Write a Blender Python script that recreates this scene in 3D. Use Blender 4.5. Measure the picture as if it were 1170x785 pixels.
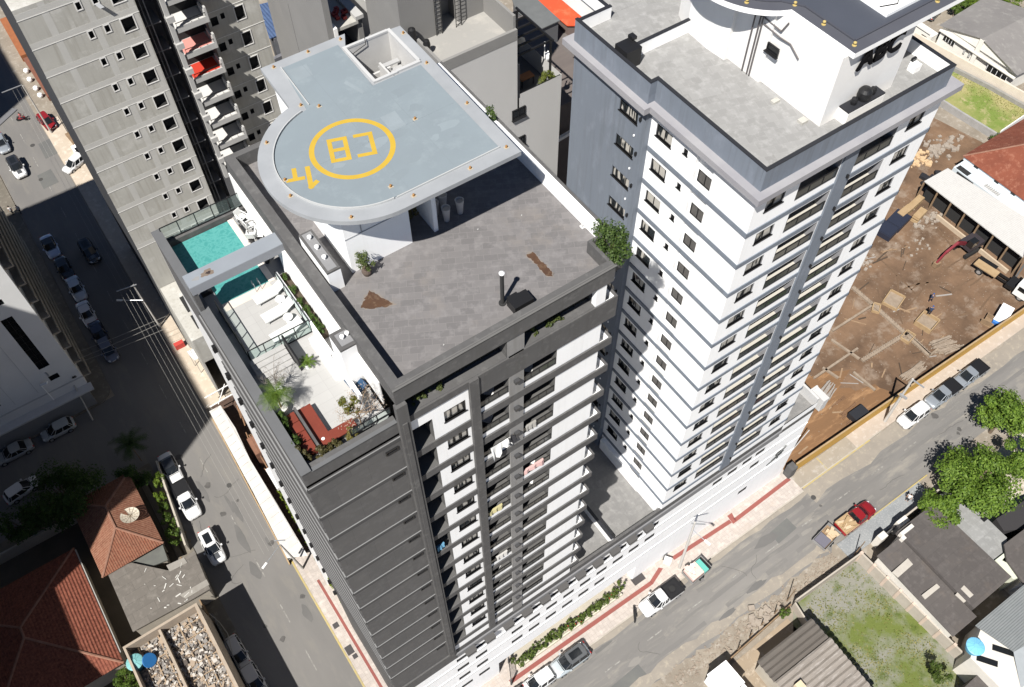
import bpy, bmesh, math, random
from mathutils import Vector, Matrix
random.seed(7)
R = math.radians
scene = bpy.context.scene
for o in list(bpy.data.objects): bpy.data.objects.remove(o)
COL = scene.collection

# ---------------------------------------------------------------- camera
F_PX, TILT, ROLL, YAW, CAM_H = 1041.35, 0.60037, 0.0108725, 0.5951075, 96.4
ct, st = math.cos(TILT), math.sin(TILT); cy_, sy_ = math.cos(YAW), math.sin(YAW); cr, sr = math.cos(ROLL), math.sin(ROLL)
W2C = Matrix(((cr,-sr,0),(sr,cr,0),(0,0,1))) @ Matrix(((1,0,0),(0,ct,st),(0,-st,ct))) @ Matrix(((cy_,-sy_,0),(sy_,cy_,0),(0,0,1)))
C2W = W2C.transposed()
cam_d = bpy.data.cameras.new('camera'); cam = bpy.data.objects.new('camera', cam_d); COL.objects.link(cam)
cam.matrix_world = Matrix.Translation((0, 0, CAM_H)) @ C2W.to_4x4()
cam_d.sensor_width = 36; cam_d.lens = F_PX / 1170 * 36; cam_d.clip_end = 3000; cam_d.clip_start = 1
scene.camera = cam

def G(px, py, z=0.0):
    """surveyed point: the place at height z seen at a picture position of the photograph"""
    d = C2W @ Vector(((px - 585) / F_PX, -(py - 392.5) / F_PX, -1.0))
    t = (z - CAM_H) / d.z
    return (d.x * t, d.y * t)

# ---------------------------------------------------------------- world and sun
KX, KY = 0.615, 0.36                      # metres a shadow travels per metre of height
w = bpy.data.worlds.new('World'); scene.world = w; w.use_nodes = True
nt = w.node_tree; nt.nodes.clear()
sky = nt.nodes.new('ShaderNodeTexSky'); sky.sky_type = 'NISHITA'; sky.sun_disc = False
elev = math.atan(1 / math.hypot(KX, KY))
sky.sun_elevation = elev
az = math.atan2(-KX, -KY)                 # compass direction of the sun, clockwise from +Y
sky.sun_rotation = az
sky.air_density = 0.75; sky.dust_density = 0.2; sky.altitude = 4000
bg = nt.nodes.new('ShaderNodeBackground'); bg.inputs[1].default_value = 0.06
wo = nt.nodes.new('ShaderNodeOutputWorld')
nt.links.new(sky.outputs[0], bg.inputs[0]); nt.links.new(bg.outputs[0], wo.inputs[0])
sl = bpy.data.lights.new('sun', 'SUN'); sl.energy = 5.0; sl.angle = R(0.55); sl.color = (1.0, 0.965, 0.91)
so = bpy.data.objects.new('sun', sl); COL.objects.link(so)
so.rotation_euler = Vector((-KX, -KY, 1)).to_track_quat('Z', 'Y').to_euler()
so.location = (0, 0, 150)
scene.view_settings.view_transform = 'Standard'; scene.view_settings.look = 'None'
scene.view_settings.exposure = 0.72; scene.view_settings.gamma = 1.0
try: scene.view_settings.use_curve_mapping = False
except Exception: pass

# ---------------------------------------------------------------- materials
MATS = {}
def lin(c): return tuple(c) + (1,)
def mat(name, c, rough=0.8, c2=None, scale=1.0, c3=None, scale2=None, bump=0.0, bscale=None, spec=0.3, metal=0.0, contrast=0.25, random_obj=False, stretch=None, streak=0.0):
    if name in MATS: return MATS[name]
    m = bpy.data.materials.new(name); m.use_nodes = True; t = m.node_tree; N = t.nodes; L = t.links
    p = N['Principled BSDF']; p.inputs['Roughness'].default_value = rough; p.inputs['Metallic'].default_value = metal
    p.inputs['Specular IOR Level'].default_value = spec
    geo = N.new('ShaderNodeNewGeometry'); src = geo.outputs['Position']
    if stretch:
        mp = N.new('ShaderNodeMapping'); mp.inputs['Scale'].default_value = stretch; L.new(src, mp.inputs[0]); src = mp.outputs[0]
    def noise(sc, det=5, rg=0.6):
        n = N.new('ShaderNodeTexNoise'); n.inputs['Scale'].default_value = sc; n.inputs['Detail'].default_value = det; n.inputs['Roughness'].default_value = rg
        L.new(src, n.inputs['Vector']); return n
    def ramp(v, lo, hi):
        r = N.new('ShaderNodeMapRange'); r.inputs[1].default_value = lo; r.inputs[2].default_value = hi; L.new(v, r.inputs[0]); return r.outputs[0]
    def mix(a, b, f):
        x = N.new('ShaderNodeMix'); x.data_type = 'RGBA'; L.new(f, x.inputs[0])
        for i, v in ((6, a), (7, b)):
            if isinstance(v, tuple): x.inputs[i].default_value = v
            else: L.new(v, x.inputs[i])
        return x.outputs[2]
    if c2 is None: c2 = tuple(max(0, v * 0.86) for v in c)
    out = mix(lin(c), lin(c2), ramp(noise(scale).outputs[0], 0.5 - contrast, 0.5 + contrast))
    if c3 is not None: out = mix(out, lin(c3), ramp(noise(scale2 or scale * 3, 8, 0.7).outputs[0], 0.52, 0.68))
    if streak:
        m2 = N.new('ShaderNodeMapping'); m2.inputs['Scale'].default_value = (2.2, 2.2, 0.12); L.new(geo.outputs['Position'], m2.inputs[0])
        n2 = N.new('ShaderNodeTexNoise'); n2.inputs['Scale'].default_value = 1.6; n2.inputs['Detail'].default_value = 6; L.new(m2.outputs[0], n2.inputs['Vector'])
        rr = ramp(n2.outputs[0], 0.50, 0.72); ml = N.new('ShaderNodeMath'); ml.operation = 'MULTIPLY'; ml.inputs[1].default_value = streak; L.new(rr, ml.inputs[0])
        out = mix(out, (c[0]*.62, c[1]*.60, c[2]*.56, 1), ml.outputs[0])
    L.new(out, p.inputs['Base Color'])
    if bump:
        b = N.new('ShaderNodeBump'); b.inputs['Strength'].default_value = bump; b.inputs['Distance'].default_value = 0.05
        L.new(noise(bscale or scale * 6, 6).outputs[0], b.inputs['Height']); L.new(b.outputs[0], p.inputs['Normal'])
    m['out'] = 0; MATS[name] = m; return m

def tile_mat(name, c, c2, mortar, sx, sy, ms=0.02, rough=0.75, offset=0.5, stain=None, stain_scale=0.4, rot=0.0, axis='XY', bump=0.0, contrast=(0.5,0.72)):
    if name in MATS: return MATS[name]
    m = bpy.data.materials.new(name); m.use_nodes = True; t = m.node_tree; N = t.nodes; L = t.links
    p = N['Principled BSDF']; p.inputs['Roughness'].default_value = rough; p.inputs['Specular IOR Level'].default_value = 0.25
    geo = N.new('ShaderNodeNewGeometry'); mp = N.new('ShaderNodeMapping'); L.new(geo.outputs['Position'], mp.inputs[0])
    mp.inputs['Rotation'].default_value = (R(90) if axis == 'XZ' else 0, 0, rot)
    if axis == 'YZ': mp.inputs['Rotation'].default_value = (R(90), 0, R(90))
    br = N.new('ShaderNodeTexBrick'); L.new(mp.outputs[0], br.inputs[0])
    br.offset = offset; br.inputs['Color1'].default_value = lin(c); br.inputs['Color2'].default_value = lin(c2); br.inputs['Mortar'].default_value = lin(mortar)
    br.inputs['Scale'].default_value = 1.0; br.inputs['Mortar Size'].default_value = ms; br.inputs['Brick Width'].default_value = sx; br.inputs['Row Height'].default_value = sy
    br.inputs['Bias'].default_value = 0.0
    out = br.outputs[0]
    def noise(sc, det=6, rg=0.65):
        n = N.new('ShaderNodeTexNoise'); n.inputs['Scale'].default_value = sc; n.inputs['Detail'].default_value = det; n.inputs['Roughness'].default_value = rg
        L.new(geo.outputs['Position'], n.inputs['Vector']); return n.outputs[0]
    for sc, amt, col in ((1.7, contrast, tuple(v * 1.35 for v in c)), (stain_scale, (0.55, 0.75), stain)):
        if col is None: continue
        r = N.new('ShaderNodeMapRange'); r.inputs[1].default_value = amt[0]; r.inputs[2].default_value = amt[1]; r.inputs[4].default_value = 0.75
        L.new(noise(sc), r.inputs[0]); x = N.new('ShaderNodeMix'); x.data_type = 'RGBA'
        L.new(r.outputs[0], x.inputs[0]); L.new(out, x.inputs[6]); x.inputs[7].default_value = lin(col); out = x.outputs[2]
    L.new(out, p.inputs['Base Color'])
    if bump:
        b = N.new('ShaderNodeBump'); b.inputs['Strength'].default_value = bump; b.inputs['Distance'].default_value = 0.03
        L.new(br.outputs['Fac'], b.inputs['Height']); b.invert = True; L.new(b.outputs[0], p.inputs['Normal'])
    MATS[name] = m; return m

def wave_mat(name, c, c2, period, direction='X', rough=0.7, c3=None, bump=0.6, rot=0.0):
    """corrugated sheet or pantiles: ribs as a bump with worn colour"""
    if name in MATS: return MATS[name]
    m = bpy.data.materials.new(name); m.use_nodes = True; t = m.node_tree; N = t.nodes; L = t.links
    p = N['Principled BSDF']; p.inputs['Roughness'].default_value = rough; p.inputs['Specular IOR Level'].default_value = 0.3
    geo = N.new('ShaderNodeNewGeometry'); wv = N.new('ShaderNodeTexWave'); wv.bands_direction = direction
    mp = N.new('ShaderNodeMapping'); mp.inputs['Rotation'].default_value = (0, 0, rot); L.new(geo.outputs['Position'], mp.inputs[0]); L.new(mp.outputs[0], wv.inputs[0])
    wv.inputs['Scale'].default_value = 0.31416 / period; wv.inputs['Distortion'].default_value = 0.15; wv.inputs['Detail'].default_value = 1
    def noise(sc):
        n = N.new('ShaderNodeTexNoise'); n.inputs['Scale'].default_value = sc; n.inputs['Detail'].default_value = 7; n.inputs['Roughness'].default_value = 0.7
        L.new(geo.outputs['Position'], n.inputs['Vector']); r = N.new('ShaderNodeMapRange'); r.inputs[1].default_value = 0.35; r.inputs[2].default_value = 0.65; L.new(n.outputs[0], r.inputs[0]); return r.outputs[0]
    def mix(a, b, f):
        x = N.new('ShaderNodeMix'); x.data_type = 'RGBA'; L.new(f, x.inputs[0])
        for i, v in ((6, a), (7, b)):
            if isinstance(v, tuple): x.inputs[i].default_value = v
            else: L.new(v, x.inputs[i])
        return x.outputs[2]
    out = mix(lin(c), lin(c2), noise(0.9))
    if c3: out = mix(out, lin(c3), noise(4.0))
    L.new(out, p.inputs['Base Color'])
    b = N.new('ShaderNodeBump'); b.inputs['Strength'].default_value = bump; b.inputs['Distance'].default_value = 0.12
    L.new(wv.outputs['Fac'], b.inputs['Height']); L.new(b.outputs[0], p.inputs['Normal'])
    MATS[name] = m; return m

def plain(name, c, rough=0.5, spec=0.4, metal=0.0, emit=None):
    if name in MATS: return MATS[name]
    m = bpy.data.materials.new(name); m.use_nodes = True; p = m.node_tree.nodes['Principled BSDF']
    p.inputs['Base Color'].default_value = lin(c); p.inputs['Roughness'].default_value = rough; p.inputs['Specular IOR Level'].default_value = spec; p.inputs['Metallic'].default_value = metal
    MATS[name] = m; return m

def leaf_mat(name, c, c2, c3=None):
    if name in MATS: return MATS[name]
    m = bpy.data.materials.new(name); m.use_nodes = True; t = m.node_tree; N = t.nodes; L = t.links
    p = N['Principled BSDF']; p.inputs['Roughness'].default_value = 0.55; p.inputs['Specular IOR Level'].default_value = 0.25
    geo = N.new('ShaderNodeNewGeometry'); x = N.new('ShaderNodeValToRGB'); e = x.color_ramp.elements
    e[0].color = lin(c); e[1].color = lin(c2)
    if c3: k = x.color_ramp.elements.new(0.85); k.color = lin(c3)
    L.new(geo.outputs['Random Per Island'], x.inputs[0]); L.new(x.outputs[0], p.inputs['Base Color'])
    p.inputs['Transmission Weight'].default_value = 0.0
    tr = N.new('ShaderNodeBsdfTranslucent'); L.new(x.outputs[0], tr.inputs[0]); ms = N.new('ShaderNodeMixShader'); ms.inputs[0].default_value = 0.42
    L.new(p.outputs[0], ms.inputs[1]); L.new(tr.outputs[0], ms.inputs[2]); L.new(ms.outputs[0], N['Material Output'].inputs[0])
    MATS[name] = m; return m

def glass_mat(name, tint=(0.02,0.024,0.026), curtain=0.0):
    """window glass over a dark room; some panes show a pale curtain behind"""
    if name in MATS: return MATS[name]
    m = bpy.data.materials.new(name); m.use_nodes = True; t = m.node_tree; N = t.nodes; L = t.links
    p = N['Principled BSDF']; p.inputs['Roughness'].default_value = 0.06; p.inputs['Specular IOR Level'].default_value = 0.5
    if curtain:
        geo = N.new('ShaderNodeNewGeometry'); mp = N.new('ShaderNodeMapping'); mp.inputs['Scale'].default_value = (1.6, 1.6, 0.35); L.new(geo.outputs['Position'], mp.inputs[0])
        n = N.new('ShaderNodeTexNoise'); n.inputs['Scale'].default_value = 1.3; n.inputs['Detail'].default_value = 1.5; L.new(mp.outputs[0], n.inputs['Vector'])
        r = N.new('ShaderNodeMapRange'); r.inputs[1].default_value = 0.66 - curtain * 0.3; r.inputs[2].default_value = 0.70 - curtain * 0.3; L.new(n.outputs[0], r.inputs[0])
        x = N.new('ShaderNodeMix'); x.data_type = 'RGBA'; L.new(r.outputs[0], x.inputs[0]); x.inputs[6].default_value = lin(tint); x.inputs[7].default_value = (0.42, 0.40, 0.36, 1)
        L.new(x.outputs[2], p.inputs['Base Color'])
    else: p.inputs['Base Color'].default_value = lin(tint)
    MATS[name] = m; return m

# ---------------------------------------------------------------- mesh building
ORG = {}
class MB:
    def __init__(s): s.v = []; s.f = []; s.m = []
    def face(s, pts, m=0):
        k = len(s.v); s.v += [tuple(p) for p in pts]; s.f.append(tuple(range(k, k + len(pts)))); s.m.append(m); return s
    def box(s, x0, y0, z0, x1, y1, z1, m=0):
        x0, x1 = sorted((x0, x1)); y0, y1 = sorted((y0, y1)); z0, z1 = sorted((z0, z1))
        k = len(s.v); s.v += [(x0,y0,z0),(x1,y0,z0),(x1,y1,z0),(x0,y1,z0),(x0,y0,z1),(x1,y0,z1),(x1,y1,z1),(x0,y1,z1)]
        for f in ((3,2,1,0),(4,5,6,7),(0,1,5,4),(1,2,6,5),(2,3,7,6),(3,0,4,7)): s.f.append(tuple(k + i for i in f)); s.m.append(m)
        return s
    def obox(s, cx, cy, z0, z1, lx, ly, ang, m=0):
        c, n = math.cos(ang), math.sin(ang); k = len(s.v)
        for z in (z0, z1):
            for a, b in ((-1,-1),(1,-1),(1,1),(-1,1)):
                u, v = a * lx / 2, b * ly / 2; s.v.append((cx + u * c - v * n, cy + u * n + v * c, z))
        for f in ((3,2,1,0),(4,5,6,7),(0,1,5,4),(1,2,6,5),(2,3,7,6),(3,0,4,7)): s.f.append(tuple(k + i for i in f)); s.m.append(m)
        return s
    def beam(s, p, q, wd, ht, m=0):
        """box from p to q (3-D), width wd sideways, ht upwards"""
        p, q = Vector(p), Vector(q); d = (q - p).normalized(); side = d.cross(Vector((0,0,1)))
        if side.length < 1e-4: side = Vector((1,0,0))
        side.normalize(); up = side.cross(d).normalized(); k = len(s.v)
        for e in (p, q):
            for a, b in ((-1,-1),(1,-1),(1,1),(-1,1)): s.v.append(tuple(e + side * a * wd / 2 + up * b * ht / 2))
        for f in ((3,2,1,0),(4,5,6,7),(0,1,5,4),(1,2,6,5),(2,3,7,6),(3,0,4,7)): s.f.append(tuple(k + i for i in f)); s.m.append(m)
        return s
    def prism(s, pts, z0, z1, m=0, mtop=None, bottom=True):
        a = sum(pts[i][0] * pts[(i+1) % len(pts)][1] - pts[(i+1) % len(pts)][0] * pts[i][1] for i in range(len(pts)))
        if a < 0: pts = pts[::-1]
        n = len(pts); k = len(s.v)
        za = z0 if callable(z0) else (lambda x, y: z0); zb = z1 if callable(z1) else (lambda x, y: z1)
        s.v += [(x, y, za(x, y)) for x, y in pts] + [(x, y, zb(x, y)) for x, y in pts]
        s.f.append(tuple(k + n + i for i in range(n))); s.m.append(m if mtop is None else mtop)
        if bottom: s.f.append(tuple(k + n - 1 - i for i in range(n))); s.m.append(m)
        for i in range(n):
            j = (i + 1) % n; s.f.append((k + i, k + j, k + n + j, k + n + i)); s.m.append(m)
        return s
    def tube(s, p, q, r, r2=None, seg=8, m=0, cap=True):
        p, q = Vector(p), Vector(q); d = (q - p).normalized(); r2 = r if r2 is None else r2
        a = d.orthogonal().normalized(); b = d.cross(a); k = len(s.v)
        for e, rr in ((p, r), (q, r2)):
            for i in range(seg):
                t = 2 * math.pi * i / seg; s.v.append(tuple(e + (a * math.cos(t) + b * math.sin(t)) * rr))
        for i in range(seg):
            j = (i + 1) % seg; s.f.append((k + i, k + j, k + seg + j, k + seg + i)); s.m.append(m)
        if cap: s.f.append(tuple(k + seg - 1 - i for i in range(seg))); s.m.append(m); s.f.append(tuple(k + seg + i for i in range(seg))); s.m.append(m)
        return s
    def lathe(s, cx, cy, prof, seg=16, m=0):
        k = len(s.v)
        for r, z in prof:
            for i in range(seg):
                t = 2 * math.pi * i / seg; s.v.append((cx + r * math.cos(t), cy + r * math.sin(t), z))
        for q in range(len(prof) - 1):
            for i in range(seg):
                j = (i + 1) % seg; a = k + q * seg; s.f.append((a + i, a + j, a + seg + j, a + seg + i)); s.m.append(m)
        s.f.append(tuple(k + (len(prof) - 1) * seg + i for i in range(seg))); s.m.append(m)
        s.f.append(tuple(k + seg - 1 - i for i in range(seg))); s.m.append(m)
        return s
    def poly_tube(s, pts, r, seg=5, m=0):
        for a, b in zip(pts, pts[1:]): s.tube(a, b, r, seg=seg, m=m)
        return s
    def facade(s, ox, oy, ux, uy, nx, ny, u0, u1, z0, z1, holes, m=0, mrev=None, mback=None):
        """wall sheet on the plane through (ox,oy); (ux,uy) runs along it and (nx,ny) points outwards; holes (u0,u1,z0,z1,depth) get reveals and a back wall"""
        mrev = m if mrev is None else mrev; mback = mrev if mback is None else mback
        U = sorted({u0, u1, *[h[0] for h in holes], *[h[1] for h in holes]}); Z = sorted({z0, z1, *[h[2] for h in holes], *[h[3] for h in holes]})
        U = [u for u in U if u0 <= u <= u1]; Z = [z for z in Z if z0 <= z <= z1]
        P = lambda u, z, d=0: (ox + ux * u - nx * d, oy + uy * u - ny * d, z)
        for a, b in zip(U, U[1:]):
            run = None
            for c, d in zip(Z, Z[1:]):
                mu, mz = (a + b) / 2, (c + d) / 2
                hit = any(h[0] < mu < h[1] and h[2] < mz < h[3] for h in holes)
                if hit:
                    if run is not None: s.face([P(a, run), P(b, run), P(b, c), P(a, c)], m); run = None
                elif run is None: run = c
            if run is not None: s.face([P(a, run), P(b, run), P(b, Z[-1]), P(a, Z[-1])], m)
        for a, b, c, d, dep in holes:
            s.face([P(a, c), P(a, c, dep), P(a, d, dep), P(a, d)], mrev); s.face([P(b, c, dep), P(b, c), P(b, d), P(b, d, dep)], mrev)
            s.face([P(a, c), P(b, c), P(b, c, dep), P(a, c, dep)], mrev); s.face([P(a, d, dep), P(b, d, dep), P(b, d), P(a, d)], mrev)
            s.face([P(a, c, dep), P(b, c, dep), P(b, d, dep), P(a, d, dep)], mback)
        return s
    def mesh(s, name, mats, off=(0,0,0)):
        me = bpy.data.meshes.new(name); me.from_pydata([(x - off[0], y - off[1], z - off[2]) for x, y, z in s.v], [], s.f)
        for mm in (mats if isinstance(mats, (list, tuple)) else [mats]): me.materials.append(mm)
        me.polygons.foreach_set('material_index', s.m); me.update(); return me
    def build(s, name, mats, parent=None, smooth=False):
        """world-coordinate mesh, linked as one object under parent"""
        off = ORG.get(parent.name, (0,0,0)) if parent else (0,0,0)
        o = bpy.data.objects.new(name, s.mesh(name, mats, off)); COL.objects.link(o)
        if smooth:
            for pl in o.data.polygons: pl.use_smooth = True
        if parent: o.parent = parent
        ORG[o.name] = off
        return o

def tag(o, label, cat, group=None, kind=None):
    if label: o['label'] = label
    if cat: o['category'] = cat
    if group: o['group'] = group
    if kind: o['kind'] = kind
    return o
def thing(name, label, cat, loc=(0,0,0), rz=0.0, group=None):
    o = bpy.data.objects.new(name, None); COL.objects.link(o); o.location = loc; o.rotation_euler = (0, 0, rz); o.empty_display_size = 0.3
    tag(o, label, cat, group); ORG[o.name] = tuple(loc); return o
def local(o): ORG[o.name] = (0, 0, 0); return o    # parts are given in the thing's own coordinates
def struct(name, mb, m): return tag(mb.build(name, m), None, None, kind='structure')
def inst(name, me, parent, loc=(0,0,0), rz=0.0):
    """part that shares mesh data with its twins"""
    off = ORG.get(parent.name, (0,0,0)); o = bpy.data.objects.new(name, me); COL.objects.link(o); o.parent = parent
    o.location = (loc[0] - off[0], loc[1] - off[1], loc[2] - off[2]); o.rotation_euler = (0, 0, rz); ORG[o.name] = (0,0,0); return o
def copy_tree(o, parent=None):
    c = o.copy(); COL.objects.link(c); ORG[c.name] = ORG.get(o.name, (0,0,0))
    if parent: c.parent = parent
    for ch in list(o.children): copy_tree(ch, c)
    return c
def arc(cx, cy, r, a0, a1, n): return [(cx + r * math.cos(R(a0 + (a1 - a0) * i / n)), cy + r * math.sin(R(a0 + (a1 - a0) * i / n))) for i in range(n + 1)]

# foliage: many small leaf faces in clumps through the crown's volume
def leaves(mb, cx, cy, cz, rx, ry, rz, n, size, clumps=18, rnd=None, m=0):
    rn = rnd or random
    cs = []
    for _ in range(clumps):
        while True:
            a, b, c = rn.uniform(-1,1), rn.uniform(-1,1), rn.uniform(-0.8,1)
            d = a*a + b*b + c*c
            if 0.15 < d < 1: break
        cs.append((cx + a*rx*0.85, cy + b*ry*0.85, cz + c*rz*0.8, rn.uniform(0.24, 0.42)))
    for i in range(n):
        c = cs[rn.randrange(clumps)]; k = c[3]
        a, b, d = rn.gauss(0,1), rn.gauss(0,1), rn.gauss(0,1); l = math.sqrt(a*a+b*b+d*d) or 1; q = rn.uniform(0.45, 1.05)
        p = Vector((c[0] + a/l*q*rx*k, c[1] + b/l*q*ry*k, c[2] + d/l*q*rz*k))
        nrm = Vector((a/l + rn.uniform(-.6,.6), b/l + rn.uniform(-.6,.6), abs(d/l) + rn.uniform(0,.9))).normalized()
        t = nrm.orthogonal().normalized(); t.rotate(Matrix.Rotation(rn.uniform(0, 6.28), 3, nrm)); u = nrm.cross(t); s = size * rn.uniform(0.6, 1.3)
        mb.face([p - t*s*0.5, p + u*s*0.28, p + t*s*0.5, p - u*s*0.28], m)
    return cs
# ---------------------------------------------------------------- shared materials
asph = mat('asphalt', (0.195,0.185,0.172), 0.9, (0.125,0.12,0.115), 0.16, (0.235,0.218,0.19), 0.45, bump=0.25, bscale=18, stretch=(0.4,1.6,1))
asph2 = mat('asphalt_street', (0.17,0.162,0.152), 0.9, (0.125,0.12,0.115), 0.12, (0.17,0.16,0.145), 0.4, bump=0.25, bscale=18, stretch=(1.6,0.4,1))
dust = mat('dusty_ground', (0.27,0.235,0.19), 0.95, (0.17,0.145,0.115), 0.25, (0.33,0.30,0.26), 1.2, bump=0.5, bscale=5)
walk = tile_mat('pale_paving', (0.40,0.355,0.32), (0.36,0.32,0.29), (0.29,0.255,0.23), 0.4, 0.4, 0.012, offset=0, stain=(0.36,0.30,0.25), stain_scale=0.6)
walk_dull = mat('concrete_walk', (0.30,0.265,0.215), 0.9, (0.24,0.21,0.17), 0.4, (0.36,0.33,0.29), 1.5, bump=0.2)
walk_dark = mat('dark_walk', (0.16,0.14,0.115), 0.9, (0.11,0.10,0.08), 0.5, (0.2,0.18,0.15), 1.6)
kerbm = mat('kerb_concrete', (0.40,0.37,0.32), 0.9, (0.30,0.27,0.23), 1.0)
yellow_k = mat('yellow_kerb', (0.42,0.32,0.09), 0.85, (0.30,0.26,0.17), 1.5, (0.34,0.31,0.25), 3)
tact = mat('red_tactile', (0.24,0.075,0.062), 0.85, (0.20,0.07,0.06), 1.5)
linem = mat('road_line', (0.27,0.26,0.24), 0.8, (0.14,0.133,0.124), 2.5, contrast=0.12)
gravel = mat('gravel', (0.25,0.26,0.26), 0.95, (0.18,0.19,0.20), 0.6, (0.34,0.34,0.335), 7, bump=0.8, bscale=12)
dirt = mat('site_dirt', (0.18,0.112,0.068), 0.95, (0.085,0.053,0.033), 0.2, (0.24,0.185,0.14), 0.3, bump=1.0, bscale=2.2, contrast=.16)
dirt_o = mat('orange_dirt', (0.195,0.105,0.05), 0.95, (0.13,0.075,0.04), 0.22, (0.31,0.18,0.09), 0.7, bump=0.9, bscale=3, stretch=(0.35,1.3,1))
grassy = mat('scrub_ground', (0.105,0.13,0.03), 0.95, (0.20,0.195,0.165), 0.2, (0.065,0.09,0.018), 0.7, bump=0.9, bscale=9, contrast=0.08)
lawn = mat('dry_lawn', (0.29,0.26,0.115), 0.95, (0.14,0.19,0.04), 0.16, (0.36,0.30,0.17), 0.5, bump=0.8, bscale=9, contrast=0.1)
white_p = mat('white_render', (0.87,0.87,0.865), 0.75, (0.81,0.81,0.805), 0.35, bump=0.05, streak=.13)
white_a = mat('white_render_worn', (0.76,0.75,0.73), 0.75, (0.68,0.665,0.64), 0.5, bump=0.05)
lilac = mat('blue_grey_render', (0.165,0.187,0.22), 0.75, (0.145,0.165,0.197), 0.25, (0.19,0.212,0.25), 0.7, bump=0.05, stretch=(1,1,0.5), streak=.35)
lilac_l = mat('cornice_render', (0.305,0.30,0.308), 0.75, (0.235,0.23,0.25), 0.5)
char = mat('charcoal_render', (0.098,0.096,0.094), 0.8, (0.078,0.076,0.076), 0.5, (0.122,0.119,0.116), 1.8, bump=0.1, streak=.3)
char_l = mat('grey_column_render', (0.25,0.245,0.238), 0.8, (0.21,0.205,0.20), 0.8, streak=.4)
blk = plain('black_metal', (0.012,0.012,0.013), 0.45)
blk_c = plain('black_cap', (0.018,0.019,0.023), 0.6)
drip = plain('zinc_drip', (0.19,0.19,0.19), 0.6)
conc = mat('raw_concrete', (0.42,0.41,0.375), 0.9, (0.35,0.34,0.31), 0.22, (0.48,0.47,0.44), 0.55, bump=0.1, streak=.45)
glass = glass_mat('window_glass', curtain=0.6); glass_d = glass_mat('dark_window_glass', (0.012,0.013,0.014))
glass_c = glass_mat('balcony_glass', (0.035,0.036,0.034), curtain=0.5)
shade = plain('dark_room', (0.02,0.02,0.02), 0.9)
steel = plain('galvanised_steel', (0.45,0.46,0.47), 0.4, metal=0.6)
concpole = mat('pole_concrete', (0.45,0.43,0.40), 0.85)
rubber = plain('tyre_rubber', (0.015,0.015,0.015), 0.85)
timber = mat('pale_timber', (0.36,0.26,0.15), 0.8, (0.28,0.19,0.10), 1.4)
brownw = mat('weathered_timber', (0.25,0.17,0.10), 0.9, (0.16,0.11,0.07), 1.5)

# ---------------------------------------------------------------- ground, roads, pavements
b = MB(); b.face([(-900,-900,0),(1300,-900,0),(1300,1600,0),(-900,1600,0)]); struct('ground', b, dust)
b = MB(); b.face([(-90,65.0,.004),(-7.8,65.0,.004),(-7.8,76.3,.004),(-90,76.3,.004)]); struct('side_street', b, asph2)
b = MB(); b.face([(-7.8,-60,.008),(0.6,-60,.008),(0.6,300,.008),(-7.8,300,.008)]); struct('street', b, asph2)
edge = []; rn = random.Random(3)
x = 0.6
while x < 52: edge.append((x, 11.7 + rn.uniform(-.5,.3), .012)); x += rn.uniform(.5,1.3)
b = MB(); b.face(edge + [(52,11.85,.012),(300,11.85,.012),(300,18.75,.012),(0.6,18.45,.012)]); struct('road', b, asph)
# worn lane marks
b = MB()
for i in range(9): y = 2 + i * 6.1; b.box(-2.76, y, .016, -2.64, y + 2.6, .018)
for i in range(14): y = 60 + i * 6.1; b.box(-2.7, y, .016, -2.6, y + 2.4, .018)
struct('street_markings', b, linem)
b = MB()
for i in range(10): xx = 16 + i * 5.6; b.box(xx, 15.45, .019, xx + 2.0, 15.57, .021)
struct('road_markings', b, linem)
for (x0,y0,x1,y1,c) in ((-3.5,116,-1.2,119.5,1),(-1.2,122,1,126,1),(46,15.5,49,17.2,0),(21,12.6,25,14.2,0)):
    b = MB(); b.face([(x0,y0,.022),(x1,y0+.2,.022),(x1-.1,y1,.022),(x0+.1,y1-.2,.022)]); struct('road_patch', b, mat('patch', (0.10,0.10,0.10), 0.9, (0.13,0.13,0.12), .5))
rw = random.Random(41)
pm = [mat('patch_dark', (0.105,0.102,0.098), 0.9, (0.13,0.125,0.12), .5), mat('patch_pale', (0.205,0.193,0.176), 0.95, (0.185,0.175,0.162), .8), mat('oil_stain', (0.06,0.057,0.054), .7, (0.10,0.095,0.09), 2)]
def irregular(cx, cy, rx, ry, z, n=18):
    ph = rw.uniform(0,6); return [(cx+rx*(1+.18*math.sin(3*t+ph)+rw.uniform(-.12,.12))*math.cos(t), cy+ry*(1+.2*math.sin(2*t+ph)+rw.uniform(-.12,.12))*math.sin(t), z) for t in [6.283*i/n for i in range(n)]]
for i in range(34):
    k = rw.choice((0,0,2,2,2)) if i%2 == 0 else rw.choice((0,1,1,2,2)); xx, yy = (rw.uniform(15,100), rw.uniform(12.6,17.8)) if i%2 else (rw.uniform(-6.8,-.3), rw.uniform(30,64))
    a, c = (rw.uniform(.5,1.8), rw.uniform(.15,.5)) if k != 2 else (rw.uniform(.15,.45),)*2
    if not i%2: a, c = c, a
    b = MB(); b.face(irregular(xx, yy, a, c, .0225+.0002*i)); struct('road_patch', b, pm[k])
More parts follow.
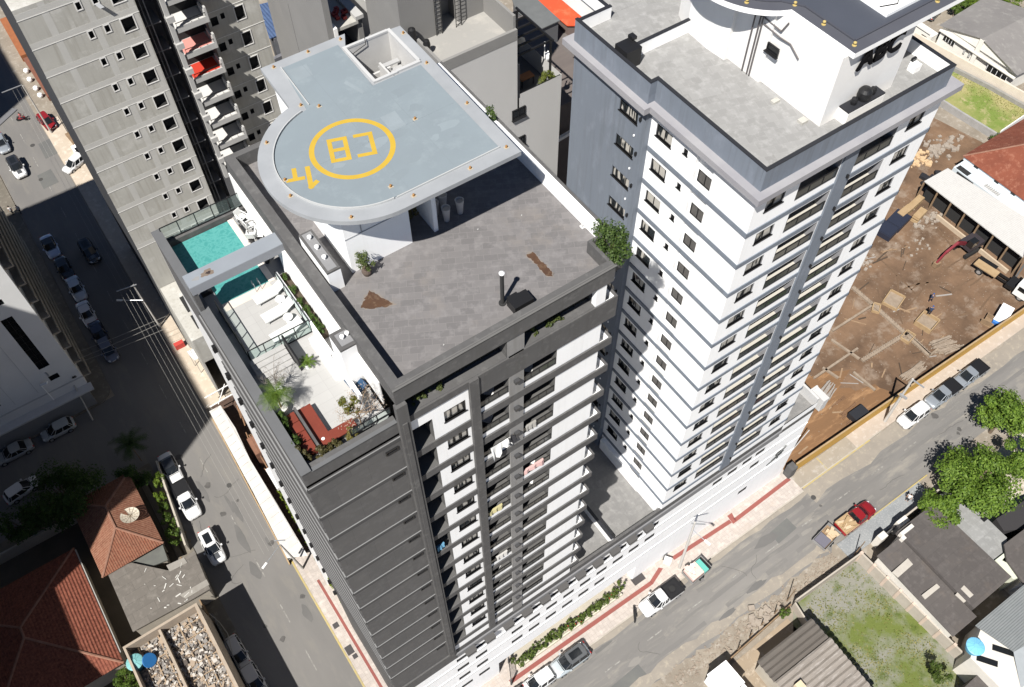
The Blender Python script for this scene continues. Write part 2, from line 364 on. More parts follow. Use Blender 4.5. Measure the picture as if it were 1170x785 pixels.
for (ya, off) in ((13.6,0),(14.9,0),(16.3,.1),(17.3,-.1)):
    b = MB(); n = 60; top = [(14+i*1.5, ya+off+.12*math.sin(i*.31+ya)+.22+rw.uniform(-.06,.06), .0205) for i in range(n)]; bot = [(14+i*1.5, ya+off+.12*math.sin(i*.31+ya)-.22+rw.uniform(-.06,.06), .0205) for i in range(n)]
    b.face(top[::-1]+bot[:0]) if False else [b.face([bot[i],bot[i+1],top[i+1],top[i]]) for i in range(n-1) if rw.random() < .8]; struct('tyre_wear', b, mat('tyre_wear', (0.165,0.157,0.147), 0.9, (0.13,0.125,0.12), .25, (0.20,0.19,0.172), .5, stretch=(.3,2,1)))
for i in range(12):
    x_, y_ = (rw.uniform(15,90), rw.uniform(12.4,17.8)) if i<7 else (rw.uniform(-6,-.6), rw.uniform(32,62)); pts = [(x_,y_)]; d_ = rw.uniform(0,6.28)
    for _ in range(9): d_ += rw.uniform(-.6,.6); pts.append((pts[-1][0]+.45*math.cos(d_), pts[-1][1]+.3*math.sin(d_)))
    b = MB()
    for p_, q_ in zip(pts, pts[1:]): b.beam((*p_,.031),(*q_,.031),.035,.002)
    struct('road_crack', b, pm[2])
# sand washed over the road edge
for k,(x0,x1,yc,hw,c) in enumerate(((14,53,18.3,.55,1),(53,110,18.0,1.5,1),(18,50,12.4,.8,0))):
    pts = []; n = 26
    for i in range(n + 1): pts.append((x0 + (x1-x0)*i/n, yc + hw * rn.uniform(.4,1), .026))
    for i in range(n, -1, -1): pts.append((x0 + (x1-x0)*i/n, yc - hw * rn.uniform(.4,1), .026))
    b = MB(); b.face(pts); struct('roadside_sand', b, mat('washed_sand', (0.27,0.24,0.20), 0.95, (0.20,0.18,0.155), 0.3, (0.31,0.275,0.22), 1.4, bump=.3))
b = MB(); b.box(1.0, 18.6, -.1, 52.8, 22.9, .12); struct('pavement', b, walk)
b = MB(); b.box(0.95, 18.45, -.1, 52.8, 18.6, .14); b.box(52.8, 18.85, -.1, 66, 18.98, .14); struct('kerb', b, kerbm)
b = MB(); b.box(53.0, 18.7, .13, 64, 18.86, .15); b.box(57, 18.98, .122, 57.15, 20.7, .126); struct('yellow_kerb_line', b, yellow_k)
b = MB(); b.box(52.8, 18.98, -.1, 62, 20.75, .118); struct('sandy_pavement', b, walk_dull)
b = MB(); b.box(62, 18.9, -.1, 120, 20.75, .118); struct('concrete_pavement', b, mat('pinkish_concrete', (0.40,0.34,0.285), .9, (0.33,0.28,0.23), .4, (0.45,0.40,0.35), 1.5))
b = MB(); T = .124
k1, k2, k3 = G(744.5,665.7,.12), G(755,650,.12), G(769,638,.12)
b.face([(13,20.0,T),(k1[0],k1[1]-.22,T),(k1[0],k1[1]+.22,T),(13,20.45,T)]); b.face([(k1[0],k1[1]-.22,T),(k2[0]+.25,k2[1]-.1,T),(k2[0]-.1,k2[1]+.25,T),(k1[0]-.05,k1[1]+.22,T)])
b.face([(k3[0],k3[1]-.22,T),(43.4,20.3,T),(43.4,20.75,T),(k3[0],k3[1]+.22,T)]); b.face([(43.4,20.1,T),(43.9,20.1,T),(44.2,21.2,T),(43.5,21.2,T)]); b.face([(43.9,20.1,T),(52.6,20.35,T),(52.6,20.8,T),(43.9,20.55,T)])
struct('red_tactile_strip', b, tact)
b = MB(); b.box(0.6, -20, -.1, 2.95, 44.6, .12); struct('side_pavement', b, walk)
b = MB(); b.box(0.42, -20, -.1, 0.62, 50, .15); struct('yellow_kerb', b, yellow_k)
b = MB(); b.face([(1.9,-20,T),(2.2,-20,T),(2.05,41,T),(1.75,41,T)]); struct('side_tactile_strip', b, tact)
b = MB(); b.box(0.7, 68, -.1, 3.4, 130, .12); struct('far_side_pavement', b, mat('sandy_paving', (0.47,0.40,0.32), .9, (0.38,0.32,0.25), .5, (0.54,0.48,0.40), 1.4))
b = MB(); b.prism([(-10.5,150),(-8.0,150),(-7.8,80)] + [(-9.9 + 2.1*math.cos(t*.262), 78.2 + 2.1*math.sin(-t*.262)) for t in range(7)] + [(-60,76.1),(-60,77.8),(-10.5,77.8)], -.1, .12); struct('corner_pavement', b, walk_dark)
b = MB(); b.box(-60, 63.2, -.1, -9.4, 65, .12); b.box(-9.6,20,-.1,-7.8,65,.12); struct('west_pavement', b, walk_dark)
b = MB(); b.box(51.2, 9.75, -.1, 64.5, 11.75, .10); struct('gravel_pavement', b, gravel)
b = MB(); b.box(55.8, 11.75, -.1, 66, 11.88, .13); struct('yellow_kerb_south', b, yellow_k)
# manhole covers
def manhole(loc, r=.32, z=.03):
    b = MB(); b.lathe(loc[0], loc[1], [(r, z - .02), (r, z), (r * .8, z + .003)], 18)
    tag(b.build('manhole_cover', mat('cast_iron', (0.06,0.058,0.055), .7)), loc[2], 'manhole cover', 'manhole covers in the streets')
manhole((-3.2,118.2,'round manhole cover just past the front of the small white car with a dark roof')); manhole((-1.9,126.0,'round manhole cover on the street between the red motorcycle and the white car'), .35)
manhole((-1.3,57.0,'small round manhole cover near the middle of the left street'), .3); manhole((53.2,17.3,'square-cut round manhole by the yellow kerb line'), .3)
# square access hatches in the pavement
def hatch(cx, cy, lx, ly, lab):
    b = MB(); b.box(cx-lx/2, cy-ly/2, .12, cx+lx/2, cy+ly/2, .135); b.box(cx-lx/2+.08, cy-ly/2+.08, .135, cx+lx/2-.08, cy+ly/2-.08, .14)
    tag(b.build('access_hatch', plain('iron_hatch', (.05,.045,.045), .6)), lab, 'access hatch', 'dark hatches in the pavement')
x,y = G(729,662); hatch(x,y,1.5,.85,'large dark hatch in the pavement between the hedge end and the white bin')
x,y = G(384,715); hatch(x,y,.6,.6,'smallest-looking dark hatch nearest the hedge on the narrow side pavement')
x,y = G(399.5,743); hatch(x,y,.75,1.0,'larger of the two neighbouring dark hatches on the narrow side pavement')
x,y = G(406,750); hatch(x,y,.5,.5,'small dark hatch right beside the larger hatch on the side pavement')

# construction site, scrub lots
b = MB(); b.face([(52.6,21.0,.03),(100.5,20.9,.03),(108,26,.03),(101,43,.03),(116,43.5,.03),(113,57,.03),(52.6,57,.03)]); struct('construction_site', b, dirt)
rn = random.Random(77); pts=[(52.9,21.1),(69,21.2)]+[(70.5+1.6*math.sin(i*.9)+rn.uniform(-1.3,1.3)-i*.28, 22+i*.62+rn.uniform(-.3,.3)) for i in range(22)]+[(62,36.5),(53,36)]
b = MB(); b.face([(px,py,.035) for px,py in pts]); struct('orange_earth', b, dirt_o)
b = MB(); b.face([(118.3,43.4,.03),(128.3,44.5,.03),(126,60,.03),(116,60,.03)]); struct('vacant_lawn', b, lawn)
b = MB(); b.face([(42.3,9.5,.03),(51.8,9.2,.03),(52.6,-5.6,.03),(46,-20,.03),(38,-20,.03),(38,5,.03)]); struct('vacant_lot', b, grassy)
b = MB(); b.face([(30.5,8.6,.03),(40.9,8.9,.03),(40.9,7.2,.03),(34,5,.03),(30.5,5,.03)]); struct('bare_yard', b, mat('bare_yard', (0.30,0.235,0.165), .95, (0.20,0.165,0.125), .3, (0.38,0.32,0.25), 1.2, bump=.4))
x0,y0 = 66,-6
b = MB(); b.face([(62.3,9.3,.03),(80,9.3,.03),(80,-10,.03),(62.3,-10,.03)]); struct('dusty_yard', b, mat('pale_yard', (0.45,0.41,0.34), .95, (0.36,0.31,0.25), .3, (0.55,0.52,0.46), 1.0, bump=.4))
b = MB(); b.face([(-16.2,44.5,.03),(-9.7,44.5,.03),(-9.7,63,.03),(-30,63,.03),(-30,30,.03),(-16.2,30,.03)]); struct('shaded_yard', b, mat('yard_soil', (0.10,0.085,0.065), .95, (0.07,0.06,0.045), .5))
# loose grass blades in clumps on the vacant lots (nobody could count them)
b = MB(); rn = random.Random(11)
for _ in range(5200):
    if rn.random() < .62:
        x, y = rn.uniform(42.5, 51.5), rn.uniform(-6, 9.2)
        if rn.random() < .75 and math.sin(x*1.3)+math.cos(y*1.1+x*.4) < .25: continue
    else:
        x, y = rn.uniform(118.5,127), rn.uniform(44,57)
        if x + rn.gauss(0,1.6) < 123.5: continue
    h = rn.uniform(.05,.16); a = rn.uniform(0,6.28); dx, dy = math.cos(a)*.08, math.sin(a)*.08
    b.face([(x-dx,y-dy,.03),(x+dx,y+dy,.03),(x+dy*1.6,y-dx*1.6,h)])
tag(b.build('grass', leaf_mat('grass_leaf', (0.08,0.11,0.02), (0.20,0.22,0.05), (0.30,0.27,0.10))), None, None, kind='stuff')
# pebbles and rubble scattered along the road edge
b = MB(); rn = random.Random(5)
for _ in range(900):
    x = rn.uniform(24, 50); y = 10.6 + rn.gauss(0,.55)
    if y > 12 or y < 9.6: continue
    s = rn.uniform(.03,.13) * (2 if rn.random() < .04 else 1); b.obox(x, y, .0, s*.9, s, s*1.3, rn.uniform(0,3))
for _ in range(1300):
    x, y = rn.uniform(54, 100), rn.uniform(22, 44); s = rn.uniform(.02,.085)
    if x < 78 and rn.random() < .5: continue
    b.obox(x, y, .02, s*.7, s, s*1.4, rn.uniform(0,3))
rsd = random.Random(303)
for i in range(70):
    x, y = rsd.uniform(53.5, 92), rsd.uniform(21.6, 46)
    if x > 84 and y < 31 and rsd.random() < .8: continue
    b.obox(x, y, .03, .03+rsd.uniform(.04,.14), rsd.uniform(.6,2.8), rsd.uniform(.07,.2), rsd.uniform(-.5,.5) if rsd.random()<.6 else rsd.uniform(0,3.1), rsd.choice((1,1,2,3)))
tag(b.build('rubble', [mat('rubble_stone', (0.30,0.25,0.20), .95, (0.20,0.16,0.125), 2), mat('debris_wood',(.30,.21,.13),.9,(.2,.13,.08),2), mat('debris_dark',(.07,.05,.035),.9), mat('debris_grey',(.30,.28,.26),.9)]), None, None, kind='stuff')

# wheel ruts and trenches in the site earth
rut = mat('rut_earth', (0.10,0.062,0.038), .95, (0.14,0.09,0.055), .8, bump=.6, bscale=5); berm = mat('berm_earth', (0.25,0.175,0.115), .95, (0.19,0.125,0.08), .9, bump=.8, bscale=4)
rr_ = random.Random(71)
for i in range(15):
    x0_, y0_ = rr_.uniform(80,97), rr_.uniform(24,36); dr = rr_.choice((.1,.25,-.15,1.3)) + rr_.uniform(-.2,.2); L_ = rr_.uniform(3,8); cv = rr_.uniform(-.08,.08); pts = []
    for k in range(12): a_ = dr + cv*k; pts.append((x0_, y0_)); x0_ += L_/12*math.cos(a_); y0_ += L_/12*math.sin(a_)
    b = MB()
    for p_, q_ in zip(pts, pts[1:]): b.beam((*p_,.036),(*q_,.036), rr_.uniform(.14,.34), .01)
    struct('wheel_rut', b, rut)
# ================================================================ shared building parts
WIN = {}
def window_mesh(wd, ht, mull=1, kind='slide', sill=True):
    """frame + pane meshes, local: x along wall, -y outwards, z up, origin lower left"""
    k = (wd, ht, mull, kind, sill)
    if k in WIN: return WIN[k]
    f = MB(); t = .06
    f.box(0,-.03,0,wd,.06,t); f.box(0,-.03,ht-t,wd,.06,ht); f.box(0,-.03,t,t,.06,ht-t); f.box(wd-t,-.03,t,wd,.06,ht-t)
    for i in range(mull): x = wd*(i+1)/(mull+1); f.box(x-.025,-.02,t,x+.025,.05,ht-t)
    if sill: f.box(-.06,-.16,-.06,wd+.06,.02,0)
    p = MB()
    if kind == 'louvre':
        n = int(ht/.09)
        for i in range(n): z = t+.02+i*(ht-2*t)/n; p.beam((t,.03,z),(wd-t,.03,z),.012,.06)
        p.box(t,.05,t,wd-t,.058,ht-t)
    else: p.face([(t,.03,t),(wd-t,.03,t),(wd-t,.03,ht-t),(t,.03,ht-t)])
    fm = f.mesh('window_frame_mesh', blk); pm = p.mesh('window_pane_mesh', plain('louvre_metal',(.09,.085,.08),.5) if kind=='louvre' else (glass_d if kind == 'small' else glass))
    WIN[k] = (fm, pm); return WIN[k]
def add_window(parent, x, y, z, wd, ht, rz=0.0, mull=1, kind='slide', sill=True, name='window', depth=.10):
    fm, pm = window_mesh(round(wd,2), round(ht,2), mull, kind, sill)
    ix, iy = -math.sin(rz)*depth, math.cos(rz)*depth
    w_ = inst(name, fm, parent, (x+ix, y+iy, z), rz); inst('shutter' if kind=='louvre' else 'pane', pm, w_, (0,0,0)); return w_

# ================================================================ dark tower with roof helipad
S = 2.88
YF = 21.56
TA = thing('apartment_tower', 'dark grey and white apartment tower with a blue-grey helipad and a pool terrace on top', 'tower', (2.5, 21.56, 0))
dg = tile_mat('dark_plaster', (0.092,0.090,0.089), (0.102,0.099,0.097), (0.07,0.068,0.068), 1.9, 2.88, 0.008, axis='XZ', stain=(0.125,0.121,0.117), stain_scale=0.8)
rows = [53.47 - S*k for k in range(13)]
holes = []
for z in rows:
    holes += [(8.32,9.6,z,z+2.23,1.3), (10.3,11.62,z+1.18,z+2.22,.14), (12.42,14.35,z+.42,z+2.20,1.35), (15.28,17.55,z+.42,z+2.20,1.35)]
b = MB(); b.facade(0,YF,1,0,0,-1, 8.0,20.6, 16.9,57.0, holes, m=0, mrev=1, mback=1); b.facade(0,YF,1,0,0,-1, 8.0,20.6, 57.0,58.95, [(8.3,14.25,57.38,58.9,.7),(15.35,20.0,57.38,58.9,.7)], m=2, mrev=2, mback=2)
b.face([(20.6,YF,16.9),(20.6,40,16.9),(20.6,40,58.95),(20.6,YF,58.95)]); b.face([(20.6,40,0),(2.5,40,0),(2.5,40,52),(20.6,40,52)][::-1]); b.face([(20.6,40,50),(8.2,40,50),(8.2,40,59.2),(20.6,40,59.2)])
b.face([(8.2,34.4,0),(8.2,40,0),(8.2,40,56),(8.2,34.4,56)])
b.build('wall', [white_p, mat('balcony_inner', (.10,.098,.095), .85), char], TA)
# dark side wing: front panels between drip ledges, left flank, shaft below the pool terrace
b = MB(); b.box(2.5,YF,16.76,7.75,34.4,56.2); b.box(2.5,34.4,52.2,8.2,40.0,56.0); b.build('dark_wall', [dg], TA)
b = MB()
for k in range(13):
    z = 55.85 - S*k - (0.0 if k == 0 else .45)
    if k == 0: z = 55.85
    b.box(2.45,YF-.05,z-.03,7.72,YF,z+.015); b.box(2.42,YF-.05,z-.03,2.5,34.4,z+.015)
b.build('drip_ledge', drip, TA)
b = MB()
for k in range(13):
    z = 55.85 - S*k - (0.0 if k == 0 else .45)
    b.box(2.46,YF-.03,z-.38,7.72,YF,z-.03)  # dark strip below each ledge paints the shade under it
    b.box(2.44,YF,z-.38,2.5,34.4,z-.03); b.box(2.42,YF,z-1.35,2.5,34.4,z-1.25); b.box(2.42,YF,z-1.9,2.5,34.4,z-1.8)
b.build('shadow_joint', mat('joint_and_shade_plaster', (.066,.065,.065), .85), TA)
ac = MB(); ac.box(0,-.28,0,.22,0,.42); ac.box(-.05,-.3,-.06,.27,0,-.02); acm = ac.mesh('bracket_mesh', blk)
for k in range(15): inst('wall_bracket', acm, TA, (2.5, 33.3, 54.0 - S*k), -math.pi/2)
for k in range(13): add_window(TA, 6.75, YF, 54.72-S*k, .72, .38, 0, 0, 'small', False, depth=-.035)
# dark edge column, second column, grey column
b = MB(); b.box(7.7,YF-.30,16.9,8.3,YF+.02,58.9); b.box(7.85,YF-.36,16.9,8.12,YF-.30,57.3); b.build('corner_column', char, TA)
b = MB(); b.box(11.84,YF-.22,16.9,12.4,YF-.003,57.36); b.build('column', char, TA)
b = MB(); b.box(14.35,YF-.10,16.9,15.28,YF-.003,57.36); b.box(14.3,YF-.02,57.36,15.35,YF+.02,58.9); b.build('grey_column', char_l, TA)
# floor bands with the balcony returns round the right corner
def band(z0, z1, x0, wrap=True):
    b = MB(); b.box(x0,YF-.11,z0,20.5,YF-.003,z1)
    if wrap:
        b.box(20.5,YF-.11,z0,21.45,YF-.02,z1); b.box(21.28,YF-.02,z0,21.45,YF+1.65,z1); b.box(20.6,YF+1.5,z0,21.28,YF+1.65,z1)
    o = b.build('floor_band', char, TA)
    if wrap:
        c = MB(); c.box(20.62,YF-.018,z0+.02,21.26,YF+.03,z1-.04); c.box(21.22,YF-.018,z0+.02,21.278,YF+1.49,z1-.04); c.box(20.6,YF,z0-.12,21.4,YF+1.5,z0+.0)
        c.build('parapet_lining', white_p, o)
for k, z in enumerate(rows):
    b = MB(); b.box(8.3,YF-.08,z-.66,11.84,YF-.003,z); o = b.build('floor_band', char, TA)
    band(z-.68, z, 12.4)
band(55.53, 57.36, 12.4); b = MB(); b.box(8.3,YF-.12,56.78,11.84,YF-.003,57.36); b.build('floor_band', char, TA)
# balcony fronts and doors, air conditioners
rail1 = MB(); w1 = 1.93
def rail_mesh(wd):
    r = MB(); r.box(0,.04,.0,wd,.08,.05); r.box(0,.03,.52,wd,.09,.58)
    for i in range(int(wd/.65)+2): x = min(wd-.04, i*wd/(int(wd/.65)+1)); r.box(x,.04,.05,x+.04,.08,.52)
    r.box(0,.055,.05,wd,.065,.52, 1)
    return r.mesh('railing_mesh', [blk, plain('railing_glass',(.05,.055,.055),.08)])
def door_mesh(wd, ht):
    d = MB(); d.face([(0,0,0),(wd,0,0),(wd,0,ht),(0,0,ht)],1)
    for i in range(4): x = wd*i/3; d.box(max(0,x-.03),-.05,0,min(wd,x+.03),0,ht)
    d.box(0,-.05,ht-.06,wd,0,ht); return d.mesh('door_mesh', [blk, glass_c])
rm = {a: rail_mesh(a) for a in (1.93, 2.27, 1.28)}; dm = {a: door_mesh(a, 1.62) for a in (1.93, 2.27)}; dm[1.28] = door_mesh(1.28, 2.2)
acu = MB(); acu.box(0,-.22,0,.3,0,.26); acu.lathe(.3,-.301,[(.0,0)],4) if False else None
acum = acu.mesh('ac_mesh', plain('ac_dark',(.05,.05,.052),.5))
sofa = MB(); sofa.box(0,0,0,1.1,.5,.35); sofa.box(0,.38,.35,1.1,.5,.7); sofm = sofa.mesh('sofa_mesh', plain('outdoor_sofa',(.62,.60,.56),.8))
rn = random.Random(2)
for k, z in enumerate(rows):
    for x, wd in ((12.42,1.93),(15.28,2.27)):
        inst('balcony_railing', rm[wd], TA, (x, YF, z+.42)); inst('balcony_door', dm[wd], TA, (x, YF+1.34, z+.43))
    inst('balcony_door', dm[1.28], TA, (8.32, YF+1.29, z+.01))
    add_window(TA, 10.3, YF, z+1.18, 1.32, 1.04, 0, 2)
    inst('ac_unit', acum, TA, (14.6, YF-.1, z+1.3))
# furniture that can be seen on some balconies stands there as things of its own
def simple_chair(name, loc, rz, m, lab, grp):
    t = local(thing(name, lab, 'balcony chair', loc, rz, grp)); s = MB(); s.box(-.3,-.3,.3,.3,.3,.42); s.build('seat', m, t)
    s = MB(); s.box(-.3,.22,.42,.3,.3,.85); s.build('backrest', m, t); s = MB()
    for a in (-.26,.22):
        for c in (-.26,.22): q = MB(); q.box(a,c,0,a+.05,c+.05,.3); q.build('leg', m, t)
    return t
wf = plain('white_furniture',(.72,.71,.69),.7)
for k,x,nm in ((0,16.1,'white chair behind the glass of the topmost right-hand balcony of the dark tower'),(0,13.5,'white chair on the topmost left-hand balcony of the dark tower'),(1,13.3,'white chair on the left-hand balcony just above the hanging laundry'),(5,16.4,'white chair on the right-hand balcony six floors down the dark tower'),(4,16.5,'white chair on the right-hand balcony five floors down the dark tower'),(7,13.2,'white chair on the left-hand balcony eight floors down the dark tower'),(9,13.6,'white chair on the left-hand balcony ten floors down the dark tower')):
    simple_chair('balcony_chair', (x, YF+.75, rows[k]+.01), rn.uniform(-1,1), wf, nm, 'chairs on the dark tower balconies')
# laundry hung over the third balcony
b = MB(); n = 14
lx0, lx1, lz = 12.9, 14.3, rows[2]+1.45
for i in range(n):
    for j in range(7):
        def P(i,j):
            t = i/n; s_ = j/7; d = .12*math.sin(t*17+s_*2)+.05*math.sin(t*31); drop = (.75+.45*math.sin(t*5+1))*s_
            return (lx0+(lx1-lx0)*t, YF-.16-d*s_-.25*s_, lz-drop)
        b.face([P(i,j),P(i+1,j),P(i+1,j+1),P(i,j+1)])
tag(b.build('laundry', plain('white_cloth',(.62,.62,.60),.9)), 'crumpled white sheet hung over a balcony three floors below the dark tower roof', 'laundry')
b = MB()
for i in range(8): t=i/8; b.face([(14.1+.5*t,YF-.2-.1*math.sin(t*9),lz+.05),(14.1+.5*(t+.125),YF-.2-.1*math.sin(t*9+1),lz+.05),(14.2+.5*(t+.125),YF-.32,lz-.7),(14.2+.5*t,YF-.32,lz-.7)])
tag(b.build('dark_cloth', plain('dark_cloth',(.03,.03,.035),.9)), 'black cloth hanging beside the white sheet on the balcony', 'laundry')

def hung(x0, x1, z, c, lab, nm, drop=.55):
    b = MB(); n = 8; r_ = random.Random(int(x0*10+z))
    ks = [r_.uniform(.5,1)*drop for _ in range(n+1)]
    for i in range(n):
        a_, c_ = x0+(x1-x0)*i/n, x0+(x1-x0)*(i+1)/n; ya, yb = YF-.03-.05*math.sin(i*2.1), YF-.03-.05*math.sin((i+1)*2.1)
        b.face([(a_,ya,z),(c_,yb,z),(c_,yb-.06,z-ks[i+1]),(a_,ya-.06,z-ks[i])]); b.face([(a_,ya,z),(c_,yb,z),(c_,YF+.12,z-.02),(a_,YF+.12,z-.02)])
    tag(b.build('laundry', plain(nm, c, .9)), lab, 'laundry')
hung(15.4,17.0,rows[4]+1.06,(.55,.36,.34),'pale pink clothes over a right-hand balcony rail two floors below the white sheet','pink_cloth')
hung(12.6,13.7,rows[5]+1.06,(.42,.38,.20),'yellowish towel over a left-hand balcony rail three floors below the white sheet','yellow_cloth')
hung(8.5,9.1,rows[5]+.8,(.10,.25,.38),'light blue towel in the corner balcony beside the dark edge column','blue_cloth')
hung(15.5,16.3,rows[2]+1.06,(.28,.27,.25),'grey clothes on the right-hand balcony level with the white sheet','grey_cloth')
hung(13.0,14.0,rows[8]+1.06,(.45,.44,.42),'off-white towel over a left-hand balcony rail far below the white sheet','pale_cloth')
# penthouse glazing under the roof
for x0,x1 in ((8.35,14.2),(15.4,19.95)):
    g = MB(); g.face([(x0,YF+.66,57.4),(x1,YF+.66,57.4),(x1,YF+.66,58.88),(x0,YF+.66,58.88)],1); n = 5
    for i in range(n+1): x = x0+(x1-x0)*i/n; g.box(x-.03,YF+.60,57.4,x+.03,YF+.66,58.88)
    g.build('penthouse_glazing', [blk, glass_mat('penthouse_glass',(.028,.026,.022))], TA)
b = MB(); b.box(19.95,YF-.03,57.36,20.62,YF+.3,58.95); b.build('white_pier', white_p, TA)
for x in (9.0,9.7,10.3,16.3,17.2,17.8):
    b = MB(); rn2 = random.Random(int(x*10)); leaves(b, x, YF+.38, 57.65, .33,.2,.4, 130, .12, 5, rn2); b.build('window_plant', leaf_mat('indoor_leaf',(.05,.08,.02),(.12,.13,.04)), TA)

# roof slab, parapets
RZ = 59.3
roof_tile = tile_mat('stamped_roof_paving', (0.158,0.150,0.149), (0.128,0.122,0.122), (0.175,0.166,0.163), 0.75, 0.42, 0.012, stain=(0.215,0.192,0.172), stain_scale=.33, rot=.5)
ro = [(7.8,21.46),(21.0,21.46),(21.0,23.6),(22.25,23.6),(22.25,40.2),(7.8,40.2)]
b = MB(); b.prism(ro, 58.95, RZ, 0, 1); b.build('roof', [char, roof_tile], TA)
par = MB(); par.box(7.8,21.46,RZ,21.0,21.95,60.2); par.box(7.8,21.95,RZ,8.35,40.2,60.2); par.box(21.85,23.6,RZ,22.25,40.2,60.2); par.box(8.35,39.8,RZ,21.85,40.2,60.2); par.box(20.8,21.95,RZ,21.0,23.6,60.2); par.box(21.0,23.4,RZ,22.25,23.6,60.2)
par.build('parapet', char, TA)
par = MB(); par.box(21.80,23.7,RZ+.003,21.847,39.7,60.15); par.box(21.847,23.65,60.15,22.05,40.15,60.215); par.build('parapet_lining', white_p, TA)
b = MB(); b.box(7.76,21.40,60.2,21.04,21.5,60.225); b.box(8.0,21.55,60.201,20.9,21.62,60.212); b.build('parapet_flashing', mat('flashing',(.13,.127,.122),.6), TA)
b = MB(); b.box(7.74,23.0,57.0,7.8,40.2,59.0); b.build('terrace_side_wall', white_a, TA)
# repaired stains on the roof: bare brown mortar
def blotch(name, cx, cy, z, rx, ry, ang, m, parent, lab=None, seed=1, n=40):
    r_ = random.Random(seed); b = MB(); pts = []
    for i in range(n):
        t = 2*math.pi*i/n; q = 1 + .16*math.sin(3*t+seed) + .1*math.sin(7*t+2*seed) + r_.uniform(-.05,.05)
        u, v = rx*q*math.cos(t), ry*q*math.sin(t); pts.append((cx+u*math.cos(ang)-v*math.sin(ang), cy+u*math.sin(ang)+v*math.cos(ang), z))
    b.face(pts); return b.build(name, m, parent)
brm = mat('bare_mortar', (0.085,0.045,0.025), .95, (0.055,0.03,0.02), 1.2, (0.13,0.085,0.055), 3)
def jag(pts, seed, amp=.05):
    r_ = random.Random(seed); out = []
    for p_, q_ in zip(pts, pts[1:]+pts[:1]):
        L_ = math.hypot(q_[0]-p_[0], q_[1]-p_[1]); n = max(2, int(L_/.09))
        for k in range(n): out.append((p_[0]+(q_[0]-p_[0])*k/n+r_.gauss(0,amp*.5), p_[1]+(q_[1]-p_[1])*k/n+r_.gauss(0,amp*.5)))
    return out
def stain(px_pts, seed):
    w_ = [G(x,y,RZ+.004) for x,y in px_pts]; cx_ = sum(p[0] for p in w_)/len(w_); cy__ = sum(p[1] for p in w_)/len(w_)
    b = MB(); b.face([(x,y,RZ+.003) for x,y in jag([(cx_+(x-cx_)*1.10, cy__+(y-cy__)*1.10) for x,y in w_], seed+1, .10)]); o_ = b.build('roof_stain', mat('stain_edge',(.20,.172,.148),.95,(.165,.148,.135),2), TA)
    b = MB(); b.face([(x,y,RZ+.006) for x,y in jag(w_, seed)]); b.build('bare_patch', brm, o_)
p1 = [(422,332),(437,340),(450,347),(441,351),(433,350),(425,353),(412.5,352),(415,344),(420,337)]
stain(p1, 3)
p2 = [(602,290),(608,288),(613,291),(617,298),(624,303),(631,311),(631,316),(624,315),(617,308),(611,300),(604,295)]
stain(p2, 5)
stain([(359,293),(364,293),(367,296),(372,298),(369,302),(362,304),(358,300)], 9)
# black box with a flue pipe
t = thing('roof_flue', 'black metal box with an upright flue pipe and white cap on the tower roof', 'flue', (15.4,23.4,RZ))
b = MB(); b.box(15.35,22.35,RZ,16.5,23.1,RZ+.55); b.box(15.5,23.1,RZ,16.1,23.35,RZ+.35); b.build('box', blk, t)
b = MB(); b.tube((15.25,23.35,RZ),(15.25,23.35,RZ+2.4),.105,seg=14); b.tube((15.25,23.35,RZ),(15.25,23.35,RZ+.08),.2,seg=14); b.build('pipe', plain('flue_black',(.03,.03,.03),.5), t)
b = MB(); b.lathe(15.25,23.35,[(.15,RZ+2.4),(.15,RZ+2.46),(.09,RZ+2.53),(.02,RZ+2.58)],16); b.build('cap', plain('flue_cap',(.75,.75,.75),.35), t)
for px,py,lab in ((546,262,'tiny white scrap in the middle of the dark tower roof'),(596,246,'tiny white scrap towards the white parapet of the dark tower roof'),(507,394,'tiny white scrap near the front edge of the dark tower roof')):
    x,y = G(px,py,RZ); b = MB(); b.obox(x,y,RZ,RZ+.02,.08,.05,.5); tag(b.build('paper_scrap', plain('scrap_white',(.38,.38,.37),.8)), lab, 'litter', 'scraps on the dark tower roof')
# small roof drain cover
x,y = G(666,259,RZ)
b = MB(); b.box(x-.14,y-.12,RZ,x+.14,y+.12,RZ+.06); b.box(x-.09,y-.07,RZ+.06,x+.09,y+.07,RZ+.10,1); tag(b.build('roof_outlet',[white_a, plain('drain_grey',(.3,.3,.3),.6)]),'small white square roof outlet near the planted corner of the parapet','roof outlet')
# vent boxes along the pool side parapet: dark rim, grey top, white mushroom vents
def ventbox(x0,y0,x1,y1,zt,vents,lab,rim=False):
    t = thing('vent_shaft', lab, 'vent shaft', ((x0+x1)/2,(y0+y1)/2,56.2), group='vent shafts beside the roof parapet')
    b = MB(); b.box(x0,y0,56.2,x1,y1,zt); b.build('shaft', [white_p], t)
    b = MB(); b.box(x0,y0,zt,x1,y1,zt+.12); b.build('rim', char, t)
    m_ = .12 if not rim else .2
    b = MB(); b.box(x0+m_,y0+m_,zt+.12,x1-m_,y1-m_,zt+.14); b.build('top', mat('vent_top',(.22,.22,.225),.8), t)
    for vx,vy in vents:
        b = MB(); b.lathe(vx,vy,[(.05,zt+.14),(.05,zt+.3),(.12,zt+.3),(.11,zt+.38),(.03,zt+.42)],12); b.build('vent', white_p, t)
ventbox(8.45,28.9,9.2,32.0,60.75,[(8.8,31.4),(8.8,30.6),(8.8,29.8)],'long grey-topped vent shaft with three white vents beside the terrace')
ventbox(6.95,25.1,8.1,26.3,59.7,[(7.4,25.7),(7.7,25.75)],'dark-rimmed vent shaft with two white vents above the terrace stairs', True)

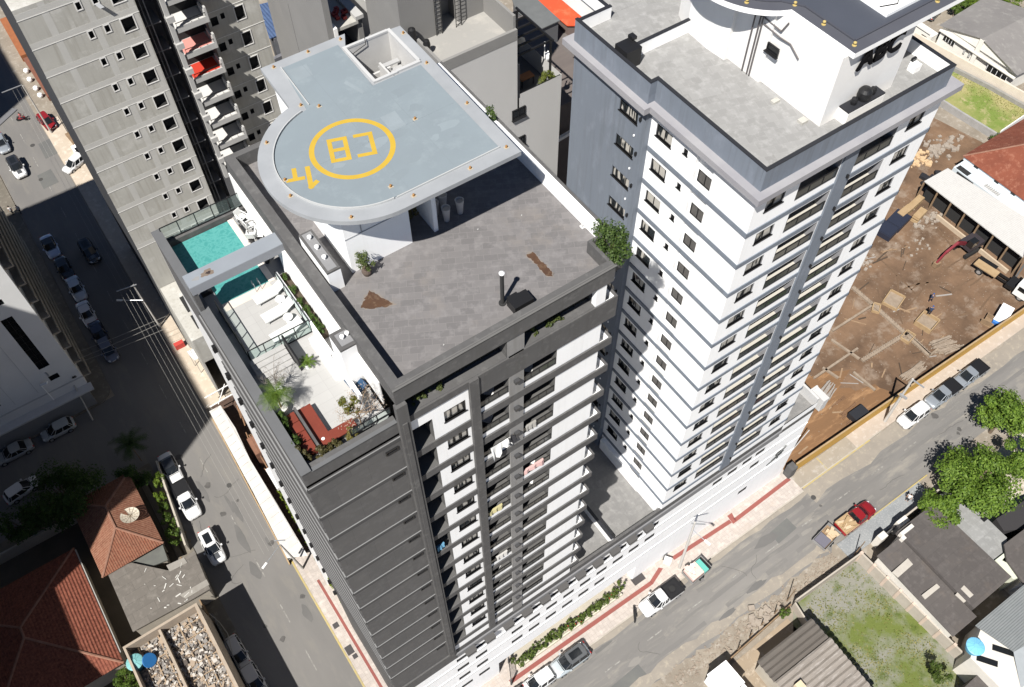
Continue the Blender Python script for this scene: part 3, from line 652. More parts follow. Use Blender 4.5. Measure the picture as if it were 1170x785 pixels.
# ---------------------------------------------------------------- helipad
HZ = 64.7
hp_white = mat('helipad_rim_paint', (0.30,0.312,0.325), .7, (0.235,0.246,0.258), .5)
hp_deck = mat('helipad_deck_paint', (0.20,0.235,0.255), .6, (0.18,0.21,0.228), .35, (0.215,0.25,0.268), .9)
cx0, cy0 = 12.45, 32.0
outer = [(16.35,40.25),(11.25,40.25)] + arc(cx0,cy0,4.8,106,270,40) + [(19.05,27.15),(19.2,39.1),(18.55,39.15),(18.46,35.77),(17.04,35.75),(17.0,35.65),(15.68,35.75),(15.77,39.1)]
inner = [(15.55,39.55),(12.2,39.55)] + arc(cx0,cy0,3.95,100,270,36) + [(18.3,28.02),(18.38,35.55),(15.45,35.55)]
b = MB(); b.prism(outer, HZ-.26, HZ, 0, 0); hp = b.build('helipad', [hp_white], TA)
b = MB(); b.prism(inner, HZ, HZ+.05, 0, 0); b.build('helipad_deck', [hp_deck], hp)
b = MB()   # upstand line round the deck
for i in range(len(outer)-8): pass
il = [(12.2,39.55),(12.05,36.0)]
for p_, q_ in zip(arc(cx0,cy0,4.02,104,268,34), arc(cx0,cy0,4.02,104,268,34)[1:]): b.beam((*p_,HZ+.06),(*q_,HZ+.06),.05,.12)
b.beam((12.15,39.6,HZ+.06),(12.02,36.1,HZ+.06),.05,.12); b.beam((12.45,27.97,HZ+.05),(18.32,27.97,HZ+.05),.05,.10)
b.build('deck_upstand', plain('upstand',(.40,.405,.40),.7), hp)
yp = mat('yellow_paint', (0.46,0.31,0.035), .7, (0.40,0.265,0.035), 1.5)
def flat(mb, pts, z): mb.face([(x,y,z) for x,y in pts])
def stroke(mb, pts, wd, z, close=False):
    pp = list(pts) + ([pts[0]] if close else [])
    for a, c in zip(pp, pp[1:]):
        a, c = Vector(a), Vector(c); d = (c-a).normalized(); n_ = Vector((-d.y,d.x))*wd/2; a = a-d*wd/2; c = c+d*wd/2
        mb.box(0,0,0,0,0,0) if False else None
        k = [(a+n_),(a-n_),(c-n_),(c+n_)]; mb.face([(q.x,q.y,z) for q in k])
ZM = HZ+.054
b = MB(); ccx, ccy = 12.32, 32.08
A1 = arc(ccx,ccy,2.14,0,360,64); A2 = arc(ccx,ccy,1.87,0,360,64)
for i in range(64): b.face([(*A1[i],ZM),(*A1[i+1],ZM),(*A2[i+1],ZM),(*A2[i],ZM)])
b.build('yellow_circle', yp, hp)
th = R(160.6); ex = Vector((math.cos(th),math.sin(th))); ey = Vector((-math.sin(th),math.cos(th)))
def L2W(o, u, v): q = Vector(o) + ex*u + ey*v; return (q.x, q.y)
oC = L2W((12.62,32.72),0,0)   # image top-left of the C = its right/bottom end
# letters as block strokes: origin is the lower-left of each glyph seen the right way up
def glyph(o, segs, wd, nm):
    b = MB(); z = ZM
    for i, (a, c) in enumerate(segs): stroke(b, [L2W(o,*a), L2W(o,*c)], wd, z + i*.0012)
    b.build(nm, yp, hp)
glyph((13.55,32.5), [((0,0),(0,1.42)),((0,1.42),(.74,1.42)),((0,0),(.74,0))], .23, 'letter')
glyph((12.34,32.93), [((0,0),(0,1.46)),((0,1.46),(.78,1.46)),((0,0),(.78,0)),((.78,.05),(.78,.66)),((.78,.82),(.78,1.4)),((0,.74),(.7,.74))], .23, 'letter')
glyph((9.86,32.12), [((0,0),(0,1.3)),((0,1.3),(-.28,1.05))], .24, 'letter')
glyph((9.26,32.38), [((0,0),(0,.62)),((-.34,.66),(.34,.66))], .23, 'letter')
# faint repaired squares and lamps on the helipad
for q_ in ([(14.55,33.21),(15.42,33.22),(15.35,31.95),(14.5,31.95)],[(12.3,39.2),(13.4,39.1),(13.3,38.1),(12.4,38.1)],[(14.3,36.6),(14.5,36.7),(14.9,35.4),(14.7,35.3)]): b = MB(); flat(b, q_, ZM-.001); b.build('deck_patch', mat('deck_patch',(.23,.265,.285),.7), hp)
rs = random.Random(61)
scm = mat('deck_scuff',(.178,.208,.226),.6,(.19,.222,.24),1.2); scp = mat('deck_pale_scuff',(.225,.26,.278),.6,(.205,.24,.26),1.2)
for i in range(16):
    a_ = rs.uniform(0,6.28); r_ = rs.uniform(0,3.4); x_, y_ = (cx0+r_*math.cos(a_), cy0+r_*math.sin(a_)) if i%2 else (rs.uniform(13,18), rs.uniform(28.8,35)); ph = rs.uniform(0,6); rr_ = rs.uniform(.15,.7)
    b = MB(); b.face([(x_+rr_*(1+.3*math.sin(3*t+ph)+rs.uniform(-.1,.1))*math.cos(t), y_+rr_*.7*(1+.3*math.sin(2*t+ph))*math.sin(t), HZ+.0505+.0001*i) for t in [6.283*k/20 for k in range(20)]]); b.build('deck_scuff', scm if i%3 else scp, hp)
for (p_,q_) in (((13.2,28.2),(13.2,39.4)),((8.8,32.0),(18.2,32.0)),((15.8,28.2),(15.8,35.4))):
    b = MB(); b.beam((*p_,HZ+.0525),(*q_,HZ+.0525),.03,.001); b.build('deck_joint', scm, hp)
lamp = MB(); lamp.lathe(0,0,[(.06,0),(.06,.03),(.025,.04),(.025,.07),(.06,.08),(.055,.13),(.02,.15)],10); lampm = lamp.mesh('landing_light_mesh', plain('amber_lamp',(.28,.14,.04),.5))
base = MB(); base.box(-.12,-.10,0,.12,.10,.012); bm_ = base.mesh('light_patch_mesh', plain('cream_patch',(.36,.32,.25),.8))
for x,y in ((11.87,39.89),(13.96,39.98),(15.91,39.91),(11.68,36.37),(9.02,34.88),(12.4,35.72),(15.94,32.09),(18.73,35.51),(18.77,31.6),(18.61,27.8),(16.35,27.6),(13.16,27.62),(12.55,28.72),(10.06,28.1),(8.35,30.95),(8.6,32.0),(19.0,38.4)):
    zz = HZ + (.051 if math.hypot(x-cx0,y-cy0) < 3.9 or (12.3<x<18.2 and 28.1<y<39.4) else 0)
    o = inst('landing_light', lampm, hp, (x,y,zz)); inst('light_base', bm_, o, (0,0,0))
# stair hole: white rims and walls going down, with a shaft below
hz = HZ+.12
b = MB(); b.box(15.6,35.7,HZ,15.78,39.15,hz); b.box(15.78,35.68,HZ,17.05,35.85,hz); b.box(17.05,35.72,HZ,18.5,35.9,hz); b.box(18.36,35.9,HZ,18.55,39.12,hz); b.box(15.78,38.98,HZ,18.36,39.15,hz); b.build('stair_rim', mat('rim_white',(.46,.46,.455),.8), hp)
b = MB(); b.box(15.6,35.6,60.2,15.76,39.2,HZ-.261); b.box(15.76,35.6,60.2,18.4,35.74,HZ-.261); b.box(18.38,35.74,60.2,18.55,39.1,HZ-.002); b.box(15.76,39.0,60.2,18.38,39.15,HZ+.1); b.box(16.9,35.8,60.2,17.02,37.6,HZ-.5); b.box(15.8,37.6,60.2,17.6,37.72,HZ-1.1)
b.build('stairwell_wall', mat('stair_white',(.5,.495,.485),.8), TA)
b = MB(); b.box(15.76,35.74,61.9,18.38,39.0,62.0); b.build('stairwell_floor', plain('stair_floor',(.14,.14,.14),.85), TA)
b = MB()
for i in range(7): b.box(17.05,36+i*.3,62+i*.25,18.3,36.3+i*.3,62.1+i*.25)
b.build('stair', plain('stair_grey',(.33,.33,.33),.85), TA)
b = MB(); b.poly_tube([(15.9,38.9,HZ-.4),(16.9,38.9,HZ-.1),(16.9,38.9,HZ+.35)],.02); b.build('handrail', blk, TA)
# penthouse block under the helipad
b = MB(); b.box(9.95,29.45,RZ,13.6,36.0,HZ-.26); b.box(11.6,36.0,RZ,13.6,39.9,HZ-.261); b.box(13.6,31.6,RZ,18.4,35.55,HZ-.26); b.box(13.6,35.5,RZ,15.55,39.9,HZ-.26); b.box(14.95,29.4,RZ,15.2,31.6,HZ-.26); b.build('lift_house', white_p, TA)
b = MB(); b.beam((9.93,29.43,RZ+2.6),(13.6,29.43,RZ+2.6),.02,.05); b.beam((10.9,29.43,RZ+2.6),(10.9,29.43,HZ-.4),.05,.02); b.build('wall_joint', plain('joint_grey',(.35,.35,.36),.8), TA)
# ================================================================ pool terrace of the dark tower
DZ = 56.3
deckm = tile_mat('terrace_paving', (0.36,0.355,0.345), (0.34,0.335,0.325), (0.29,0.286,0.278), 1.2, .6, .008, offset=0, rough=.8, contrast=(.62,.85))
b = MB(); b.box(2.55,21.6,56.0,7.75,34.0,DZ); b.build('terrace_deck', deckm, TA)
b = MB(); b.box(2.5,21.56,56.0,2.92,40.0,57.42); b.box(2.92,21.56,56.0,7.72,22.0,57.3); b.box(2.92,39.6,56.0,8.2,40.0,56.6); b.build('terrace_parapet', char, TA)
b = MB(); b.box(2.46,21.5,57.42,3.0,40.05,57.47); b.box(3.0,21.5,57.3,7.7,21.72,57.35); b.build('parapet_cap', mat('cap_grey',(.12,.122,.125),.6), TA)
# pool
wt = bpy.data.materials.new('pool_water'); wt.use_nodes = True; N = wt.node_tree.nodes; L = wt.node_tree.links; p = N['Principled BSDF']
geo = N.new('ShaderNodeNewGeometry'); vo = N.new('ShaderNodeTexVoronoi'); vo.feature = 'DISTANCE_TO_EDGE'; vo.inputs['Scale'].default_value = 2.6
nn = N.new('ShaderNodeTexNoise'); nn.inputs['Scale'].default_value = 2.0; L.new(geo.outputs['Position'], nn.inputs[0]); va = N.new('ShaderNodeVectorMath'); va.operation = 'ADD'; L.new(geo.outputs['Position'], va.inputs[0]); L.new(nn.outputs[1], va.inputs[1]); L.new(va.outputs[0], vo.inputs[0])
cr_ = N.new('ShaderNodeValToRGB'); cr_.color_ramp.elements[0].color = (0.085,0.29,0.27,1); cr_.color_ramp.elements[1].color = (0.055,0.235,0.22,1); cr_.color_ramp.elements[1].position = .3
L.new(vo.outputs[0], cr_.inputs[0]); L.new(cr_.outputs[0], p.inputs['Base Color']); p.inputs['Roughness'].default_value = .05
bn = N.new('ShaderNodeTexNoise'); bn.inputs['Scale'].default_value = 5; L.new(geo.outputs['Position'], bn.inputs[0]); bb = N.new('ShaderNodeBump'); bb.inputs['Strength'].default_value = .25; bb.inputs['Distance'].default_value = .04; L.new(bn.outputs[0], bb.inputs['Height']); L.new(bb.outputs[0], p.inputs['Normal'])
b = MB(); b.box(3.75,33.95,56.0,6.6,36.0,DZ-.06); b.box(2.95,36.0,56.0,6.6,39.55,DZ-.062); b.build('pool_water', wt, TA)
b = MB(); b.box(6.6,33.9,56.0,6.95,39.5,DZ+.04); b.build('pool_coping', mat('stone_coping',(.66,.60,.53),.8), TA)
b = MB(); b.box(2.92,31.9,56.0,3.75,36.0,DZ+.02); b.build('pool_ledge', plain('grey_ledge',(.20,.205,.215),.7), TA)
b = MB(); b.box(3.75,33.4,DZ,6.6,33.95,DZ+.012); b.build('pool_edge_strip', mat('warm_coping',(.60,.52,.46),.8), TA)
for x in (5.72, 6.05):
    b = MB(); b.poly_tube([(x,33.7,DZ),(x,33.75,DZ+.55),(x,34.1,DZ+.6),(x,34.25,DZ-.05)],.02,6); b.build('pool_ladder_rail', steel, TA)
# floor behind the pool and beam across it
b = MB(); b.box(6.95,33.9,56.0,8.3,40,DZ+.02); b.build('side_deck', plain('grey_stone',(.24,.235,.23),.8), TA)
b = MB(); b.box(2.52,33.15,58.9,7.95,34.15,59.5); bo = b.build('pool_beam', [plain('beam_grey',(.22,.23,.25),.6)], TA)
b = MB(); b.box(2.53,33.16,59.5,7.94,34.14,59.52); b.build('beam_top', mat('beam_top_paint',(.23,.25,.275),.6,(.205,.222,.245),.8), bo)
blotch('beam_stain', 3.7, 33.62, 59.524, .34, .22, 0, mat('brown_stain',(.18,.14,.11),.9), bo, seed=4); blotch('beam_stain', 3.05, 33.58, 59.524, .2, .12, 0, mat('grey_stain',(.25,.25,.25),.9), bo, seed=5)
blotch('beam_stain', 3.75, 33.6, 59.527, .13, .09, 0, plain('hole_dark',(.03,.02,.02),.9), bo, seed=6)
b = MB(); b.box(2.53,33.2,56.3,2.78,34.1,58.9); b.build('beam_post', char, TA)
b = MB(); b.box(2.95,35.0,DZ,3.7,35.75,DZ+.35); b.build('shower_box', blk, TA)
tg = bpy.data.materials.new('clear_glass'); tg.use_nodes = True; N = tg.node_tree.nodes; L = tg.node_tree.links; p = N['Principled BSDF']; p.inputs['Base Color'].default_value = (.5,.62,.6,1); p.inputs['Roughness'].default_value = .04
tr = N.new('ShaderNodeBsdfTransparent'); tr.inputs[0].default_value = (.82,.9,.88,1); ms = N.new('ShaderNodeMixShader'); ms.inputs[0].default_value = .10; L.new(tr.outputs[0], ms.inputs[1]); L.new(p.outputs[0], ms.inputs[2]); L.new(ms.outputs[0], N['Material Output'].inputs[0])
def glass_fence(parent, pts, z0, h, step=1.1, name='glass_fence'):
    g = MB(); 
    for (xa,ya),(xb,yb) in zip(pts, pts[1:]):
        ln = math.hypot(xb-xa,yb-ya); n = max(1, round(ln/step))
        g.beam((xa,ya,z0+h),(xb,yb,z0+h),.05,.04); g.beam((xa,ya,z0+.06),(xb,yb,z0+.06),.05,.06)
        for i in range(n+1): t = i/n; x, y = xa+(xb-xa)*t, ya+(yb-ya)*t; g.box(x-.025,y-.025,z0,x+.025,y+.025,z0+h)
        g.face([(xa,ya,z0+.1),(xb,yb,z0+.1),(xb,yb,z0+h-.03),(xa,ya,z0+h-.03)],1)
    return g.build(name, [blk, tg], parent)
glass_fence(TA, [(2.95,39.8),(8.1,39.8)], 56.6, 1.1)
glass_fence(TA, [(3.45,33.6),(3.45,29.5),(7.0,29.5)], DZ, 1.1, .9)
glass_fence(TA, [(7.0,29.5),(7.0,33.6)], DZ, 1.0, 1.0)
glass_fence(TA, [(5.5,22.15),(7.7,22.15)], 57.3, .55, .7)
# steps beside the glass fence, lower white floor
b = MB()
for i in range(4): b.box(3.3,28.2+.32*i,DZ,5.3,28.52+.32*i,DZ+.08*(i+1))
b.build('terrace_steps', deckm, TA)
b = MB(); b.box(5.35,27.6,DZ,5.45,29.5,DZ+1.0); b.build('stair_wall', blk, TA)
b = MB(); b.box(7.0,27.0,DZ,7.12,33.6,DZ+.9); b.box(7.62,26.9,DZ,7.72,34,59.0); b.build('white_planter_wall', white_p, TA)
b = MB(); b.box(7.12,28.7,DZ,7.6,33.6,DZ+.55); b.build('planter_soil', plain('soil',(.06,.045,.03),.95), TA)
for i,(yy,r_) in enumerate(((33.1,.38),(32.2,.34),(31.0,.3),(30.4,.3),(29.8,.3),(29.3,.28),(28.9,.22))):
    b = MB(); leaves(b, 7.3, yy, DZ+.8, .26, r_+.05, .32, 380, .10, 8, random.Random(50+i)); tag(b.build('terrace_shrub', leaf_mat('shrub_leaf',(.03,.06,.012),(.085,.14,.025))), 'small green shrub '+('nearest the pool in the narrow white planter','second from the pool in the narrow white planter','third from the pool in the narrow white planter','in the middle of the narrow white planter','third from the far end of the narrow white planter','next to last in the narrow white planter','last and smallest in the narrow white planter')[i], 'shrub', 'shrubs in the white terrace planter')
# loungers: slatted white plastic, raised back
def make_lounger():
    t = local(thing('sun_lounger', '', 'sun lounger', (0,0,0), 0, 'white sun loungers on the pool terrace'))
    b = MB(); b.box(0,-.3,.24,1.25,.3,.30); 
    for i in range(9): b.box(.04+i*.135,-.24,.30,.13+i*.135,.24,.315)
    b.build('seat', plain('white_plastic',(.60,.60,.585),.45), t)
    b = MB(); b.beam((1.25,0,.27),(1.82,0,.62),.6,.05); b.build('backrest', plain('white_plastic',(.60,.60,.585),.45), t)
    for s_ in (-1,1):
        b = MB(); b.beam((-.02,s_*.31,.27),(1.3,s_*.31,.27),.05,.09); b.build('side_rail', plain('white_plastic',(.60,.60,.585),.45), t)
        for x in (.12,1.2): b = MB(); b.box(x,s_*.28-.03,0,x+.06,s_*.28+.03,.24); b.build('leg', plain('white_plastic',(.60,.60,.585),.45), t)
    return t
L0 = make_lounger()
for i,(x,y,lab) in enumerate(((5.3,32.95,'white sun lounger nearest the pool'),(5.15,31.55,'middle of the three white sun loungers in a row'),(4.95,30.1,'white sun lounger nearest the glass fence and steps'))):
    o = L0 if i == 0 else copy_tree(L0); o.location = (x,y,DZ); o.rotation_euler = (0,0,R(3)); o['label'] = lab
def round_table(x,y,z,lab,r=.27,h=.42,cat='side table',grp='round white tables between the sun loungers'):
    t = thing('side_table', lab, cat, (x,y,z), 0, grp); b = MB(); b.lathe(x,y,[(r*.95,z+h-.04),(r,z+h-.02),(r,z+h)],20); b.build('table_top', plain('white_plastic',(.60,.60,.585),.45), t)
    b = MB(); b.lathe(x,y,[(.16,z),(.05,z+.03),(.04,z+h-.04)],12); b.build('leg', plain('white_plastic',(.60,.60,.585),.45), t)
round_table(6.5,32.2,DZ,'small round white table between the two loungers nearer the pool'); round_table(6.3,30.85,DZ,'small round white table between the middle lounger and the one by the fence')
# stacked white plastic chairs and tables behind the pool
def plastic_chair(loc, rz, lab, grp, tip=0):
    t = local(thing('plastic_chair', lab, 'plastic chair', loc, rz, grp)); t.rotation_euler = (tip,0,rz); m = plain('white_plastic',(.60,.60,.585),.45)
    b = MB(); b.box(-.24,-.22,.38,.24,.24,.42); b.build('seat', m, t); b = MB(); b.beam((0,.22,.42),(0,.32,.85),.46,.04); b.build('backrest', m, t)
    for sx in (-.2,.2):
        b = MB(); b.beam((sx*1.15,-.2,.6),(sx*1.15,.26,.62),.06,.03); b.build('armrest', m, t)
        for sy in (-.2,.2): b = MB(); b.tube((sx,sy,.38),(sx*1.15,sy*1.15,0),.025); b.build('leg', m, t)
g_ = 'white plastic chairs stored beyond the pool beam'
plastic_chair((7.35,38.9,DZ+.02),.4,'white plastic chair farthest back beside the glass pool fence',g_); plastic_chair((7.5,38.0,DZ+.02),1.7,'white plastic chair between the rearmost chair and the stored tables',g_); plastic_chair((7.7,37.25,DZ+.02),-.6,'white plastic chair closest to the beam on the tower side',g_, .25); plastic_chair((7.2,37.3,DZ+.02),2.6,'white plastic chair closest to the beam on the pool side',g_)
round_table(7.85,38.5,DZ+.02,'round white table standing among the stored plastic chairs',.36,.6,'table','tables stored beyond the pool')
t = thing('folded_parasol', 'folded dark parasol lying along the pool edge beside the stored chairs', 'parasol', (7.05,37.6,DZ)); b = MB(); b.tube((7.08,36.9,DZ+.15),(7.0,38.6,DZ+.25),.1,.05); b.build('canopy', plain('parasol_dark',(.02,.018,.018),.8), t); b = MB(); b.tube((7.0,38.6,DZ+.25),(6.98,39.2,DZ+.28),.025); b.build('pole', steel, t)
# dark potted conifer under the beam
t = thing('potted_shrub', 'dark potted shrub in the shade under the pool beam', 'potted plant', (7.15,35.3,DZ)); b = MB(); b.lathe(7.15,35.3,[(.14,DZ),(.2,DZ+.4),(.22,DZ+.42)],14); b.build('pot', plain('pot_dark',(.03,.03,.03),.7), t); b = MB(); leaves(b,7.15,35.3,DZ+.95,.25,.3,.5,300,.1,8,random.Random(9)); b.build('foliage', leaf_mat('dark_leaf',(.012,.02,.006),(.03,.05,.015)), t)

# potted palm, potted tree, small plant
def palm(root, x, y, z, h, n, ln, m, seed, droop=.75, w=.09):
    rp = random.Random(seed); b = MB(); b.tube((x,y,z),(x+.05,y+.05,z+h),.05,.035,7); b.build('trunk', brownw, root); b = MB()
    for i in range(n):
        a = 6.283*i/n + rp.uniform(-.2,.2); el = rp.uniform(.2,1.1); l = ln*rp.uniform(.75,1.1); pts = []
        for j in range(7):
            s_ = j/6; pts.append(Vector((x+.05+math.cos(a)*l*s_*math.cos(el*(1-s_*.6)), y+.05+math.sin(a)*l*s_*math.cos(el*(1-s_*.6)), z+h+l*(math.sin(el)*s_-droop*s_*s_))))
        for j in range(1,7):
            p_, q_ = pts[j-1], pts[j]; d = (q_-p_).normalized(); sd = d.cross(Vector((0,0,1))).normalized()
            for s2 in (-1,1):
                for k in range(3):
                    c = p_.lerp(q_,k/3); e = c + (sd*s2*.9+d*.7-Vector((0,0,.25)))*ln*.26*(1-.5*abs(j/6-.4)); b.face([c-d*w*.18, c+d*w*.18, e])
    b.build('fronds', m, root)
t = thing('potted_palm', 'bushy green potted palm in a round white pot beside the red bench', 'potted plant', (3.4,25.85,DZ))
b = MB(); b.lathe(3.45,25.9,[(.18,DZ),(.3,DZ+.25),(.33,DZ+.5),(.27,DZ+.52)],18); b.build('pot', plain('white_pot',(.55,.54,.50),.7), t); palm(t, 3.45,25.9,DZ+.5,1.2,22,1.05,leaf_mat('palm_leaf',(.05,.10,.012),(.14,.21,.03)),4)
t = thing('potted_tree', 'sparse yellowing tree with bare twigs in the corner planter of the terrace', 'potted tree', (6.3,22.75,DZ))
b = MB(); b.box(5.9,22.4,DZ,6.7,23.0,DZ+.4); b.build('pot', char, t)
b = MB(); rt = random.Random(8); tw = []
for i in range(16):
    a = rt.uniform(0,6.28); l = rt.uniform(.5,1.15); p0 = Vector((6.3,22.75,DZ+.4+rt.uniform(.5,1.3))); p1_ = p0+Vector((math.cos(a)*l*.9,math.sin(a)*l*.9,l*.7)); b.tube(p0,p1_,.02,.008,4); tw.append(p1_)
    for _ in range(3): q_ = p1_+Vector((rt.uniform(-.35,.35),rt.uniform(-.35,.35),rt.uniform(.0,.35))); b.tube(p1_,q_,.009,.004,3); tw.append(q_)
b.tube((6.3,22.75,DZ+.3),(6.32,22.8,DZ+2.0),.04,.02,6); b.build('branches', brownw, t)
b = MB(); leaves(b,6.1,23.1,DZ+2.0,.62,.6,.6,800,.11,9,rt)
b.build('foliage', leaf_mat('yellow_leaf',(.16,.13,.02),(.30,.22,.03),(.10,.13,.03)), t)
b = MB()
for q_ in tw:
    for _ in range(6): s_ = q_+Vector((rt.gauss(0,.12),rt.gauss(0,.12),rt.gauss(0,.1))); b.face([s_,s_+Vector((.05,.02,.02)),s_+Vector((.02,.06,.0))])
b.build('dry_leaves', plain('dry_leaf',(.30,.24,.19),.8), t)
t = thing('small_palm', 'small green palm in a low pot at the foot of the terrace steps', 'potted plant', (5.75,27.6,DZ)); b = MB(); b.lathe(5.75,27.6,[(.12,DZ),(.17,DZ+.25),(.18,DZ+.27)],12); b.build('pot', white_p, t); palm(t,5.75,27.6,DZ+.25,.2,12,.5,leaf_mat('palm_leaf',(.05,.10,.012),(.14,.21,.03)),6,.5)
# umbrella-like dark canopy shadow comes from a small parasol
t = thing('terrace_parasol', 'small closed-fabric parasol on a thin pole above the terrace floor', 'parasol', (4.0,27.3,DZ))
b = MB(); b.tube((4.2,27.0,DZ),(4.2,27.0,DZ+1.5),.02); b.build('pole', steel, t)
bpy.data.objects.remove(t.children[0]); bpy.data.objects.remove(t)
# bare-twigged potted tree whose shadow spreads over the floor
t = thing('bare_shrub', 'grey leafless shrub behind the potted palm near the glass fence', 'shrub', (3.8,27.1,DZ)); b = MB(); rt = random.Random(21)
b.lathe(3.85,27.1,[(.14,DZ),(.2,DZ+.3)],12)
b.build('pot', white_p, t); b = MB()
for i in range(46):
    a = rt.uniform(0,6.28); l = rt.uniform(.3,.85); p0 = Vector((3.85,27.1,DZ+.3+rt.uniform(.3,1.2))); p1_ = p0+Vector((math.cos(a)*l,math.sin(a)*l,l*.6)); b.tube(p0,p1_,.014,.005,3)
    for _ in range(4): b.tube(p1_,p1_+Vector((rt.uniform(-.25,.25),rt.uniform(-.25,.25),rt.uniform(-.05,.25))),.006,.003,3)
b.build('branches', plain('grey_twig',(.16,.14,.12),.9), t)
# red corner bench
redm = mat('red_brown_deck', (0.17,0.034,0.02), .65, (0.135,0.028,0.017), 1.5)
t = thing('corner_bench', 'red-brown L-shaped wooden corner bench on the white terrace', 'bench', (4.0,23.2,DZ))
b = MB(); b.box(4.05,23.35,DZ+.40,4.75,25.3,DZ+.46); b.box(4.05,22.75,DZ+.40,6.1,23.35,DZ+.461); b.build('seat', redm, t)
b = MB(); b.box(4.1,23.4,DZ,4.7,25.25,DZ+.40); b.box(4.1,22.8,DZ,6.05,23.3,DZ+.40); b.build('base', blk, t)
b = MB()
for i in range(4): b.box(3.25,22.8+i*.64,DZ+.05,3.85,23.4+i*.64,DZ+.5)
b.build('low_panel', redm, t)
b = MB(); b.box(3.9,22.6,DZ,4.02,25.35,DZ+.75); b.build('backrest', char, t)
t_ = MB(); t_.lathe(4.35,23.1,[(.07,DZ+.46),(.09,DZ+.5),(.05,DZ+.52)],12); tag(t_.build('white_bowl', white_p), 'small white bowl on the corner of the red bench', 'bowl')
for i,(x,y,c) in enumerate(((3.05,25.2,0),(3.05,24.6,0),(3.05,23.6,0),(3.05,22.7,1),(4.6,22.3,1),(5.5,22.35,2),(3.8,22.3,1))):
    b = MB(); leaves(b,x,y,DZ+.75,.40,.50,.5,520,.13,9,random.Random(70+i)); tag(b.build('edge_plant', leaf_mat(*(('shrub_leaf',(.03,.06,.012),(.085,.14,.025)),('mixed_leaf',(.06,.06,.02),(.12,.10,.04)),('yellowish_leaf',(.12,.11,.03),(.2,.17,.05)))[c])), 'leafy plant in the edge planter '+('just below the palm pot','two plants below the palm pot','halfway along the red panels','in the outer corner by the red panels','behind the front seat of the red bench','olive-coloured by the terrace tree','behind the inner corner of the red bench')[i], 'plant', 'plants in the terrace edge planter')
# blue panel leaning in the corner
b = MB(); b.face([(7.45,25.9,DZ+.55),(7.68,24.6,DZ+.55),(7.0,24.5,DZ+.05),(6.9,25.8,DZ+.05)])
b.face([(7.45,25.9,DZ+.5),(7.68,24.6,DZ+.5),(7.0,24.5,DZ),(6.9,25.8,DZ)][::-1]); 
tag(b.build('navy_board', plain('navy_panel',(.02,.05,.10),.3)), 'dark blue panel leaning beside the white wall behind the terrace tree', 'panel')
b = MB(); b.box(6.55,26.0,DZ,7.0,28.9,DZ+.45); b.box(7.0,24.0,DZ,7.1,27.2,DZ+.8); b.build('white_bench_wall', white_p, TA)

# plants at the roof corners
def tree_clump(nm, x, y, z, rx, ry, rz, n, sz, m, lab, cat='plant', grp=None, pot=None, seed=1, clumps=14, stem=True):
    t = thing(nm, lab, cat, (x,y,z), 0, grp); r_ = random.Random(seed); b = MB(); cs = leaves(b,x,y,z+rz*1.1+(pot or 0),rx,ry,rz,n,sz,clumps,r_); b.build('foliage', m, t)
    if stem:
        b = MB()
        for c in cs[:8]: b.tube((x,y,z),(c[0],c[1],c[2]),.03*max(rx,.6),.012,4)
        b.build('stems', brownw, t)
    if pot: b = MB(); b.lathe(x,y,[(.2,z),(.28,z+pot*.6),(.24,z+pot)],14); b.build('pot', plain('brown_pot',(.10,.075,.06),.8), t)
    return t
shr = leaf_mat('olive_leaf',(.05,.075,.02),(.13,.16,.05))
tree_clump('corner_bush',21.65,22.9,RZ-.5,.95,1.5,1.35,3000,.15,leaf_mat('bush_leaf',(.03,.06,.015),(.10,.15,.035)),'tall green bush growing at the corner of the dark tower roof','bush',seed=3,clumps=22)
b = MB(); b.box(21.0,21.9,58.96,21.9,23.58,RZ+.3); b.build('corner_planter', char, TA)
tree_clump('roof_bush',22.0,34.2,RZ+.2,.38,.55,.75,620,.12,leaf_mat('bush_leaf',(.03,.06,.015),(.10,.15,.035)),'small green bush on the roof edge behind the helipad corner','bush',seed=5)
tree_clump('potted_tree',10.55,28.95,RZ,.55,.6,.65,700,.11,shr,'olive potted tree in a brown pot against the white lift house wall','potted tree',pot=.45,seed=7)
b = MB(); 
t = thing('hanging_plant','dried hanging plant in the dark doorway under the helipad','plant',(14.3,30.3,RZ)); leaves(b,14.2,30.5,RZ+1.2,.45,.6,1.1,500,.16,10,random.Random(31)); b.build('foliage', leaf_mat('dry_hanging',(.06,.055,.02),(.12,.10,.04)), t)
for i,(x,y) in enumerate(((15.95,29.75),(16.85,29.8),(16.3,30.65),(15.65,30.45))):
    b = MB(); b.lathe(x,y,[(.15,RZ),(.24,RZ+.95),(.26,RZ+1.0),(.2,RZ+1.0),(.19,RZ+.9)],18); tag(b.build('tall_vase', plain('pale_vase',(.42,.40,.38),.6)), 'empty tall grey vase under the helipad, '+('foremost of four','rightmost of four','rearmost of four','leftmost of four, half hidden by the fin')[i], 'vase', 'tall vases in the helipad shade')
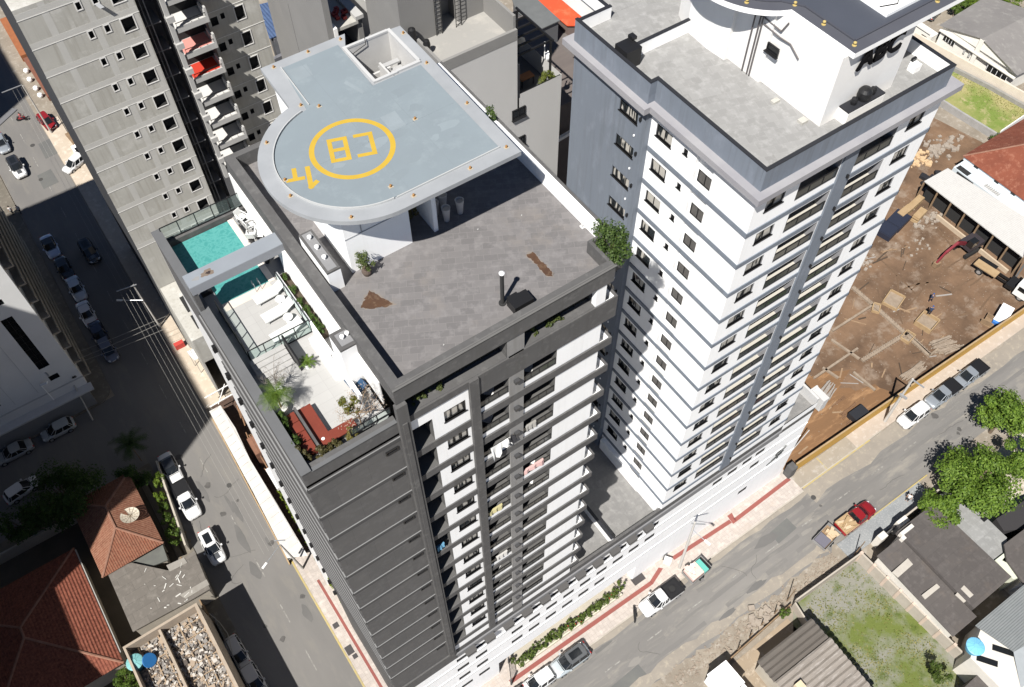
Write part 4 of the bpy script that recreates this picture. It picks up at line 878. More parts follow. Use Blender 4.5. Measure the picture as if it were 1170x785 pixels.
# ================================================================ podium under both towers
PD = thing('parking_podium', 'long white parking podium with rows of small dark vents below the two towers', 'building', (2.5, 21.56, 0))
holes = []
for (z, xs) in ((13.25, [8.4+2.0*i for i in range(12)] + [38.6,40.6,42.6,44.4]), (10.4, [8.3+2.0*i for i in range(12)] + [44.4]), (7.45, [8.3+2.0*i for i in range(9)]), (4.2, [6.3,8.4,10.4,12.4,44.4])):
    holes += [(x-.1, x+1.15, z-.05, z+.68, .6) for x in xs]
b = MB()
hA = [h for h in holes if h[1] < 12.5]; hC = [h for h in holes if h[0] > 30.0]; hB = [h for h in holes if 12.5 <= h[0] and h[1] <= 30.0]
for (a_,c_,z_,hh) in ((2.5,12.6,.1,hA+[h for h in holes if h[0]<12.6<h[1] and False]),(12.6,30.0,3.9,hB),(30.0,51.95,.1,hC)): b.facade(0,YF,1,0,0,-1, a_,c_, z_,16.75, hh, 0, 1, 1)
b.face([(12.6,YF,3.9),(30,YF,3.9),(30,23.6,3.9),(12.6,23.6,3.9)]); b.face([(12.6,23.6,.1),(30,23.6,.1),(30,23.6,3.9),(12.6,23.6,3.9)]); b.face([(12.6,YF,.1),(12.6,23.6,.1),(12.6,23.6,3.9),(12.6,YF,3.9)]); b.face([(30,YF,.1),(30,23.6,.1),(30,23.6,3.9),(30,YF,3.9)])
b.face([(51.95,YF,0),(51.95,40,0),(51.95,40,16.75),(51.95,YF,16.75)]); b.face([(2.5,34.4,0),(2.5,YF,0),(2.5,YF,16.75),(2.5,34.4,16.75)],2); b.face([(2.5,34.4,0),(2.5,34.4,16.9),(8.3,34.4,16.9),(8.3,34.4,0)])
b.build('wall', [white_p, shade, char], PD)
b = MB(); b.face([(7.9,21.7,15.9),(51.9,21.7,15.9),(51.9,40,15.9),(7.9,40,15.9)])
b.build('terrace_floor', tile_mat('podium_paving',(0.19,0.186,0.18),(0.165,0.162,0.158),(0.14,0.138,0.135),.6,.6,.006,stain=(.24,.235,.225)), PD)
b = MB(); b.box(8.3,YF-.03,15.9,47.05,YF+.22,16.85); b.box(47.2,YF-.03,15.0,51.9,YF+.2,15.72); b.build('terrace_parapet', char, PD)
b = MB(); b.box(8.3,YF-.16,15.75,47.1,YF-.003,15.98); b.box(8.3,YF-.05,14.6,47.1,YF-.002,15.4); b.build('parapet_moulding', mat('mould_grey',(.20,.20,.205),.75), PD)
b = MB(); b.box(2.5,YF-.14,15.0,8.3,YF-.003,16.9); b.build('dark_band', char, PD)
for z in (12.55,9.7,6.75): b = MB(); b.box(2.5,YF-.06,z,51.9,YF-.003,z+.13); b.build('string_course', white_p, PD)
for z in (12.42,9.57,6.62): b = MB(); b.box(2.5,YF-.05,z,47.5,YF-.003,z+.128); b.build('shadow_gap', plain('gap_grey',(.08,.08,.085),.8), PD)
# potted shrub boxes / AC units hanging in the top opening row
am = MB(); am.box(0,-.55,0,.95,0,.55); am.box(-.04,-.58,.55,.99,0,.6); amm = am.mesh('planter_box_mesh', plain('box_grey',(.075,.072,.07),.7))
for i in range(17):
    x = 9.2 + 2.02*i
    if x > 31: break
    inst('ac_cage', amm, PD, (x, YF, 14.55))
# wall between the two podium terraces
b = MB(); b.box(25.55,21.8,15.9,25.8,33,17.0); b.build('dividing_wall', [white_p], PD)
b = MB(); b.box(25.52,21.8,17.0,25.83,33,17.04); b.build('wall_cap', blk_c, PD)
b = MB(); b.box(30.9,24.6,15.9,31.3,30.4,17.6); b.box(31.0,21.9,15.9,31.3,24.6,17.2); b.build('tower_plinth', white_p, PD)
# small terrace at the right end with walls and a step block
b = MB(); b.box(47.2,21.8,14.8,51.7,24,15.0); b.build('end_terrace_floor', tile_mat('podium_paving',(0.3,0.295,0.288),(0.275,0.272,0.268),(0.25,0.248,0.245),.6,.6,.006), PD)
b = MB(); b.box(51.7,21.6,14.5,51.95,25,17.4); b.box(51.95,22.9,14.5,53.4,23.1,16.6); b.box(52.6,21.3,14.5,53.4,22.9,16.5); b.build('end_terrace_wall', mat('end_wall_white',(.50,.495,.485),.8), PD)
# emblem: dark striped oval and a scroll ornament on the blank wall
b = MB(); yy = YF-.05
def onw(u,v): # u along wall, v up, around the emblem centre
    return (48.75+u, yy, 8.55+v)
ov = [(.95*math.cos(t)*.62, .34*math.sin(t)) for t in [i*6.283/28 for i in range(28)]]
an = R(38)
b.face([onw(.45+(x*math.cos(an)-y*math.sin(an))*1.5, .75+(x*math.sin(an)+y*math.cos(an))*1.5) for x,y in ov])
o = b.build('wall_emblem', plain('emblem_dark',(.03,.035,.035),.6), PD)
c = MB(); yy = YF-.06
for s_ in (-.16,.1):
    c.face([onw(.45+(x*math.cos(an)-y*math.sin(an)), .75+(x*math.sin(an)+y*math.cos(an))) for x,y in ((-.62,s_),(.66,s_),(.66,s_+.07),(-.62,s_+.07))])
c.build('emblem_stripe', white_p, o)
c = MB()
for k in range(3):
    pts = [onw(-.35+.52*k-.1*k+ .33*math.cos(t*.5+k*2)*(1-.03*t), -.55+.3*k*.8+.25*math.sin(t*.5+k*2)*(1-.03*t)) for t in range(14)]
    c.poly_tube(pts, .045, 4)
c.poly_tube([onw(-1.2,-1.05),onw(-.9,-.8),onw(-.5,-.7),onw(0,-.35),onw(.55,.1),onw(.95,.25)], .06, 4)
c.lathe(48.8,YF-.1,[(.12,8.15),(.14,8.4),(.05,8.45)],10)
c.build('emblem_scroll', plain('emblem_dark',(.03,.035,.035),.6), PD)
b = MB(); b.box(31.6,YF-.30,15.2,33.2,YF-.17,15.5)
# planter in front of the podium
t = thing('street_planter', 'long cream planter bed with a flowering hedge along the white podium', 'planter', (20, 21.6, 0))
b = MB(); b.box(14.6,20.75,.12,28.0,20.9,.6); b.box(14.6,20.9,.12,28.0,23.55,.42,1); b.box(14.5,20.9,.12,14.6,23,.6); b.build('bed', [mat('cream_stone',(.56,.52,.42),.85), mat('sand_bed',(.40,.365,.30),.95,(.34,.31,.255),1)], t)
b = MB(); rh = random.Random(17)
for i in range(36): leaves(b, 14.4+i*.4+rh.uniform(-.1,.1), 21.25+rh.uniform(-.2,.2)+(.35 if i>33 else 0), .8+rh.uniform(-.05,.4), .5,.5,.5, 230, .17, 7, rh)
b.build('hedge', leaf_mat('hedge_leaf',(.035,.07,.012),(.11,.18,.03),(.16,.20,.05)), t)
b = MB()
for i in range(9): x,y = 15+rh.uniform(0,12.5), 21.1+rh.uniform(-.3,.3); leaves(b,x,y,1.2,.1,.1,.1,8,.09,2,rh)
b.build('flowers', plain('red_flower',(.45,.04,.03),.6), t)
# entrance gate court: dark gate, pinkish forecourt
t = thing('entrance_gate', 'dark metal entrance gate at the foot of the podium beside the hedge', 'gate', (13.3, 20.6, 0))
b = MB(); x0,y0 = 13.0,20.2
b.box(12.9,19.9,.12,13.05,20.05,2.2); b.box(13.9,21.8,.12,14.05,21.95,2.2)
b.build('post', char, t); b = MB(); b.beam((12.97,19.98,1.9),(13.97,21.88,1.9),.06,.08)
for i in range(12): q = i/12; b.box(12.97+q,19.98+q*1.9,.2,13.0+q,20.01+q*1.9,1.9)
b.build('bars', blk, t)

# ================================================================ white tower (ABC)
TB = thing('apartment_tower', 'tall white apartment tower with blue-grey floor bands and ABC letters on its roof house', 'tower', (31.3, 21.56, 0))
rows = [55.83 - S*k for k in range(14)]
holes = []
for z in rows:
    holes += [(32.3,33.8,z+1.22,z+2.2,.16),(34.95,38.45,z+.5,z+2.28,1.5),(39.78,43.2,z+.5,z+2.28,1.5),(44.25,45.65,z+1.22,z+2.2,.16)]
b = MB(); b.facade(0,YF,1,0,0,-1, 31.3,47.1, 16.75,58.9, holes, 0, 1, 2)
lh = []
for z in rows: lh += [(23.3,24.8,z+1.22,z+2.22,.16),(25.7,26.0,z+1.75,z+2.15,.2)]
# left flank: u grows towards -y; section A (near corner) y 25.0..21.56 plain, niche y 25.0..26.5, section B y 26.5..30.65
def flank(x, ya, yb, holes): b.facade(x, 0, 0,1, -1,0, ya, yb, 15.9, 58.9, holes, 0, 1, 2)
flank(31.3, YF, 25.0, []); flank(31.62, 25.0, 26.5, [(25.16,26.4,z+.18,z+1.18,.08) for z in rows])
flank(31.3, 26.5, 30.65, [(28.68,30.12,z+1.22,z+2.2,.16) for z in rows]+[(27.25,27.6,z+1.68,z+2.12,.18) for z in rows])
b.face([(31.3,25.0,15.9),(31.62,25.0,15.9),(31.62,25.0,58.9),(31.3,25.0,58.9)]); b.face([(31.62,26.5,15.9),(31.3,26.5,15.9),(31.3,26.5,58.9),(31.62,26.5,58.9)])
b.face([(47.1,YF,15),(47.1,38.2,15),(47.1,38.2,58.9),(47.1,YF,58.9)]); b.face([(31.3,38.2,15),(47.1,38.2,15),(47.1,38.2,58.9),(31.3,38.2,58.9)][::-1])
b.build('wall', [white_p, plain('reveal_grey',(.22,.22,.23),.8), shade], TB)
# balcony interiors: pale floor strip is the slab itself
b = MB(); gh = [(31.4,33.2,z+1.3,z+2.2,.16) for z in rows]
b.facade(30.85,0,0,1,-1,0, 30.65,38.0, 15.9,58.9, gh, 0,0,1); b.face([(30.85,30.65,15.9),(31.3,30.65,15.9),(31.3,30.65,58.9),(30.85,30.65,58.9)]); b.face([(31.3,38.0,15.9),(30.85,38.0,15.9),(30.85,38.0,58.9),(31.3,38.0,58.9)])
b.build('grey_wall', [lilac, shade], TB)
for k, z in enumerate(rows):
    b = MB(); zb, zt = z-.40, z
    b.box(31.24,YF-.06,zb,38.5,YF-.003,zt); b.box(39.75,YF-.06,zb,47.16,YF-.003,zt); b.box(31.24,YF-.003,zb,31.297,30.6,zt); b.box(47.102,YF-.06,zb,47.16,30,zt)
    b.build('floor_band', lilac, TB)
    add_window(TB, 32.3,YF,z+1.22,1.5,.98,0,1); add_window(TB, 44.25,YF,z+1.22,1.4,.98,0,1)
    add_window(TB, 31.3,30.12,z+1.22,1.44,.98,-math.pi/2,1); add_window(TB, 31.3,27.6,z+1.68,.35,.44,-math.pi/2,0,'small',True)
    add_window(TB, 31.62,26.4,z+.18,1.24,1.0,-math.pi/2,1,'louvre',False,name='louvred_window',depth=.03)
    add_window(TB, 30.85,33.2,z+1.3,1.8,.9,-math.pi/2,3)
b = MB(); b.box(38.5,YF-.12,16.8,39.75,YF-.003,58.85); b.build('grey_pilaster', lilac, TB)
# balconies of the white tower: pale floor, railing, glazed door, white underside
rm2 = {}
def rail2(wd):
    r = MB(); r.box(0,.03,0,wd,.09,.05); r.box(0,.02,.70,wd,.10,.76); r.box(0,.06,.05,wd,.068,.70,1)
    for i in range(4): x = min(wd-.05, i*wd/3); r.box(x,.03,.05,x+.05,.09,.70)
    return r.mesh('railing_mesh', [blk, plain('dark_rail_glass',(.035,.04,.04),.12)])
for wd in (3.5,3.42): rm2[wd] = rail2(wd); dm[wd] = door_mesh(wd,1.75)
pf = MB(); pf.box(0,.12,0,1,1.45,.0)
cream = plain('balcony_floor_cream',(.42,.40,.355),.85)
for k, z in enumerate(rows):
    for x, wd in ((34.95,3.5),(39.78,3.42)):
        inst('balcony_railing', rm2[wd], TB, (x,YF,z+.5)); inst('balcony_door', dm[wd], TB, (x,YF+1.48,z+.52))
for x, wd in ((34.95,3.5),(39.78,3.42)):
    b = MB(); b.box(0,.11,0,wd,1.42,.015); fm_ = b.mesh('balcony_floor_mesh', cream)
    for z in rows: inst('balcony_floor', fm_, TB, (x,YF,z+.5))
aj = MB(); aj.box(0,-.16,0,.12,0,.26); ajm = aj.mesh('lamp_mesh', blk)
for z in rows: inst('wall_lamp', ajm, TB, (39.35,YF-.12,z+.05)); inst('wall_lamp', ajm, TB, (30.85,31.15,z+1.9), -math.pi/2)
dt = MB(); dt.lathe(0,0,[(.06,0),(.06,.1),(.02,.12)],8); dtm = dt.mesh('knob_mesh', white_p)
for z in rows: inst('drain_spout', dtm, TB, (30.80,31.5,z+.35))
# cornice and parapet
def pl(x0,y0,j): return [(x0,y0),(47.1+(31.3-x0),y0),(47.1+(31.3-x0),38.6),(x0-.45,38.6),(x0-.45,30.65-j),(x0,30.65-j)]
b = MB(); b.prism(pl(31.06,21.32,0), 58.6, 58.92); b.build('cornice_bed', lilac, TB)
b = MB(); b.prism(pl(30.72,21.0,.3), 58.92, 59.38); b.build('cornice', [lilac_l], TB)
b = MB(); pp = [(31.28,21.5),(46.6,21.5),(46.6,38.0),(30.75,38.0),(30.75,30.65),(31.28,30.65)]
b.prism(pp, 59.38, 60.05, 0, 1); b.build('roof', [lilac, tile_mat('pale_roof_paving',(.25,.248,.243),(.215,.213,.208),(.275,.273,.266),.62,.62,.008,stain=(.31,.308,.30),stain_scale=.3,rot=.3)], TB)
def edge_wall(parent, pts, z0, z1, wd, mo, mi=None, cap=None):
    b = MB(); c = MB()
    for (xa,ya),(xb,yb) in pts: b.box(min(xa,xb)-wd/2,min(ya,yb)-wd/2,z0,max(xa,xb)+wd/2,max(ya,yb)+wd/2,z1); c.box(min(xa,xb)-wd/2-.02,min(ya,yb)-wd/2-.02,z1,max(xa,xb)+wd/2+.02,max(ya,yb)+wd/2+.02,z1+.05)
    b.build('parapet', mo, parent); c.build('parapet_cap', cap or blk_c, parent)
edge_wall(TB, [((31.38,21.6),(46.5,21.6))], 60.05, 60.95, .2, lilac); edge_wall(TB, [((31.38,21.82),(31.38,30.6))], 60.05, 60.948, .2, lilac); edge_wall(TB, [((30.85,30.95),(30.85,37.9))], 60.05, 60.946, .2, lilac); edge_wall(TB,[((30.85,30.74),(31.38,30.74))],60.05,60.944,.2,lilac)
edge_wall(TB, [((46.5,21.85),(46.5,37.9))], 60.05, 60.942, .2, white_p)
edge_wall(TB, [((31.1,37.8),(33.3,37.8))], 60.05, 60.94, .2, white_p); edge_wall(TB, [((33.2,38.05),(33.2,42))], 60.05, 60.938, .2, white_p); edge_wall(TB, [((31.1,33.9),(36.6,33.9))], 60.05, 60.95, .2, white_p)
b = MB(); b.box(31.49,21.71,60.05,31.53,30.6,60.93); b.box(31.5,21.705,60.06,46.4,21.74,60.92); b.box(30.96,31.0,60.05,31.0,37.7,60.93); b.build('parapet_lining', white_p, TB)
b = MB(); b.box(33.3,37.9,58.6,46.6,46,60.04); b.box(46.4,37.9,60.04,46.6,46,60.94); b.box(33.3,45.8,60.04,46.4,46,60.94); b.build('rear_roof', [white_a], TB)
b = MB(); b.box(33.35,38.0,60.041,46.35,45.7,60.06); b.build('rear_roof_paving', MATS['pale_roof_paving'], TB)
b = MB(); b.box(30.7,34.0,60.95,31.9,35.2,61.45) if False else b.box(30.95,33.15,60.05,32.1,34.3,61.35); b.box(31.95,33.9,61.35,32.3,34.35,61.55); tag(b.build('roof_cabinet', blk), 'black cabinet on the parapet corner of the white tower roof', 'cabinet')
b = MB(); b.lathe(31.2,21.95,[(.04,60.98),(.04,61.05)],6)
# lift house and helipad
b = MB(); b.box(37.05,22.95,60.05,43.0,27.8,64.85); b.box(36.85,27.8,60.05,43,30.5,64.85)
w_ = [(36.55,30.5)] + arc(39.3,32.0,2.9,200,160,6) + [(36.55,34.5),(43,36),(43,30.5)]
b.prism([(36.55,30.5),(36.42,32),(36.55,34.0),(37.2,35.5),(38.5,36.6),(43,36.6),(43,30.5)], 60.05, 64.85); b.build('lift_house', [white_a], TB)
R2 = arc(39.3,31.5,4.7,246,110,30)
ou = [(37.4,22.6),(37.35,27.25)] + R2[2:] + [(38,40),(46.8,40),(46.8,22.6)]
inn = [(38.15,23.35),(38.1,27.0)] + arc(39.3,31.5,3.9,240,110,26) + [(38.4,39.3),(46.1,39.3),(46.1,23.35)]
slate = mat('slate_paint',(.08,.083,.097),.6,(.068,.07,.083),.5); slate2 = mat('slate_deck',(.062,.068,.085),.55,(.054,.06,.075),.4)
b = MB(); b.prism(ou, 64.85, 65.2, 0, 1); h2 = b.build('helipad', [white_p, slate], TB)
b = MB(); b.prism(inn, 65.2, 65.24); b.build('helipad_deck', slate2, h2)
b = MB()
for p_, q_ in zip(inn, inn[1:]): b.beam((*p_,65.25),(*q_,65.25),.09,.07)
b.beam((*inn[-1],65.25),(*inn[0],65.25),.09,.07); b.build('deck_upstand', plain('slate_line',(.06,.062,.075),.6), h2)
lm2 = plain('brass_lamp',(.42,.32,.12),.4)
lb = MB(); lb.lathe(0,0,[(.13,0),(.13,.03),(.04,.05),(.04,.13),(.1,.16),(.09,.22),(.02,.26)],10); lbm = lb.mesh('landing_light_mesh', lm2)
for px,py in ((853,3),(908,6),(941,28),(976,52),(1071,2),(822,-8)): x,y = G(px,py,65.2); inst('landing_light', lbm, h2, (x,y,65.2))
b = MB(); b.box(41.0,23.75,65.2,41.15,28.6,65.45); b.box(41.15,23.75,65.2,43.9,23.9,65.45); b.box(43.75,23.9,65.2,43.9,28.6,65.45); b.box(41.15,23.9,65.241,43.75,28.6,65.26); b.build('white_shaft', white_p, h2)
b = MB(); b.beam((41.3,24.6,65.29),(42.4,24.2,65.29),.06,.05); b.beam((42.4,24.2,65.30),(43.3,24.9,65.30),.05,.05); b.build('conduit', blk, h2)
def text_mesh(txt, size, ext, m, name, parent, loc, rot, cond=1.0):
    cu = bpy.data.curves.new('tmp','FONT'); cu.body = txt; cu.size = size; cu.extrude = ext; cu.offset = .035; cu.space_character = 1.05
    o = bpy.data.objects.new('tmp', cu); COL.objects.link(o); bpy.context.view_layer.update()
    me = bpy.data.meshes.new_from_object(o.evaluated_get(bpy.context.evaluated_depsgraph_get())); bpy.data.objects.remove(o); bpy.data.curves.remove(cu)
    me.materials.clear(); me.materials.append(m); off = ORG.get(parent.name,(0,0,0)) if parent else (0,0,0)
    q = bpy.data.objects.new(name, me); COL.objects.link(q); q.parent = parent; q.location = (loc[0]-off[0],loc[1]-off[1],loc[2]-off[2]); q.rotation_euler = rot; q.scale = (cond,1,1); ORG[q.name]=(0,0,0); return q
for ch, x in (('A',38.45),('B',39.62),('C',40.66)):
    text_mesh(ch, 1.8, .07, plain('letter_black',(.004,.004,.005),.85,.1), 'letter', TB, (x,22.78,63.5), (math.pi/2,0,0), .95)
b = MB(); b.box(38.3,22.2,60.9,41.3,22.94,61.0); b.box(38.35,22.25,60.05,38.45,22.9,60.9); b.box(41.1,22.25,60.05,41.2,22.9,60.9)
t = thing('tank_platform', 'black slab with a round black tank and two small canisters below the ABC letters', 'platform', (39.8,22.5,60.05)); b.build('slab', blk_c, t)
b = MB(); b.box(38.3,22.19,60.05,41.3,22.95,60.88); b.build('base', white_a, t)
b = MB(); b.lathe(39.85,22.6,[(.36,61.0),(.42,61.25),(.40,61.55),(.28,61.72),(.05,61.78)],22); b.build('tank', blk, t)
for x in (39.05,40.6): b = MB(); b.lathe(x,22.6,[(.17,61.0),(.2,61.2),(.17,61.4),(.03,61.45)],14); b.build('canister', blk, t)
# pipes on the flank of the lift house
b = MB()
for y in (28.5,28.7,29.1): b.poly_tube([(36.7,y,64.8),(36.7,y,60.2)], .05, 6)
b.poly_tube([(36.8,28.4,63.8),(36.9,27.2,63.6),(36.95,26.4,63.6),(36.95,25.6,63.1)], .045, 6); b.poly_tube([(36.8,28.7,64.2),(36.9,27.2,64.0),(36.95,26.9,64.7)],.045,6); b.build('pipes', plain('pipe_dark',(.10,.09,.09),.5), TB)
add_window(TB, 36.85,28.3-.45,62.4,.9,.55,-math.pi/2,0,'small',True,depth=-.02)
b = MB(); b.box(36.2,25.8,60.05,36.7,26.1,60.2); b.build('roof_kerb_block', conc, TB); b = MB(); b.box(36.3,23.6,60.05,36.8,24.0,60.22); b.build('roof_kerb_block', conc, TB)
b = MB(); b.box(45.0,23.0,60.05,45.6,23.5,60.5); b.box(45.1,23.5,60.5,45.4,23.55,60.55); b.build('vent_block', white_p, TB)
b = MB(); b.box(45.2,23.45,60.5,45.55,23.6,60.75); b.build('vent_grille', blk, TB)
# ================================================================ unpainted concrete tower, upper left
YG = 77.5; SG = 2.93
TG = thing('concrete_tower', 'unpainted grey concrete tower under construction with white-rimmed window openings', 'tower', (2.75, YG, 0))
tops = [45.95 - SG*k for k in range(-1, 10)]
b = MB(); hl = []
for z in tops: hl += [(10.6,11.73,z-1.5,z-.13,.5),(9.08,9.5,z-.85,z-.15,.4),(7.62,8.02,z-.87,z-.15,.4)]
b.facade(0,YG,1,0,0,-1, 2.75,12.4, 0,49.9, hl, 0,1,1)
b.face([(2.75,YG,0),(2.75,YG,49.9),(2.75,98,49.9),(2.75,98,0)],2); b.face([(12.4,YG,0),(12.4,86,0),(12.4,86,49.9),(12.4,YG,49.9)])  # left face near-black, the shade on this flank is put into its colour
b.face([(2.75,YG,49.9),(12.4,YG,49.9),(12.4,98,49.9),(2.75,98,49.9)])
b.build('wall', [conc, shade, plain('painted_flank_shade',(.025,.027,.032),.9)], TG)
# structural frame ghosts, floor joints
concl = mat('pale_joint_concrete', (0.47,0.465,0.44), .9, (0.42,0.41,0.385), .5)
for z in tops: b = MB(); b.box(2.72,YG-.03,z-.04,12.42,YG-.003,z+.03); b.build('floor_joint', mat('white_mortar',(.62,.61,.585),.9), TG)
for z in tops:
    b = MB(); b.box(2.76,YG-.012,z+.032,12.39,YG-.003,z+.6); b.build('floor_beam', concl, TG)
b = MB()
for x in (5.1,8.5,12.0): b.box(x-.3,YG-.006,0,x+.3,YG-.0025,49.85)
b.build('column_strip', concl, TG)
fr = {}
def rim(wd,ht):
    if (wd,ht) not in fr:
        f = MB(); t_ = .09; f.box(-t_,-.05,-t_,wd+t_,.0,0); f.box(-t_,-.05,ht,wd+t_,.0,ht+t_); f.box(-t_,-.05,0,0,.0,ht); f.box(wd,-.05,0,wd+t_,0,ht); fr[(wd,ht)] = f.mesh('rim_mesh', mat('white_mortar_rim',(.66,.65,.63),.85))
    return fr[(wd,ht)]
for z in tops:
    for x,wd,zz,ht in ((10.6,1.13,z-1.5,1.37),(9.08,.42,z-.85,.70),(7.62,.40,z-.87,.72)): inst('window_opening', rim(wd,ht), TG, (x,YG,zz))
rn = random.Random(44)
for (x,z) in ((9.08,tops[0]-.85),(9.08,tops[10]-.85),(7.62,tops[10]-.87)):
    b = MB(); b.face([(x,YG-.02,z),(x+.42,YG-.02,z),(x+.65,YG-.55,z-.25),(x+.25,YG-.55,z-.25)]); b.build('open_sash', steel, TG)
# right block with windows, dark slots and back wall
hl = []
for k in range(-1,8):
    z = 42.9 - SG*k; hl += [(20.8,21.7,z-1.45,z,.4),(19.35,19.75,z-.7,z-.1,.4),(18.3,19.0,z-1.1,z-.2,.4)]
b = MB(); b.facade(0,YG,1,0,0,-1, 18.0,23.35, 0,47.8, hl, 0,1,1); b.face([(23.35,YG,0),(23.35,92,0),(23.35,92,47.8),(23.35,YG,47.8)]); b.face([(18.0,YG+1.5,0),(18.0,YG,0),(18.0,YG,47.8),(18.0,YG+1.5,47.8)])
b.face([(18,YG,47.8),(23.35,YG,47.8),(23.35,92,47.8),(18,92,47.8)]); b.build('right_block', [conc, shade], TG)
for k in range(-1,8):
    z = 42.9 - SG*k; inst('window_opening', rim(.9,1.45), TG, (20.8,YG,z-1.45)); b = MB(); b.box(18,YG-.03,z+.35,23.4,YG-.003,z+.42); b.build('floor_joint', MATS['white_mortar'], TG)
b = MB(); b.box(12.4,YG+3.2,0,18.0,YG+3.4,47); b.build('recess_wall', plain('recess_grey',(.10,.10,.105),.9), TG)
b = MB(); 
for k in range(16): b.box(12.4,YG+.9,46.5-SG*k,14.1,YG+3.2,46.6-SG*k)
b.box(13.15,YG+.7,0,13.25,YG+.8,47); b.box(12.8,YG+.7,0,12.86,YG+.8,47); b.build('recess_ledge', plain('recess_ledge',(.16,.16,.165),.9), TG)
YB = 75.6
bz = [43.75 - 2.87*k for k in range(-1,7)]
lightc = mat('pale_concrete',(.42,.415,.40),.85,(.36,.355,.345),.6)
b = MB()
for k, z in enumerate(bz): b.box(14.05,YB-.35,z+1.45,14.75,YB+.2,z+2.05); b.box(14.1,YB-.1,z-.9,14.5,YB+.3,z+1.45)
b.build('white_fin', lightc, TG)
for k, z in enumerate(bz):
    fl = {2:(.30,.035,.02),1:(.42,.20,.18)}.get(k-1+1-0, None)
    col = {3:plain('red_floor',(.42,.035,.018),.7), 2:plain('pink_floor',(.52,.22,.19),.7)}.get(k, plain('white_floor',(.50,.49,.47),.8))
    b = MB(); b.box(14.7,YB,z,17.75,YB+.14,z+.62); b.box(17.6,YB-.02,z,17.78,YB+.35,z+1.55); b.box(14.5,YB+.14,z-.0,17.75,YG+1.0,z+.1); o = b.build('balcony', lightc, TG)
    b = MB(); b.box(14.75,YB+.15,z+.1,17.55,YG+.9,z+.13); b.build('balcony_floor', col, o)
    b = MB(); b.box(14.7,YB+.02,z+1.0,17.6,YB+.07,z+1.05)
    for i in range(5): b.box(14.75+i*.7,YB+.03,z+.6,14.78+i*.7,YB+.06,z+1.0)
    b.build('balcony_rail', blk, o)
    b = MB(); b.box(17.6,YB+.35,z,17.75,YG,z+1.05); b.box(14.5,YG+1.0,z-.6,17.8,YG+1.1,z+2.3,1); b.build('balcony_side', [lightc, shade], o)
b = MB(); b.box(14.5,YG+1.1,0,18,YG+3.2,47); b.build('rear_core', plain('recess_grey',(.10,.10,.105),.9), TG)
# its low podium towards the street and the dark tower
NP = thing('concrete_podium', 'grey concrete deck with dark openings between the street and the pool terrace', 'building', (4,70,0))
zc = 14.0
A = [G(188,292,zc),G(200,287,zc),G(262,372,zc)] 
b = MB(); y1_ = YG-.05
b.box(2.9,YG-9.0,12.0,5.4,y1_,12.5); b.box(2.9,YG-9,0,3.1,y1_,12.0); b.box(5.4,YG-9,0,12,y1_,12.2); b.box(2.9,YG-9.2,8,5.4,YG-9,12.5)
b.build('deck', conc, NP)
b = MB(); b.box(4.2,YG-8,12.5,4.9,YG-5.8,12.52); b.box(4.2,YG-5.2,12.5,4.9,YG-2.6,12.52); b.build('opening', shade, NP)

# ================================================================ grey tower right behind the dark one
YN = 43.4
NG = thing('grey_tower', 'plain light grey tower behind the helipad with a roof terrace and pergola', 'tower', (27,YN,0))
gry = mat('light_grey_render',(.47,.462,.45),.8,(.43,.424,.414),.25,bump=.04,stretch=(1,1,.4)); gryd = mat('mid_grey_render',(.22,.215,.205),.8,(.19,.186,.18),.4)
b = MB(); b.facade(0,YN,1,0,0,-1, 23.9,30.1, 0,56.35, [], 0); b.facade(0,YN,1,0,0,-1, 30.1,34.15, 0,51.5, [], 0)
b.face([(34.15,YN,0),(34.15,56,0),(34.15,56,51.5),(34.15,YN,51.5)]); b.face([(23.9,YN,0),(23.9,YN,56.35),(23.9,50,56.35),(23.9,50,0)]); b.face([(30.1,YN,51.3),(30.1,56,51.3),(30.1,56,57.1),(30.1,YN,57.1)])
b.build('wall', gry, NG)
for z in (49.35,46.45,43.55): add_window(NG,29.6,YN,z,1.2,.9,0,1,'small',depth=-.06)
for z in (48.9,46.0,43.1,40.2): b = MB(); b.box(33.2,YN-.01,z,33.35,YN,z+.1)
b = MB(); b.box(24.1,YN+.2,56.2,30.0,50,56.4); b.build('roof', mat('pale_screed',(.30,.293,.275),.9,(.27,.262,.246),.4,(.34,.325,.30),.8), NG)
b = MB(); b.box(23.9,YN-.02,56.35,30.1,YN+.2,57.2); b.box(23.9,YN+.2,56.4,24.1,47.6,57.2); b.box(29.9,YN+.2,56.4,30.1,47.6,58.2); b.build('parapet', gryd, NG)
b = MB(); b.box(23.1,47.0,50,26.3,52,64.5); b.box(27.8,47.3,50,30.6,52,64); b.box(26.3,48.6,50,27.8,52,64); b.build('roof_house', gryd, NG)
b = MB()
for x in (25.75,27.35):
    b.tube((x,46.9,56.4),(x,46.9,64),.03,seg=5); b.tube((x+.45,46.9,56.4),(x+.45,46.9,64),.03,seg=5)
    for i in range(25): b.tube((x,46.9,56.6+i*.3),(x+.45,46.9,56.6+i*.3),.018,seg=4)
b.build('ladder', blk, NG)
b = MB(); b.lathe(24.2,45.6,[(.2,56.4),(.26,57.2),(.2,57.5),(.03,57.55)],12); b.lathe(23.7,46.6,[(.25,57.0),(.3,57.6),(.25,58.0),(.03,58.1)],12); b.build('roof_vent', blk, NG)
